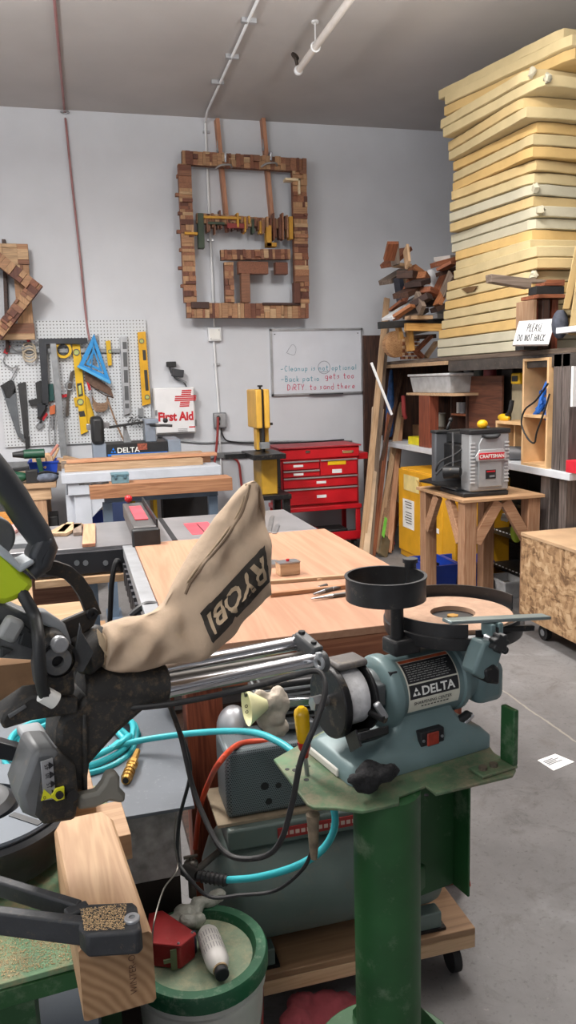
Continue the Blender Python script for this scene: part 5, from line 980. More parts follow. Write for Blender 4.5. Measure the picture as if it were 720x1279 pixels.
p0, p1 = at(637, 564, x=SX+.06), at(653, 560, x=SX+.06); t = MB().cyl((SX+.06, p0.y, CTZ+.05), (SX+.2, p1.y, CTZ+.05), .048).build('grey_pipe', plain('duct grey', (98, 98, 100), .5, .2)); tag(t, 'short grey pipe lying on the counter behind the planer', 'pipe')
o = MB().bb(at(715.5, 508, y=3.88), at(730, 457, y=3.9)).build('paper_notice', paper); tag(o, 'white paper notice on the post at the right edge', 'paper')
o = MB().bb((SX-.02, 3.7, CTZ+.001), (SX+.12, ys(713), CTZ+.075)).build('red_tray', plain('tray red', (206, 40, 56), .4), bevel=.004); tag(o, 'red plastic tray on the counter at the right edge', 'tray')
# ---- under the counter
o = MB().bb((SX+.6, YN0, 0), (SX+.95, ys(575), .8)).build('black_crates', plain('black crate', (26, 25, 27), .6, 0, .3, 8), bevel=.01); tag(o, 'dark row of black crates deep under the counter', 'crate')
t = thing('wire_shelf', 'black wire shelf with pale dotted edges behind the planer stand', 'shelf', (SX+.2, ys(640), 0)); x = SX+.12
for z in (.12, .38, .62): MB().bb((x, ys(690, x), z), (x+.4, ys(612, x), z+.02)).build('shelf', black, t)
for z in (.15, .41): 
    for k in range(16): y = ys(690, x)+.04+k*(ys(612, x)-ys(690, x)-.05)/16; MB().bb((x-.006, y, z), (x-.001, y+.02, z+.006)).build('pale_dash', whitep, t)
for y in (ys(690, x), ys(614, x)): MB().bb((x, y, 0), (x+.02, y+.02, .7)).build('post', galv, t)
p = at(646, 664, x=2.72); t = thing('work_light', 'lime green round cushion like tool hanging inside the planer stand', 'lamp', p) if 0 else None
# ---- planer stand
def stand():
    yN = 4.30; x0 = at(580, 700, y=yN).x-.0; x1 = at(675, 650, y=yN).x; y1 = at(525, 640, x=x0).y; zt = at(581, 624, y=yN).z
    wz = wood('stand timber', (186, 146, 114), (158, 114, 84), 2); wx = wood('stand timber x', (186, 146, 114), (158, 114, 84), 0)
    t = thing('planer_stand', 'raw timber stand with angled braces under the silver planer', 'stand', ((x0+x1)/2, (yN+y1)/2, 0)); L = .085
    legs = [(x0, yN), (x1-L, yN), (x0, y1-L), (x1-L, y1-L)]
    for lx, ly in legs: MB().bb((lx, ly, 0), (lx+L, ly+L, zt-.02)).build('leg', wz, t, bevel=.003)
    MB().bb((x0-.02, yN-.02, zt-.02), (x1+.02, y1+.02, zt)).build('top', wood('stand plywood', (198, 160, 122), (166, 126, 90), 0), t, bevel=.002)
    for (ax, ay, bx, by) in ((x0+L, yN+.02, x0+.24, yN+.02), (x1-L, yN+.02, x1-.24, yN+.02), (x0+.02, yN+L, x0+.02, yN+.24), (x0+.02, y1-L, x0+.02, y1-.24)):
        MB().bar((ax, ay, zt-.28), (bx, by, zt-.03), .035, .07).build('brace', wx, t, bevel=.002)
    return x0, x1, yN, y1, zt
TX0, TX1, TY0, TY1, TZ2 = stand()
def bplaner():
    t = thing('bench_planer', 'silver and black benchtop planer with red badge on the timber stand', 'planer', ((TX0+TX1)/2, TY0+.2, TZ2)); z0 = TZ2+.03
    yF = TY0+.06; sx0 = at(587, 600, y=yF).x; sx1 = at(636, 600, y=yF).x; zt = at(610, 536, y=yF).z; lx0 = at(549, 590, y=yF+.35).x
    sl = plain('planer silver', (158, 160, 162), .38, .3, .06); yB = yF+.33
    MB().bb((sx0-.04, yF+.0, TZ2+.0), (sx1, yB, z0)).build('base', black, t, bevel=.008)
    def endcap(xa, xb, ya, yb, nm):
        e = MB().bb((xa, ya, z0+.001), (xb, yb, zt-.02)).build(nm, sl, t, bevel=.012); return e
    e = endcap(sx0, sx1, yF, yF+.12, 'end_cover')
    MB().bb((sx0-.006, yF-.006, zt-.03), (sx1+.006, yF+.126, zt)).build('top_trim', black, t, bevel=.006)
    w_ = sx1-sx0; xc = (sx0+sx1)/2
    MB().prism([(xc-w_*.3, yF-.002, z0+.03), (xc+w_*.3, yF-.002, z0+.03), (xc+w_*.3, yF-.002, zt-.09), (xc+w_*.22, yF-.002, zt-.05), (xc-w_*.22, yF-.002, zt-.05), (xc-w_*.3, yF-.002, zt-.09)], (0, -.012, 0)).build('raised_panel', sl, t, bevel=.004)
    zb = at(611, 569, y=yF).z
    MB().prism([(xc-w_*.36, yF-.015, zb-.03), (xc+w_*.36, yF-.015, zb-.03), (xc+w_*.40, yF-.015, zb), (xc+w_*.3, yF-.015, zb+.04), (xc-w_*.3, yF-.015, zb+.04), (xc-w_*.40, yF-.015, zb)], (0, -.008, 0)).build('badge_surround', plain('badge grey', (190, 192, 194), .4, .2), t, bevel=.002)
    MB().box((xc, yF-.026, zb), (w_*.64, .006, .04)).build('badge', plain('badge red', (188, 26, 40), .4), t, bevel=.002)
    text_mb('CRAFTSMAN', .031, lambda u, v, h: Vector((xc+u*.95, yF-.0298, zb-.011+v)), align='CENTER', weight=.0008).build('lettering', white, t)
    zl = at(611, 592, y=yF).z; MB().box((xc+.0, yF-.016, zl), (.068, .004, .055)).build('spec_label', ink, t); MB().box((xc, yF-.0185, zl+.018), (.058, .002, .009)).build('label_stripe', MC['badge red'], t); MB().box((xc+.008, yF-.0185, zl-.012), (.036, .002, .012)).build('label_stripe', grey, t)
    for s in (-1, 1):
        for k in range(12): zz = z0+.06+k*.022; MB().box((xc+s*w_*.43, yF-.002, zz), (w_*.11, .008, .009)).build('vent_rib', plain('rib grey', (196, 198, 200), .4, .2), t)
    MB().tube([(xc-.06, yF-.012, zt-.035), (xc-.03, yF-.022, zt-.05), (xc+.03, yF-.022, zt-.05), (xc+.06, yF-.012, zt-.035)], .008, 8).build('carry_handle', black, t)
    # cutter body behind / left with the far end cover
    xL = at(549, 585, y=yF+.30).x
    MB().bb((xL, yF+.36, z0+.0), (xL+.30, yF+.42, zt-.03)).build('end_cover', plain('charcoal', (86, 88, 92), .4, .2), t, bevel=.01); MB().bb((xL-.003, yF+.353, zt-.04), (xL+.302, yF+.43, zt-.02)).build('top_trim', black, t, bevel=.005)
    MB().bb((xL+.06, yF+.12, z0+.10), (sx0+.12, yF+.36, zt-.10)).build('cutter_head', blackm, t, bevel=.01); MB().bb((sx0+.02, yF+.12, zt-.1), (sx1-.02, yF+.36, zt-.03)).build('top_cover', black, t, bevel=.01)
    MB().bb((xL+.03, yF+.12, z0), (sx1-.02, yF+.36, z0+.03)).build('bed', galv, t)
    tb = [at(524, 602, z=TZ2+.05), at(573, 611, z=TZ2+.05), at(586, 601, z=TZ2+.05), at(545, 597, z=TZ2+.05)]
    MB().prism(tb, (0, 0, .012)).build('infeed_table', blackm, t, bevel=.002); q = tb[1].lerp(tb[2], .5); MB().bb((q.x-.03, q.y-.0, TZ2+.0), (q.x+.1, q.y+.2, TZ2+.052)).build('table_bracket', black, t)
    c0 = at(574, 589, y=yF+.05); MB().cyl(c0+Vector((-.08, .05, -.005)), c0+Vector((.0, -.01, 0)), .04, .034).build('dust_port', blackm, t); MB().cyl(c0+Vector((-.0, -.01, 0)), c0+Vector((.004, -.014, 0)), .026).build('port_opening', plain('pit black', (12, 12, 12), .9), t)
    MB().tube([c0+Vector((-.12, .08, .0)), c0+Vector((-.10, .06, .06)), c0+Vector((.0, .06, .1)), c0+Vector((.06, .06, .14))], .007, 8).build('cord', rubber, t); MB().tube([c0+Vector((-.13, .06, -.02)), c0+Vector((-.06, .05, .04)), c0+Vector((.04, .06, .06))], .007, 8).build('cord', rubber, t)
    MB().bar(at(566, 590, y=yF+.1), at(566, 540, y=yF+.1), .008, .008).build('guide_post', steel, t)
    p = at(560, 533, y=yF+.38); MB().tube([Vector((p.x, yF+.39, zt-.02)), p, p+Vector((.02, 0, .04))], .009, 8).build('crank', black, t); MB().ball(p+Vector((.02, 0, .045)), .016, 8, 6).build('crank_knob', black, t)
    return yF, zt
bpY, bpZ = bplaner()
p = at(603, 532, y=bpY+.06); p.z = bpZ+.012; t = thing('yellow_tape', 'small orange yellow tape measure sitting on top of the bench planer', 'tape measure', (p.x, p.y, bpZ)); MB().ball((p.x, p.y, bpZ+.028), (.035, .03, .028), 16, 9).build('case', plain('amber', (232, 176, 22), .45), t); MB().box((p.x+.03, p.y-.01, bpZ+.01), (.02, .02, .012)).build('tab', steel, t)
# ---- bins on the floor behind the stand
a_, b_ = at(536, 735, z=0), at(576, 735, z=0)
yb = 5.0; X = lambda px: at(px, 720, y=yb).x; hb = .2
bin_('parts_bin', 'large royal blue stacking bin on the floor, left of the two', X(537), X(573), yb, yb+.35, 0, .21, blueb); bin_('parts_bin', 'large royal blue stacking bin on the floor, right of the two', X(576), X(617), yb, yb+.32, 0, .21, blueb)
bin_('clear_bin', 'clear plastic bin with hardware beside the blue bins', X(606), X(632), yb-.28, yb-.03, 0, .12, clr)
o = MB().bb((X(611), yb-.24, .0065), (X(628), yb-.08, .08)).build('hardware_pile', plain('hardware mix', (130, 124, 116), .6, .2, .5, 80)); tag(o, 'heap of small hardware inside the clear bin', 'hardware', kind=None)
tag(MB().bar(at(527, 698, y=4.95), at(548, 705, y=4.95), .02, .02).build('black_rod', black), 'short black rod lying over the left blue bin', 'rod')
p = at(646, 664, y=4.62); o = MB().ball(p, (.045, .035, .075), 18, 10).build('lime_pad', plain('lime', (152, 174, 44), .6)); tag(o, 'lime green oval pad hanging inside the planer stand', 'pad')
tag(MB().tube([p+Vector((0, 0, .07)), p+Vector((-.01, 0, .13)), p+Vector((0, 0, .2))], .004, 6).build('pad_string', ink), 'thin dark string holding the lime green pad', 'string')
o = MB().hexa([at(626, 650, y=4.8), at(634, 652, y=4.8), at(632, 645, y=4.9), at(627, 644, y=4.9)]+[at(626, 647, y=4.8), at(638, 648, y=4.8), at(636, 642, y=4.9), at(628, 641, y=4.9)]).build('white_cup', white); tag(o, 'small crushed white cup in the dark under the counter', 'cup')
# ---- OSB crate
def osb():
    m, nt, nd, lk, b = newmat('strand board'); tc = N(nd, 'ShaderNodeTexCoord')
    nz = N(nd, 'ShaderNodeTexNoise'); nz.inputs['Scale'].default_value = 6; nz.inputs['Detail'].default_value = 2; lk.new(tc.outputs['Object'], nz.inputs['Vector'])
    ad = N(nd, 'ShaderNodeMixRGB' if 0 else 'ShaderNodeVectorMath', operation='MULTIPLY_ADD'); ad.inputs[1].default_value = (.12, .12, .12); lk.new(nz.outputs['Color'], ad.inputs[0]); lk.new(tc.outputs['Object'], ad.inputs[2])
    cols = []
    for k, s in enumerate(((40, 40, 14), (22, 50, 30), (34, 18, 60))):
        mp = N(nd, 'ShaderNodeMapping'); mp.inputs['Scale'].default_value = s; mp.inputs['Rotation'].default_value = (.6*k-.4, .5*k-.3, .4*k); lk.new(ad.outputs[0], mp.inputs['Vector'])
        v = N(nd, 'ShaderNodeTexVoronoi'); v.inputs['Scale'].default_value = 1.0; lk.new(mp.outputs[0], v.inputs['Vector']); cols.append(v)
    mx = N(nd, 'ShaderNodeMix', data_type='RGBA'); mx.inputs[0].default_value = .5; lk.new(cols[0].outputs['Color'], mx.inputs[6]); lk.new(cols[1].outputs['Color'], mx.inputs[7])
    mx2 = N(nd, 'ShaderNodeMix', data_type='RGBA'); mx2.inputs[0].default_value = .4; lk.new(mx.outputs[2], mx2.inputs[6]); lk.new(cols[2].outputs['Color'], mx2.inputs[7])
    bw = N(nd, 'ShaderNodeRGBToBW'); lk.new(mx2.outputs[2], bw.inputs[0])
    cr = N(nd, 'ShaderNodeValToRGB'); e = cr.color_ramp.elements; e[0].position = .25; e[0].color = lin((112, 84, 58)); e[1].position = .78; e[1].color = lin((200, 170, 134))
    q = e.new(.42); q.color = lin((156, 122, 88)); q = e.new(.58); q.color = lin((180, 146, 108)); lk.new(bw.outputs[0], cr.inputs[0]); lk.new(cr.outputs[0], b.inputs['Base Color']); b.inputs['Roughness'].default_value = .65
    return m
OS = osb()
def crate():
    x0 = 2.52; y0, y1 = 3.0, at(651, 720, x=x0).y; z0 = .11; z1 = at(650, 668, x=x0).z
    t = thing('strand_board_crate', 'big rolling crate of strand board at the right edge', 'crate', (x0+.35, (y0+y1)/2, 0))
    MB().bb((x0, y0, z0), (x0+.018, y1, z1)).build('side_panel', OS, t); MB().bb((x0+.72, y0, z0), (x0+.738, y1, z1)).build('side_panel', OS, t)
    MB().bb((x0+.0185, y1-.018, z0), (x0+.7195, y1, z1)).build('end_panel', OS, t); MB().bb((x0+.0185, y0, z0), (x0+.7195, y0+.018, z1)).build('end_panel', OS, t)
    MB().bb((x0-.004, y0-.004, z1+.0005), (x0+.742, y1+.004, z1+.019)).build('top_panel', plain('dusty plywood', (188, 156, 122), .65, 0, .1, 6), t, bevel=.001)
    MB().bb((x0+.019, y0+.019, z0), (x0+.7, y1-.019, z0+.02)).build('floor_panel', OS, t)
    for cx in (x0+.07, x0+.65):
        for cy in (y0+.1, y1-.16): c = MB().box((cx, cy, z0-.012), (.06, .08, .02)).build('caster', galv, t); MB().cyl((cx-.016, cy, .045), (cx+.016, cy, .045), .045).build('wheel', rubber, c); MB().cyl((cx-.02, cy, .045), (cx+.02, cy, .045), .02).build('hub', galv, c)
crate()
# paper on the floor
P = [at(672, 950, z=0), at(692, 963, z=0), at(718, 952, z=0), at(694, 942, z=0)]
t = MB().prism([p+Vector((0, 0, .0005)) for p in P], (0, 0, .0015)).build('paper_sheet', paper); tag(t, 'white printed card lying on the concrete floor', 'paper')
for k in range(4):
    u = .18+.12*k; a_ = P[0].lerp(P[1], u*.9+.08).lerp(P[3].lerp(P[2], u*.9+.08), .1); b_ = P[0].lerp(P[1], u*.9+.08).lerp(P[3].lerp(P[2], u*.9+.08), .8 if k % 2 else .6)
    MB().bar(a_+Vector((0, 0, .0024)), b_+Vector((0, 0, .0024)), .006, .0006).build('print_line', grey, t)
# ================= GREEN PEDESTAL AND SHARPENING MACHINE =================
GO = Vector((.473, 1.177, 0)); G = Fr(GO, 12); PZ = .813
greenp = plain('green machine paint', (32, 80, 40), .5, .05, .2, 6, .1, dust=.25, dustcol=(150, 160, 140), ds=8)
plateg = plain('worn green plate', (84, 112, 82), .55, .1, .3, 9, .1, dust=.62, dustcol=(136, 120, 100), ds=20)
def V(x, y, z): return Vector((x, y, z))
t = thing('machine_pedestal', 'green steel pedestal stand with a worn plate top under the sharpening machine', 'pedestal', GO, G.rz)
ccx = G(484, 1100, y=.066).x; CC = V(ccx, .066, 0)
m = MB(); m.cyl(CC, CC+V(0, 0, PZ-.0065), .062, n=40); m.build('column', greenp, t)
pts = [G(px, py, z=PZ) for px, py in ((342, 948), (384, 1004), (392, 1008), (420, 1009), (453, 1013), (499, 1003), (499, 994), (532, 981), (545, 991), (641, 968), (645, 961), (642, 954), (618, 940), (600, 915), (540, 905), (440, 908), (412, 908))]
MB().prism([V(p.x, p.y, PZ) for p in pts], (0, 0, -.006)).build('plate', plateg, t, bevel=.0015)
for px, py, r_ in ((359, 961, .0045), (369, 962, .006), (372, 970, .0035), (383, 974, .005), (371, 957, .003), (386, 957, .003), (533, 993, .004), (596, 958, .004)):
    p = G(px, py, z=PZ); MB().cyl((p.x, p.y, PZ-.001), (p.x, p.y, PZ+.0006), r_, n=14).build('bolt_hole', ink, t)
p = G(625, 960, z=PZ); q = G(636, 955, z=PZ); hB = G(633, 884, y=q.y).z
MB().bb((q.x-.008, q.y-.02, PZ+.007), (q.x+.004, q.y+.016, hB)).build('bracket_upright', greenp, t, bevel=.002)
a_ = G(594, 968, z=PZ); MB().bb((a_.x-.0, q.y-.02, PZ+.0005), (q.x+.004, q.y+.02, PZ+.007)).build('bracket_foot', plateg, t, bevel=.002)
for px in (602, 622): c = G(px, 960, z=PZ+.007); MB().cyl((c.x, q.y, PZ+.007), (c.x, q.y, PZ+.013), .008, n=8).build('bolt', plain('dirty bolt', (110, 100, 88), .5, .5), t)
# channel section behind the column
a_ = G(521, 1000, y=.15); b_ = G(568, 1000, y=.15); zb = G(545, 1112, y=.15).z
MB().bb((a_.x, .15, zb), (b_.x, .156, PZ-.0065)).build('channel_web', greenp, t, bevel=.001); MB().bb((b_.x-.004, .10, zb), (b_.x+.001, .149, PZ-.0065)).build('channel_flange', greenp, t, bevel=.001); MB().bar((ccx+.03, .10, zb+.05), (a_.x+.01, .15, zb+.05), .02, .05).build('channel_tie', greenp, t)
for s, yy in ((-1, 0), (1, 0), (0, -1), (0, 1)):
    d = V(s, yy, 0); n_ = V(-yy, s, 0); P = [CC+d*.060+V(0, 0, .345), CC+d*.127+V(0, 0, .25), CC+d*.127+V(0, 0, .24), CC+d*.060+V(0, 0, .24)]
    MB().prism([k-n_*.004 for k in P], n_*.008).build('gusset', greenp, t, bevel=.001)
MB().cyl(CC+V(0, 0, .222), CC+V(0, 0, .239), .15, n=40).build('collar_flange', greenp, t, bevel=.002); MB().cyl(CC, CC+V(0, 0, .02), .22, n=40).build('floor_flange', greenp, t)
MB().cyl(CC+V(.012, -.058, .30), CC+V(.014, -.068, .30), .012, n=6).build('nut', MC['dirty bolt'], t)
# hanging wood handle and small things under the plate
c = G(391, 1012, y=.12); tt = thing('hanging_chisel', 'worn wooden handled tool hanging under the left end of the green plate', 'tool', G.o+G.a*c.x+G.b*c.y+V(0, 0, c.z-.1), G.rz)
MB().lathe([(.001, .0), (.006, .003), (.009, .03), (.011, .075), (.013, .092), (.001, .093)], (0, 0, 0), (0, 0, 1), 14).build('handle', plain('grey worn wood', (122, 108, 90), .7, 0, .3, 40, .3), tt)
c = G(574, 985, y=.19); o = MB().lathe([(.001, -.022), (.008, -.022), (.010, .0), (.006, .02), (.001, .02)], G.o+G.a*c.x+G.b*c.y+V(0, 0, c.z-.01), (0, 0, 1), 14).build('red_plug', redp); tag(o, 'red plastic plug hanging below the green plate', 'plug')
c = G(584, 1000, y=.17); P = G.o+G.a*c.x+G.b*c.y; o = MB().cyl(V(P.x, P.y, G(584, 1030, y=.17).z), V(P.x, P.y, PZ-.006), .0022, n=8).build('thin_rod', steel); tag(o, 'thin steel rod hanging below the right end of the green plate', 'rod')
# ---- the machine
mg = plain('machine grey green', (104, 126, 128), .42, .1, .08, 8, .04, dust=.12, dustcol=(150, 134, 112), ds=26)
mgd = plain('machine dusty top', (104, 122, 124), .6, .05, .12, 9, .1, dust=.35, dustcol=(140, 118, 94), ds=40)
t = thing('sharpening_machine', 'grey green sharpening machine with white dry wheel and flat wet wheel on the pedestal', 'grinder', G.o+V(0, 0, PZ), G.rz)
OFF[t.name] = V(0, 0, PZ)
def rrect(cx, cy, z, hx, hy, r, n=5):
    out = []
    for (sx, sy, a0) in ((1, 1, 0), (-1, 1, 90), (-1, -1, 180), (1, -1, 270)):
        for k in range(n+1): a = rad(a0+90*k/n); out.append(V(cx+sx*(hx-r)+r*math.cos(a), cy+sy*(hy-r)+r*math.sin(a), z))
    return out
yc = .172
bx0, bx1 = -.012, .32; bc = (bx0+bx1)/2; bw = (bx1-bx0)/2
rings = [rrect(bc, yc, PZ+.0008, bw, .088, .02), rrect(bc, yc, PZ+.022, bw, .088, .02), rrect(bc, yc, PZ+.036, bw-.012, .076, .02), rrect(bc+.012, yc, PZ+.046, bw-.05, .066, .02), rrect(bc+.022, yc, PZ+.062, .088, .06, .02), rrect(bc+.024, yc, PZ+.085, .070, .056, .018), rrect(bc+.024, yc, PZ+.105, .066, .055, .018), rrect(bc+.022, yc, PZ+.135, .066, .055, .018)]
MB().loft(rings).build('base_casting', mg, t, sharp=50)
mz = .945; mr = .066
MB().lathe([(.001, .088), (.052, .088), (.068, .094), (.073, .102), (.073, .116), (.067, .12)], (0, yc, mz), (1, 0, 0), 44).build('end_bell', mg, t)
MB().lathe([(mr, .118), (mr, .262), (mr+.004, .266), (mr+.004, .276), (.058, .285), (.056, .345), (.046, .356), (.001, .358)], (0, yc, mz), (1, 0, 0), 44).build('motor_body', mg, t)
MB().box((.105, yc-.045, mz+.05), (.016, .010, .012)).build('bell_notch', ink, t)
def wrap(ax0, a0, R=mr+.0008):   # u along the axis, v around the barrel (front facing -y)
    def f(u, v, h=0):
        a = rad(a0)+v/R; return V(ax0+u, yc-(R+h)*math.cos(a), mz+(R+h)*math.sin(a))
    return f
def patch(name, u0_, u1, v0_, v1, m_, h=0.0):
    f = wrap(.128, 0); mb = MB(); nu, nv = 6, 12; vs = [f(u0_+(u1-u0_)*i/nu, v0_+(v1-v0_)*j/nv, h) for i in range(nu+1) for j in range(nv+1)]
    mb.add(vs, [(i*(nv+1)+j, (i+1)*(nv+1)+j, (i+1)*(nv+1)+j+1, i*(nv+1)+j+1) for i in range(nu) for j in range(nv)]); return mb.build(name, m_, t)
lw = .122
patch('label_plate', 0, lw, -.028, .083, plain('label cream', (206, 204, 190), .4, 0, .08, 30)); patch('label_border', .003, lw-.003, .030, .072, ink, .0003); patch('warning_stripe', .003, lw-.003, .073, .0805, plain('warning orange', (196, 92, 56), .5, 0, .25, 40), .0004)
patch('brand_band', .003, lw-.003, .0, .027, ink, .0003)
f0 = wrap(.128, 0)
text_mb('DELTA', .0235, lambda u, v, h: f0(.030+u*1.12, .005+v, .0006), weight=.0006, cuts=1).build('brand_lettering', plain('label white', (226, 226, 222), .5, 0, 0), t)
mb = MB()
for dx, dv in ((0, 0), (.0095, 0), (.00475, .0085)): mb.add([f0(.009+dx, .006+dv, .0006), f0(.018+dx, .006+dv, .0006), f0(.0135+dx, .0138+dv, .0006)], [(0, 1, 2)])
mb.build('brand_emblem', MC['label white'], t)
text_mb('SHARPENING CENTER', .0092, lambda u, v, h: f0(.012+u*.98, -.0125+v, .0004), cuts=0, weight=.0001).build('model_lettering', ink, t)
mb = MB()
for k in range(9): mb.add([f0(.03+.0075*k, -.0190, .0004), f0(.035+.0075*k, -.0190, .0004), f0(.035+.0075*k, -.0165, .0004), f0(.03+.0075*k, -.0165, .0004)], [(0, 1, 2, 3)])
mb.build('fine_print', ink, t)
mb = MB(); r = random.Random(4)
for k in range(8):
    v = .034+.0044*k; u = .008
    while u < lw-.02: l = r.uniform(.004, .012); mb.add([f0(u, v, .0006), f0(u+l, v, .0006), f0(u+l, v+.0013, .0006), f0(u, v+.0013, .0006)], [(0, 1, 2, 3)]); u += l+.0022
mb.build('warning_text', plain('label pale', (150, 150, 148), .5, 0, 0), t)
MB().bb((.300, yc-.115+.052, mz-.055), (.372, yc+.055, mz+.03)).build('gear_case', mg, t, bevel=.018)
# switch
s0 = G(534, 918, y=yc-.058); MB().box((s0.x, yc-.0655, s0.z), (.056, .02, .034)).build('switch_plate', ink, t, bevel=.002); MB().box((s0.x, yc-.0765, s0.z), (.028, .004, .026)).build('rocker', plain('rocker red', (150, 52, 38), .4, 0, .2, 60), t, bevel=.002)
for s in (-1, 1): MB().cyl((s0.x+s*.022, yc-.0755, s0.z), (s0.x+s*.022, yc-.0775, s0.z), .003, n=8).build('screw', galv, t)
MB().box((s0.x, yc-.068, s0.z-.024), (.06, .01, .004)).build('recess_lip', mgd, t)
# levers
l0 = G(470, 878, y=yc-.08); l1 = G(482, 897, y=yc-.085); MB().bar(l0, l1, .012, .014).build('wing_lever', steel, t, bevel=.004)
MB().cyl(V(l1.x-.01, yc-.05, l1.z), V(l1.x-.005, yc-.09, l1.z), .007).build('lever_pin', blackm, t)
c0 = G(567, 911, y=.12); c1 = G(587, 890, y=.12); MB().bar(c0+V(0, 0, .01), c1, .016, .014).build('tilt_lever', black, t, bevel=.005); MB().bar(c0.lerp(c1, .1)+V(.012, 0, .0), c1+V(.008, 0, -.004), .012, .012).build('lever_chrome', chrome, t, bevel=.004); MB().cyl((c0.x+.005, .12, PZ+.036), (c0.x+.005, .12, c0.z+.01), .012).build('lever_post', galv, t)
# dry wheel and guard
wy = yc; wz = .953; R = .052
MB().lathe([(.012, .010), (R, .010), (R+.002, .016), (R+.002, .046), (R, .052), (.012, .052)], (0, wy, wz), (1, 0, 0), 48, True).build('dry_wheel', plain('white abrasive', (216, 216, 218), .85, 0, .12, 50, .4, dust=.14, dustcol=(120, 112, 100), ds=60), t)
MB().cyl((-.02, wy, wz), (.09, wy, wz), .010).build('spindle', steel, t); MB().cyl((-.022, wy, wz), (-.045, wy, wz), .014, n=6).build('spindle_nut', steel, t)
gm = blackm
MB().cyl((-.012, wy, wz-.004), (.004, wy, wz-.004), .069, n=40).build('guard_side', gm, t, bevel=.003)
MB().cyl((.057, wy, wz-.004), (.063, wy, wz-.004), .067, n=40).build('guard_inner_side', gm, t, bevel=.001)
MB().lathe([(.064, .004), (.069, .004), (.069, .057), (.064, .057)], (0, wy, wz-.004), (1, 0, 0), 40, True, -60, 110).build('guard_shroud', gm, t) if 0 else None
mb = MB()  # shroud: back half and underside
def arc(a0, a1, R0, R1, x0, x1, n=18):
    m_ = MB(); rs = []
    for k in range(n+1):
        a = rad(a0+(a1-a0)*k/n); c_, s_ = math.cos(a), math.sin(a); rs.append([V(x0, wy+R0*c_, wz-.004+R0*s_), V(x1, wy+R0*c_, wz-.004+R0*s_), V(x1, wy+R1*c_, wz-.004+R1*s_), V(x0, wy+R1*c_, wz-.004+R1*s_)])
    return m_.loft(rs)
arc(-125, 88, .064, .069, .004, .057).build('guard_shroud', gm, t)
MB().bb((.0, wy-.025, wz+.060), (.066, wy+.03, wz+.074)).build('guard_cap', plain('dusty guard cap', (96, 92, 90), .55, .1, .15, 20, dust=.3), t, bevel=.006)
a_ = G(430, 905, y=wy-.075); MB().prism([(.0, wy-.094, wz-.048), (.064, wy-.094, wz-.048), (.064, wy-.055, wz-.075), (.0, wy-.055, wz-.075)], (0, 0, .018)).build('spark_tray', black, t, bevel=.003)
MB().bar((.0, wy-.055, wz-.068), (.0, wy-.09, wz-.042), .004, .03).build('tray_side', black, t)
MB().cyl((.064, wy, wz), (.09, wy, wz), .042).build('wheel_flange', plain('flange grey', (120, 126, 128), .4, .2), t); MB().bb((.066, wy-.055, wz-.012), (.084, wy-.03, wz+.03)).build('guard_bracket', plain('bracket grey', (78, 82, 84), .45, .3), t, bevel=.003)
# wet wheel tray
cxT, cyT, RT = .285, .172, .137
zF = G(566, 790, y=cyT-RT).z; zB = G(566, 739, y=cyT+RT).z; zb0 = 1.036
MB().lathe([(.001, 0), (RT-.03, 0), (RT, .006), (RT+.003, .02), (RT+.003, .03), (RT, .032), (.001, .03)], (cxT, cyT, zb0), (0, 0, 1), 56).build('tray_pan', plain('tray black', (34, 34, 36), .4, .1, .2, 30, dust=.08), t)

m_ = MB(); 
def wallseg(a0, a1, h, nm):
    MB().lathe([(RT-.003, .03), (RT, .03), (RT, h), (RT-.003, h)], (cxT, cyT, zb0), (0, 0, 1), 30, True, a0, a1).build(nm, MC['tray black'], t)
hF = .045; hB2 = .062
wallseg(-12, 178, hB2, 'tray_wall'); wallseg(178, 243, hF+.012, 'tray_wall'); wallseg(249, 300, hF, 'tray_wall')
wz2 = 1.066
MB().lathe([(.045, .0), (.045, .030), (.118, .030), (.120, .027), (.120, 0)], (cxT, cyT, wz2-.02), (0, 0, 1), 56, True).build('wet_wheel', plain('sandy stone', (178, 144, 120), .85, 0, .1, 40, .3, dust=.1, dustcol=(150, 120, 92)), t)
MB().lathe([(.001, .012), (.022, .014), (.028, .02), (.038, .02), (.044, .012)], (cxT, cyT, wz2-.02), (0, 0, 1), 40).build('wheel_hub', plain('hub brown', (112, 84, 58), .8, 0, .3, 60), t); MB().cyl((cxT, cyT, wz2-.008), (cxT, cyT, wz2+.004), .012, n=6).build('hub_nut', brass, t)
MB().cyl((cxT, cyT, mz+.04), (cxT, cyT, zb0), .035).build('wheel_shaft_housing', mg, t)
# water reservoir ring
rc = G(482, 722, y=.172); rt = G(482, 720, y=.172).z; rb = rt-.043; rx = rc.x
MB().lathe([(.073, rb-rt), (.077, rb-rt), (.077, 0), (.079, .0), (.079, .003), (.073, .003)], (rx, .172, rt), (0, 0, 1), 56, True).build('reservoir_ring', MC['tray black'], t, label='open black reservoir ring')
MB().cyl((rx+.01, .15, zb0+.018), (rx+.01, .15, rb+.004), .013).build('reservoir_post', blackm, t); MB().box((rx+.02, .15, zb0+.005), (.06, .05, .032)).build('reservoir_bracket', MC['tray black'], t, bevel=.006); MB().bar((rx+.0, .15, rb-.001), (rx+.0, .24, rb-.001), .15, .004).build('reservoir_floor', MC['tray black'], t) if 0 else None
MB().cyl((rx+.078, .20, rb-.01), (rx+.078, .20, rt+.012), .012).build('ring_post', MC['tray black'], t); MB().cyl((rx+.078, .20, rt+.012), (rx+.078, .20, rt+.02), .015).build('ring_post_cap', ink, t)
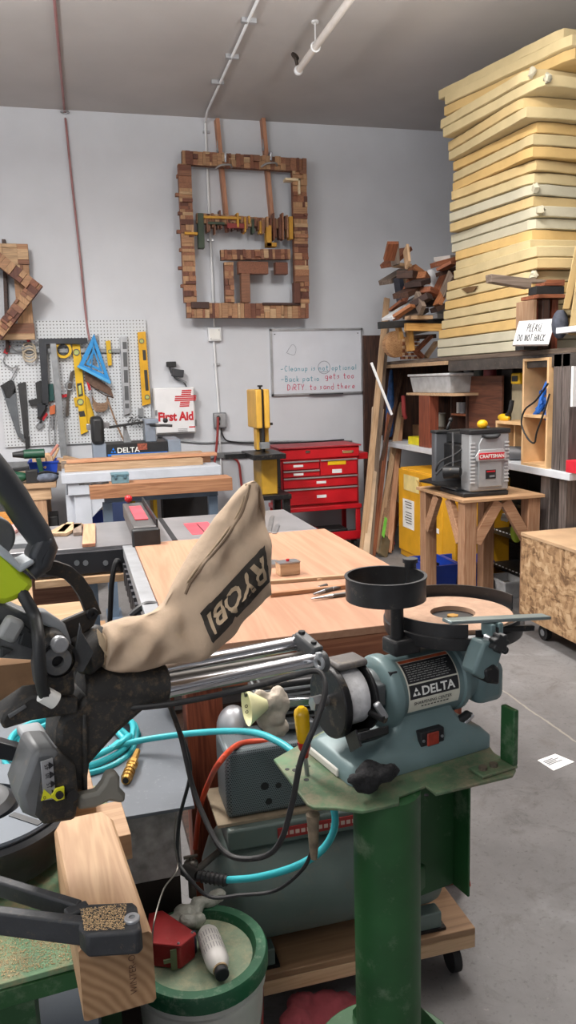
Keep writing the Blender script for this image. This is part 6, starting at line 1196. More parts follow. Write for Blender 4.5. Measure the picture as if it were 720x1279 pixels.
# arm, knob, tool rest
aA = G(598, 832, y=.12); aB = G(622, 795, y=.12)
MB().prism([G(592, 842, y=.01), G(605, 850, y=.01), G(622, 838, y=.01), G(630, 812, y=.01), G(628, 802, y=.01), G(606, 802, y=.01), G(600, 818, y=.01)], (0, .04, 0)).build('arm', mg, t, bevel=.006)
MB().prism([G(607, 838, y=.005), G(619, 830, y=.005), G(626, 836, y=.005), G(625, 856, y=.005), G(609, 854, y=.005)], (0, .045, 0)).build('arm_foot', blackm, t, bevel=.005)
kc = G(622, 802, y=.0); mb = MB(); ring_ = []
for k in range(28):
    a = 2*math.pi*k/28; rr_ = .0165+.003*math.cos(7*a); ring_.append((kc.x+rr_*math.cos(a), kc.z+rr_*math.sin(a)))
mb.prism([V(x, -.012, z) for x, z in ring_], (0, .018, 0)).build('knob', black, t, bevel=.002); MB().cyl((kc.x, .0, kc.z), (kc.x, .03, kc.z), .008).build('knob_stem', steel, t)
MB().cyl((kc.x+.02, .0, kc.z-.02), (kc.x+.02, .012, kc.z-.02), .007).build('small_knob', black, t)
r0_ = G(558, 776, y=.035); r1_ = G(683, 770, y=.035); MB().bar(r0_, r1_, .026, .0065).build('tool_rest', plain('rest steel', (134, 146, 146), .35, .5), t, bevel=.0015)
c_ = G(615, 785, y=.03); MB().box((c_.x-.009, .03, c_.z), (.012, .03, .026)).build('rest_clamp', mg, t, bevel=.003); MB().box((c_.x+.009, .03, c_.z), (.012, .03, .026)).build('rest_clamp', mg, t, bevel=.003); MB().box((c_.x, .03, c_.z-.002), (.008, .028, .014)).build('clamp_gap', ink, t)
MB().bar(G(622, 786, y=.04), G(666, 784, y=.04), .012, .011).build('slide_bar', blackm, t, bevel=.002); MB().bar(V(c_.x, .03, c_.z-.04), V(c_.x, .03, c_.z-.01), .02, .02).build('rest_post', mg, t, bevel=.003)
# white tray + black cloth at the left of the base
o = MB().prism([G(396, 931, z=PZ+.001), G(440, 983, z=PZ+.001)*1, V(.02, .09, PZ+.001), V(.06, .25, PZ+.001), G(430, 918, z=PZ+.001)], (0, 0, .012))
P3 = [G(396, 932, z=PZ+.001), G(434, 966, z=PZ+.001)]; P4 = V(-.018, .25, 0)
o = MB(); pp_ = [V(P3[0].x, P3[0].y, PZ+.001), V(P3[1].x, P3[1].y, PZ+.001), V(-.016, P3[1].y-.005, PZ+.001), V(-.016, .26, PZ+.001)]; o.prism(pp_, (0, 0, .016)); o.v = [G.o+G.a*p.x+G.b*p.y+V(0, 0, p.z) for p in o.v]
o = o.build('plastic_tray', plain('off white tray', (206, 204, 196), .5, 0, .08, 8, dust=.2), bevel=.003); tag(o, 'off white flat tray under the left end of the sharpening machine', 'tray')
r = random.Random(9); mb = MB(); cc = G(458, 935, y=.07)
for k in range(7): mb.ball(V(cc.x+r.uniform(-.035, .035), .055+r.uniform(-.012, .012), PZ+.03+r.uniform(-.008, .022)), (r.uniform(.02, .032), r.uniform(.014, .02), r.uniform(.012, .024)), 12, 7)
o = mb; o.v = [G.o+G.a*p.x+G.b*p.y+V(0, 0, p.z) for p in o.v]; o = o.build('black_glove', plain('black cloth', (26, 26, 29), .85, 0, .3, 40, .8)); tag(o, 'crumpled black cloth glove against the foot of the machine', 'glove')
rm = o.modifiers.new('remesh', 'REMESH'); rm.mode = 'VOXEL'; rm.voxel_size = .004; rm.use_smooth_shade = True
dtex = bpy.data.textures.new('folds', 'CLOUDS'); dtex.noise_scale = .03
dm = o.modifiers.new('folds', 'DISPLACE'); dm.texture = dtex; dm.strength = .018; dm.mid_level = .6
# screwdriver standing in the plate
hb = G(384, 968, z=PZ); lean_ = V(-.012, .0, .0)
t = thing('screwdriver', 'screwdriver with clear yellow and red handle standing in the green plate', 'screwdriver', G.o+G.a*hb.x+G.b*hb.y+V(0, 0, PZ), G.rz)
top = G(376, 883, y=hb.y)-V(hb.x, hb.y, PZ); ax = top.normalized(); L = top.length
MB().cyl(ax*.000, ax*L*.28, .0045).build('shaft', steel, t); MB().lathe([(.001, L*.26), (.006, L*.27), (.0075, L*.34), (.012, L*.42), (.0125, L*.5), (.001, L*.5)], (0, 0, 0), ax, 20).build('ferrule', plain('handle red', (176, 42, 30), .3), t, label='red lower handle')
mb = MB(); rs = []; x_ = ax.orthogonal().normalized(); y_ = ax.cross(x_)
for h, r_ in ((.5, .011), (.53, .013), (.9, .0145), (.96, .0125), (1.0, .006)): rs.append([ax*L*h+(x_*math.cos(2*math.pi*j/24)+y_*math.sin(2*math.pi*j/24))*(r_*(1-.07*(j % 4 == 0))) for j in range(24)])
mb.loft(rs).build('grip', plain('handle yellow', (216, 172, 22), .15, 0, .1, 20), t)

# ================= COMPRESSOR ON ITS DOLLY =================
t = thing('dolly', 'plywood and lumber dolly on casters under the air compressor', 'dolly', (.55, 1.8, 0)); pw = wood('dolly plywood', (176, 140, 106), (142, 108, 80), 0, .5)
DX0, DX1, DY0, DY1 = .22, .905, 1.64, 1.94
MB().bb((DX0, DY0, .132), (DX1, DY1, .15)).build('deck', pw, t, bevel=.002)
MB().bb((DX0, DY0, .094), (DX1, DY0+.04, .1315)).build('rail', tan, t, bevel=.002); MB().bb((DX0, DY1-.04, .094), (DX1, DY1, .1315)).build('rail', tan, t, bevel=.002)
for cx in (DX0+.06, DX1-.04):
    for cy in (DY0+.05, DY1-.05): c = MB().box((cx, cy, .088), (.06, .05, .011)).build('caster', galv, t); MB().cyl((cx-.01, cy, .038), (cx+.012, cy, .038), .037).build('wheel', rubber, c)
tankm = plain('tank grey green', (98, 112, 108), .5, .1, .12, 5, .08, dust=.25, dustcol=(126, 116, 100), ds=16)
t = thing('air_compressor', 'grey green air compressor tank with perforated cover behind the pedestal', 'compressor', (.55, 1.8, .15)); ty, tz, tr = 1.79, .312, .143
MB().lathe([(.001, .235), (.07, .24), (.115, .262), (.138, .29), (tr, .31), (tr, .80), (.138, .82), (.10, .845), (.001, .86)], (0, ty, tz), (1, 0, 0), 48).build('tank', tankm, t)
for cx in (.34, .78): MB().bb((cx-.04, 1.66, .1505), (cx+.04, 1.7, .20)).build('foot', tankm, t, bevel=.003); MB().bb((cx-.05, 1.655, .1505), (cx+.05, 1.72, .158)).build('foot_pad', blackm, t)
MB().bb((.285, 1.70, .445), (.80, 1.90, .50)).build('motor_platform', tankm, t, bevel=.006)
MB().bb((.265, 1.72, .5005), (.60, 1.9, .508)).build('wood_pad', plain('dusty pad', (150, 134, 112), .8, 0, .15, 20), t)
lb = at(372, 1036, y=1.698); l2 = at(436, 1015, y=1.698); MB().bb((lb.x-.05, 1.696, .46), (l2.x+.03, 1.699, .487)).build('red_label', plain('label red dark', (150, 40, 40), .5, 0, .15), t)
mb = MB(); pale_ = plain('label lettering pale', (196, 170, 160), .5, 0, 0)
for k in range(13): mb.bb((lb.x-.035+.0145*k, 1.6950, .468), (lb.x-.025+.0145*k, 1.6959, .478))
mb.build('label_print', pale_, t)
def perf():
    m, nt, nd, lk, b = newmat('perforated cover'); tc = N(nd, 'ShaderNodeTexCoord'); mp = N(nd, 'ShaderNodeMapping'); mp.inputs['Scale'].default_value = (210, 210, 210); lk.new(tc.outputs['Object'], mp.inputs[0])
    sx = N(nd, 'ShaderNodeSeparateXYZ'); lk.new(mp.outputs[0], sx.inputs[0])
    def M(op, a, c=None, k=None):
        q = N(nd, 'ShaderNodeMath', operation=op); lk.new(a, q.inputs[0]) if not isinstance(a, float) else None
        if c is not None: lk.new(c, q.inputs[1])
        if k is not None: q.inputs[1].default_value = k
        return q.outputs[0]
    u = M('ADD', sx.outputs[0], sx.outputs[1]); v = sx.outputs[2]; fl = M('MULTIPLY', M('MODULO', M('FLOOR', v), k=2), k=.5); uu = M('SUBTRACT', M('FRACT', M('ADD', u, fl)), k=.5); vv = M('SUBTRACT', M('FRACT', v), k=.5)
    d = M('SQRT', M('ADD', M('MULTIPLY', uu, uu), M('MULTIPLY', vv, vv))); r_ = N(nd, 'ShaderNodeMapRange'); r_.inputs[1].default_value = .26; r_.inputs[2].default_value = .36; lk.new(d, r_.inputs[0])
    mx = N(nd, 'ShaderNodeMix', data_type='RGBA'); mx.inputs[6].default_value = lin((36, 42, 46)); mx.inputs[7].default_value = lin((112, 122, 126)); lk.new(r_.outputs[0], mx.inputs[0]); lk.new(mx.outputs[2], b.inputs['Base Color']); b.inputs['Roughness'].default_value = .45; b.inputs['Metallic'].default_value = .3
    return m
pc = at(280, 938, y=1.735); MB().bb((.292, 1.735, .5085), (.60, 1.87, .682)).build('perforated_cover', perf(), t, bevel=.012)
for px, py, r_ in ((331, 982, .010), (348, 981, .0075), (336, 1001, .0085)): p = at(px, py, y=1.735); MB().cyl((p.x, 1.7345, p.z), (p.x, 1.7375, p.z), r_, n=20).build('cover_hole', ink, t)
c = at(296, 915, y=1.86); MB().ball((c.x, 1.9, .665), (.045, .05, .06), 24, 12).build('motor_dome', alu, t)
MB().bb((.40, 1.83, .683), (.58, 1.93, .80)).build('pump_head', blackm, t, bevel=.01)
for k in range(6): MB().bb((.395, 1.825, .70+.016*k), (.585, 1.935, .705+.016*k)).build('cooling_fin', galv, t)
MB().bar(at(352, 876, y=1.8), at(392, 874, y=1.8), .03, .022).build('chrome_pipe', chrome, t, bevel=.004); MB().bar(at(352, 905, y=1.8), at(392, 902, y=1.8), .03, .018).build('chrome_pipe', galv, t, bevel=.004)
# regulator and valve at the left end
v = at(239, 1085, y=1.66); gg = plain('gun metal', (100, 96, 90), .4, .7)
MB().cyl(v+V(0, 0, -.02), v+V(0, 0, .008), .016).build('regulator_body', gg, t); MB().ball(v+V(0, 0, .012), (.017, .017, .012), 14, 8).build('regulator_cap', gg, t); MB().bar(v+V(-.016, 0, .03), v+V(.016, 0, .03), .006, .005).build('wing_handle', gg, t); MB().cyl(v+V(0, 0, .02), v+V(0, 0, .031), .004).build('stem', gg, t); MB().cyl(v+V(0, .0, -.02), v+V(0, 0, -.07), .009).build('pipe', gg, t); MB().cyl(v+V(0, 0, -.015), v+V(.08, .08, -.02), .008).build('pipe', gg, t)
# paper cone and rag on the pump
a_ = at(308, 884, y=1.70); ax = V(.96, .08, .0).normalized()
t = thing('paper_cone', 'pale yellow paper cone with black handwriting beside the pump', 'paper cone', a_-V(0, 0, .03))
MB().lathe([(.042, 0), (.0425, .001), (.012, .05), (.011, .049)], a_+V(0, 0, 0), ax, 28, True).build('cone', plain('pale yellow paper', (222, 218, 170), .7), t); 
mb = MB(); x_ = V(0, 0, 1); n_ = ax; y_ = n_.cross(x_).normalized(); x_ = y_.cross(n_)
for dz, s in ((.014, 'W'), (-.012, 'o'), (-.025, 'o')):
    q = a_+ax*.010; hand(mb, s, -.006, 0, .013, lambda u, v, q=q, dz=dz: q+x_*(dz+v)-y_*(.031-abs(dz)*.25)+V(u, 0, 0) - ax*.0, .0009)
mb.build('handwriting', ink, t)
t = MB(); r = random.Random(12); R0 = [at(*q, y=1.72) for q in ((326, 872), (330, 900), (338, 905), (334, 880), (344, 874), (352, 880), (346, 895), (340, 915), (352, 910), (348, 868))]
for p in R0: t.ball(p+V(0, r.uniform(-.01, .01), 0), (.02, .016, .024), 10, 7)
t.tube([at(330, 878, y=1.72), at(335, 868, y=1.72), at(338, 863, y=1.72)], lambda s: .012*(1-s)+.003, 8); t.tube([at(348, 880, y=1.72), at(355, 870, y=1.72), at(357, 864, y=1.72)], lambda s: .012*(1-s)+.003, 8)
t = t.build('cloth_rag', plain('dirty white cloth', (186, 174, 160), .9, 0, .14, 30, .5)); rm = t.modifiers.new('remesh', 'REMESH'); rm.mode = 'VOXEL'; rm.voxel_size = .005; rm.use_smooth_shade = True; tag(t, 'crumpled dirty white rag hanging on the compressor pump', 'rag')
dm = t.modifiers.new('folds', 'DISPLACE'); dm.texture = dtex; dm.strength = .012; dm.mid_level = .5

# ================= GREY CABINET WITH TEAL HOSE =================
KZ = .65; slate = plain('dark slate sheet', (98, 103, 110), .45, 0, .1, 6, .05, dust=.16, dustcol=(160, 160, 160), ds=90)
K1 = at(243, 1006, z=KZ); K2 = at(212, 872, z=KZ)
t = thing('grey_cabinet', 'low grey cabinet with a dark slate sheet top under the teal hose coil', 'cabinet', (0, 1.9, 0))
MB().prism([(K1.x, K1.y, KZ), (K2.x, K2.y, KZ), (-.75, K2.y+.05, KZ), (-.75, K1.y, KZ)], (0, 0, -.008)).build('sheet_top', slate, t, bevel=.001)
body = plain('speckled grey board', (146, 141, 138), .85, 0, .2, 40, .3, dust=.2, dustcol=(150, 140, 130), ds=60)
MB().bb((-.7, K1.y+.03, .47), (K1.x-.03, K2.y-.03, KZ-.0085)).build('body', body, t, bevel=.003)
for lx, ly in ((-.65, K1.y+.1), (-.65, K2.y-.1), (K1.x-.07, K2.y-.1), (-.1, K1.y+.3)): MB().bb((lx-.03, ly-.03, 0), (lx+.03, ly+.03, .4695)).build('leg', dkw, t)
MB().bb((-.7, K1.y+.09, .02), (K1.x-.03, K1.y+.11, .4695)).build('back_panel', plain('gap shade', (48, 38, 32), .9), t)  # added dark sheet standing in for the shade in the gap below the body
teal = plain('teal hose', (52, 170, 180), .38, 0, .06, 12)
r = random.Random(31); pts = []; cA = (at(-20, 928, z=KZ+.02)+at(182, 932, z=KZ+.02))/2; cA = at(92, 938, z=KZ)
t = thing('air_hose_coil', 'coiled teal air hose with brass coupling on the slate sheet', 'hose', (cA.x, cA.y, KZ)); NN = 5
for k in range(NN): 
    rr_ = .165-.011*k+r.uniform(-.006, .006)
    for j in range(14):
        a = 2*math.pi*j/14; pts.append(V(cA.x+rr_*1.02*math.cos(a)+.006*math.sin(3*a+k), cA.y+.02+rr_*1.05*math.sin(a), KZ+.0085+(k % 3)*.013+.004*math.sin(2*a+k)))
MB().tube(pts, .0075, 9).build('coil', teal, t)
b0, b1 = at(157, 975, z=KZ+.012), at(172, 938, z=KZ+.02); MB().cyl(b0, b0.lerp(b1, .4), .0105, .012).build('coupling', brass, t); MB().cyl(b0.lerp(b1, .42), b0.lerp(b1, .62), .013, n=6).build('coupling_nut', brass, t); MB().cyl(b0.lerp(b1, .62), b1, .009, .007).build('barb', brass, t); MB().cyl(b0-(b1-b0)*.01, b0+(b1-b0)*.02, .007).build('coupling_bore', ink, t)
for f in (.1, .2, .3, .5): MB().torus(b0.lerp(b1, f), .0125, .0012, b1-b0, 18, 5).build('knurl', brass, t)
tag(MB().tube([at(136, 935, z=KZ+.03), PD(180, 924, 1.95), PD(250, 915, 1.9), PD(310, 914, 1.8), PD(345, 925, 1.72), PD(372, 945, 1.66), PD(400, 985, 1.62), PD(417, 1010, 1.6), PD(417, 1038, 1.6), PD(400, 1064, 1.6), PD(365, 1084, 1.62), PD(320, 1096, 1.66), PD(284, 1099, 1.7)], .0078, 10).build('air_hose', teal), 'teal air hose arching from the coil to the compressor valve', 'hose')
t = thing('hose_coupling', 'black ribbed hose end at the compressor valve', 'hose coupling', PD(258, 1095, 1.72)); MB().cyl(PD(284, 1100, 1.7), PD(248, 1094, 1.72), .0115, n=18).build('grip', black, t)
for f in range(6): MB().torus(PD(284, 1100, 1.7).lerp(PD(248, 1094, 1.72), .1+.15*f), .012, .0018, PD(284, 1100, 1.7)-PD(248, 1094, 1.72), 18, 5).build('grip_ring', rubber, t)
MB().cyl(PD(248, 1094, 1.72), PD(232, 1086, 1.75), .0125, .015).build('elbow', plain('dark elbow', (60, 58, 56), .4, .5), t)
orange = plain('orange red hose', (204, 74, 44), .45)
tag(MB().tube([PD(244, 1060, 2.0), PD(250, 1010, 1.98), PD(262, 975, 1.95), PD(276, 950, 1.80), at(298, 930, y=1.76), at(330, 926, y=1.765), at(372, 930, y=1.78), at(405, 940, y=1.82)], .007, 9).build('air_hose', orange), 'orange red hose draped over the perforated cover', 'hose')
tag(MB().tube([at(284, 932, y=1.80), at(310, 925, y=1.80), at(350, 923, y=1.80), at(400, 934, y=1.80)], .006, 9).build('air_hose', plain('dark orange hose', (176, 84, 54))), 'second duller orange hose beside the bright one', 'hose')
tag(MB().tube([at(563, 1100, y=1.92), at(580, 1092, y=1.99), at(586, 1108, y=1.99), at(576, 1124, y=1.97)], .006, 9).build('air_hose', plain('brick red hose', (186, 62, 48))), 'brick red hose loop sticking out right of the pedestal', 'hose')
# ================= BLACK CORDS =================
cordm = plain('cord black', (34, 34, 36), .55, 0, .1, 30, dust=.12, dustcol=(110, 100, 90))
tag(MB().tube([PD(54, 868, 1.16), PD(72, 882, 1.15), PD(110, 886, 1.14), PD(200, 881, 1.15), PD(300, 862, 1.18), PD(360, 846, 1.2), PD(392, 838, 1.2), PD(404, 846, 1.19), PD(406, 868, 1.17), PD(394, 905, 1.15), PD(376, 950, 1.15), PD(366, 1000, 1.18), PD(352, 1048, 1.22), PD(332, 1069, 1.25), PD(298, 1072, 1.28), PD(275, 1058, 1.3), PD(255, 1020, 1.33), PD(240, 980, 1.35), PD(226, 920, 1.36), PD(212, 880, 1.34)], .0046, 9).build('extension_cord', cordm), 'thick black cord running from the miter saw along the rails and looping down', 'cord')
tag(MB().tube([PD(205, 860, 1.55), PD(222, 905, 1.55), PD(238, 960, 1.55), PD(225, 1020, 1.6), PD(222, 1070, 1.62), PD(235, 1095, 1.6), PD(262, 1120, 1.6), PD(300, 1118, 1.58), PD(345, 1112, 1.56), PD(378, 1086, 1.5), PD(390, 1062, 1.47)], .0038, 8).build('extension_cord', cordm), 'thinner black cord looping under the hose to the pedestal', 'cord')
tag(MB().tube([PD(220, 1015, 1.62), PD(218, 1050, 1.6), PD(222, 1085, 1.58), PD(205, 1110, 1.5), PD(193, 1150, 1.42), PD(190, 1180, 1.4)], .0016, 7).build('thin_wire', gg), 'thin grey wire dropping behind the red reel', 'wire')

# ================= BUCKET =================
bc = V(.180, 1.50, 0); br = .138; BH = .37
t = thing('plastic_bucket', 'white plastic bucket with dusty green rimmed lid', 'bucket', bc); 
MB().lathe([(.001, .0), (.115, 0), (.118, .006), (.132, .30), (.137, .302), (.137, .312), (.133, .314), (.135, .345), (.001, .345)], bc, (0, 0, 1), 56).build('pail', plain('dirty white pail', (200, 200, 194), .5, 0, .08, 7, .1, dust=.2, dustcol=(150, 140, 120), ds=14), t)
MB().lathe([(.001, .352), (.112, .352), (.116, .362), (.12, .370), (.140, .370), (.144, .364), (.144, .335), (.139, .335), (.139, .345)], bc, (0, 0, 1), 56).build('lid_rim', plain('lid green', (24, 84, 54), .5, 0, .15, 10, dust=.3, dustcol=(150, 160, 140)), t)
MB().lathe([(.001, .354), (.111, .3535)], bc, (0, 0, 1), 48).build('lid_panel', plain('dusty lid', (132, 148, 124), .8, 0, .15, 14, .3, dust=.55, dustcol=(176, 168, 138), ds=30), t)
mb = MB(); 
for j in range(9): 
    a0, a1 = rad(-48+5*j), rad(-48+5*(j+1)); z0, z1 = .17, .27
    f = lambda a, z: bc+V(math.cos(a)*(.1180+.0485*(z-.0)+.0015), math.sin(a)*(.1180+.0485*z+.0015), z)
    mb.add([f(a0, z0), f(a1, z0), f(a1, z0+.1*(j+1)/9), f(a0, z0+.1*j/9)], [(0, 1, 2, 3)])
mb.build('red_print', plain('print red', (176, 48, 40), .5), t)
LZ = BH-.0155
p = at(214, 1180, z=.41); t = thing('chalk_reel', 'red metal chalk line reel lying on the green bucket lid', 'reel', V(p.x, p.y, LZ)); redd = plain('dusty red metal', (160, 40, 42), .5, .1, .12, 20, .1, dust=.18, dustcol=(150, 110, 90), ds=60)
T3 = [at(*q, z=LZ+.055) for q in ((186, 1142), (203, 1138), (246, 1167), (226, 1183), (192, 1180), (183, 1175))]
MB().prism([V(q.x, q.y, LZ+.052) for q in T3], (0, 0, .006)).build('top_plate', redd, t, bevel=.002); cen = sum(T3, V(0, 0, 0))/6
MB().prism([V(*(cen+(q-cen)*.93).xy, LZ+.001) for q in T3], (0, 0, .0505)).build('case', redd, t, bevel=.003)
f0_, f1_ = at(228, 1190, z=LZ+.03), at(246, 1175, z=LZ+.03); MB().prism([V(*(f0_).xy, LZ+.001), V(*f1_.xy, LZ+.001), V(f1_.x, f1_.y+.02, LZ+.001), V(f0_.x, f0_.y+.02, LZ+.001)], (0, 0, .045)).build('blue_spool', plain('spool blue grey', (56, 64, 82), .5), t, bevel=.004)
c = at(217, 1196, z=LZ+.03); MB().box((c.x, c.y-.002, LZ+.027), (.013, .004, .045)).build('latch', gg if 0 else plain('latch olive', (112, 118, 90), .4, .4), t); MB().box((c.x-.012, c.y-.003, LZ+.027), (.018, .004, .008)).build('latch_tongue', MC['latch olive'], t)
for q in (T3[5], T3[3], T3[2]): MB().ball(V(*(cen+(q-cen)*.86).xy, LZ+.0585), .003, 8, 5).build('rivet', steel, t)
a_, b_ = at(258, 1163, z=LZ+.026), at(276, 1212, z=LZ+.026); ax = (b_-a_).normalized(); L = (b_-a_).length
t = thing('spray_bottle', 'white bottle with black cap lying on the bucket lid', 'bottle', V(a_.x, a_.y, LZ)); a2 = V(a_.x, a_.y, LZ+.0255)
ax = V(ax.x, ax.y, 0).normalized()
MB().lathe([(.001, 0), (.018, .002), (.0235, .012), (.0245, .03), (.0245, L*.78), (.02, L*.9), (.014, L*.97), (.001, L*.97)], a2, ax, 30).build('body', plain('bottle white', (212, 208, 204), .35, 0, .05), t); MB().cyl(a2+ax*L*.965, a2+ax*L*1.0, .0155, .0155).build('collar', plain('brown collar', (150, 126, 92), .8, 0, .3, 60), t); MB().cyl(a2+ax*L*1.0, a2+ax*(L*1.0+.014), .0145).build('cap', ink, t, bevel=.002)
mb = MB(); up_ = V(0, 0, 1); sd = up_.cross(ax).normalized(); r = random.Random(3)
for k in range(9):
    v = .6-.22*k/2
    for j in range(3): s0_ = L*(.2+.17*j); a = rad(30+14*k); q = lambda s_, aa: a2+ax*s_+(-sd*math.cos(aa)+up_*math.sin(aa))*.0249; mb.add([q(s0_, a), q(s0_+L*.13, a), q(s0_+L*.13, a+.05), q(s0_, a+.05)], [(0, 1, 2, 3)])
mb.build('print', plain('print grey', (120, 120, 124), .6), t)
mb = MB(); r = random.Random(8)
for px, py in ((218, 1150), (232, 1145), (243, 1138), (250, 1130), (262, 1126), (246, 1150), (236, 1156), (228, 1138), (271, 1122)): p = at(px, py, z=LZ+.02); mb.ball(p+V(0, 0, r.uniform(-.003, .012)), (.022, .018, .013), 10, 6)
o = mb.build('plastic_bag', plain('milky bag', (172, 172, 162), .35, 0, .12, 25, .8)); rm = o.modifiers.new('remesh', 'REMESH'); rm.mode = 'VOXEL'; rm.voxel_size = .004; rm.use_smooth_shade = True; dm = o.modifiers.new('folds', 'DISPLACE'); dm.texture = dtex; dm.strength = .012; tag(o, 'crumpled milky plastic bag behind the red reel on the bucket', 'plastic bag')
# red cloth on the floor
mb = MB(); r = random.Random(14)
for k in range(16):
    p = at(r.uniform(368, 446), r.uniform(1256, 1300), z=.03); mb.ball(V(p.x, p.y, r.uniform(.015, .04)), (r.uniform(.03, .05), r.uniform(.03, .05), r.uniform(.014, .03)), 12, 7)
o = mb.build('red_towel', plain('dusty red towel', (138, 58, 66), .9, 0, .15, 14, .5)); rm = o.modifiers.new('remesh', 'REMESH'); rm.mode = 'VOXEL'; rm.voxel_size = .007; rm.use_smooth_shade = True; dm = o.modifiers.new('folds', 'DISPLACE'); dm.texture = dtex; dm.strength = .02; tag(o, 'dusty red towel crumpled on the floor in front of the dolly', 'towel'); o.location.z = .012

# ================= SAW BENCH, BEAM, CLAMP =================
BZ = .772
sawd = plain('sawdust green plate', (98, 132, 100), .8, 0, .2, 14, .4, dust=.6, dustcol=(156, 132, 100), ds=36)
t = thing('saw_bench', 'green steel bench covered in sawdust carrying the miter saw', 'bench', (-.35, 1.2, 0))
e0, e1 = at(0, 1228, z=BZ), at(100, 1203, z=BZ)
d = (e1-e0); Q = [V(e1.x+.02, e1.y+.003, BZ), V(e1.x+.06, 1.50, BZ), V(-.75, 1.55, BZ), V(-.75, e0.y-.06, BZ)]
MB().prism(Q, (0, 0, -.008)).build('plate', sawd, t, bevel=.001)
ed = MB().bar(V(-.75, e0.y-.06, BZ-.022), V(e1.x+.02, e1.y+.003, BZ-.022), .006, .026).build('edge_angle', greenp, t, bevel=.001)
for lx, ly in ((-.14, e0.y+.05), (-.7, e0.y+.05), (-.02, 1.45), (-.7, 1.45)): MB().bb((lx-.03, ly-.006, 0), (lx+.03, ly+.0, BZ-.0085)).build('leg', greenp, t); MB().bb((lx+.022, ly, 0), (lx+.03, ly+.05, BZ-.0085)).build('leg_flange', greenp, t)
MB().bb((-.72, e0.y+.06, .2), (-.03, 1.45, .5)).build('dark_drawer', plain('dark blue steel', (26, 40, 54), .5, .2), t)
# beam
A_, B_, C_, D_ = (at(98, 1187, z=.872), at(190, 1163, z=.872), at(65, 1035, z=.872), at(143, 1022, z=.872))
ux = (B_-A_).normalized(); uy = V(-ux.y, ux.x, 0); dirb = ((C_-A_)+(D_-B_)).normalized(); o0 = V(A_.x, A_.y, 0); 
endg = newmat('end grain')
def endgrain():
    m, nt, nd, lk, b = endg; tc = N(nd, 'ShaderNodeTexCoord'); mp = N(nd, 'ShaderNodeMapping'); mp.inputs['Location'].default_value = (.07, 0, .055); lk.new(tc.outputs['Object'], mp.inputs[0])
    wv = N(nd, 'ShaderNodeTexWave', wave_type='RINGS', rings_direction='Y'); wv.inputs['Scale'].default_value = 26; wv.inputs['Distortion'].default_value = 2.2; wv.inputs['Detail'].default_value = 2; lk.new(mp.outputs[0], wv.inputs['Vector'])
    n = N(nd, 'ShaderNodeTexNoise'); n.inputs['Scale'].default_value = 18; n.inputs['Detail'].default_value = 6; lk.new(tc.outputs['Object'], n.inputs['Vector'])
    mx = N(nd, 'ShaderNodeMix', data_type='RGBA'); mx.inputs[6].default_value = lin((148, 112, 78)); mx.inputs[7].default_value = lin((176, 140, 104)); lk.new(wv.outputs['Fac'], mx.inputs[0])
    m2 = N(nd, 'ShaderNodeMix', data_type='RGBA', blend_type='MULTIPLY'); m2.inputs[0].default_value = .35; lk.new(mx.outputs[2], m2.inputs[6]); lk.new(n.outputs['Fac'], m2.inputs[7]); lk.new(m2.outputs[2], b.inputs['Base Color']); b.inputs['Roughness'].default_value = .75
    return m
L = .285; prof = [(0, .002), (.004, 0), (.086, 0), (.09, .004), (.09, .096), (.086, .10), (.004, .10), (0, .096)]
t = thing('timber_beam', 'thick pale timber beam with visible end grain clamped beside the saw', 'beam', V(A_.x, A_.y, BZ), math.atan2(ux.y, ux.x)); OFF[t.name] = V(0, 0, 0)
sk = dirb.dot(ux)
mb = MB(); mb.loft([[V(x+sk*yy_, yy_, z+.0005) for x, z in pr] for yy_, pr in ((0.001, prof), (L, prof), (L+.03, [(x*.75+.012, z*.98) for x, z in prof]))]); mb.build('timber', wood('pale timber', (198, 162, 126), (174, 136, 102), 1, .8, .6), t)
MB().prism([V(x, 0, z+.0005) for x, z in prof], (0, .0009, 0)).build('end_face', endgrain(), t)
mb = MB(); fe = lambda u, v: V(.062+v, -.0006, .022+u)
text_mb('WINTER-OX', .0125, lambda u, v, h: V(.067-v*1.0+.0, -.0006, .02+u*.9), mb); mb.build('stamp_lettering', plain('stamp brown', (96, 66, 46), .8, 0, .3, 80), t)
# second timber piece behind
c = at(126, 975, z=.86); o = board('wood_block', 'pale wood block just behind the far end of the timber beam', 'wood block', V(-.038, 1.30, .815), V(-.05, 1.44, .815), .06, .085, MC['pale timber'])
o = board('wood_block', 'short timber offcut under the grey locking lever', 'wood block', V(.022, 1.225, BZ+.025), V(.012, 1.34, BZ+.025), .045, .045, MC['pale timber'])
# clamp bracket over the beam
t = thing('beam_clamp', 'black cast clamp arm holding down the timber beam', 'clamp', at(60, 1150, z=.9)); zc_ = .8735
blackc = plain('black casting', (44, 46, 50), .55, .1, .15, 25, .2, dust=.12, dustcol=(150, 128, 100), ds=90)
top_ = lambda px, py, h: at(px, py, z=h)
h_ = .905
Pd = [top_(101, 1133, h_), top_(112, 1128, h_), top_(166, 1126, h_), top_(171, 1130, h_), top_(177, 1158, h_), top_(172, 1164, h_), top_(108, 1168, h_), top_(98, 1158, h_)]
MB().prism([V(p.x, p.y, h_) for p in Pd], (0, 0, -(h_-zc_))).build('pad', blackc, t, bevel=.004)
a1_, a2_ = at(100, 1138, z=h_-.012), at(-30, 1098, z=h_-.012); MB().bar(a1_, a2_, .014, .024).build('upper_arm', blackc, t, bevel=.003)
b1_, b2_ = at(108, 1163, z=h_-.016), at(-30, 1146, z=h_-.016); MB().bar(b1_, b2_, .016, .032).build('lower_arm', blackc, t, bevel=.003)
MB().bar(at(100, 1150, z=h_-.014), at(94, 1140, z=h_-.014), .03, .026).build('web', blackc, t, bevel=.003)
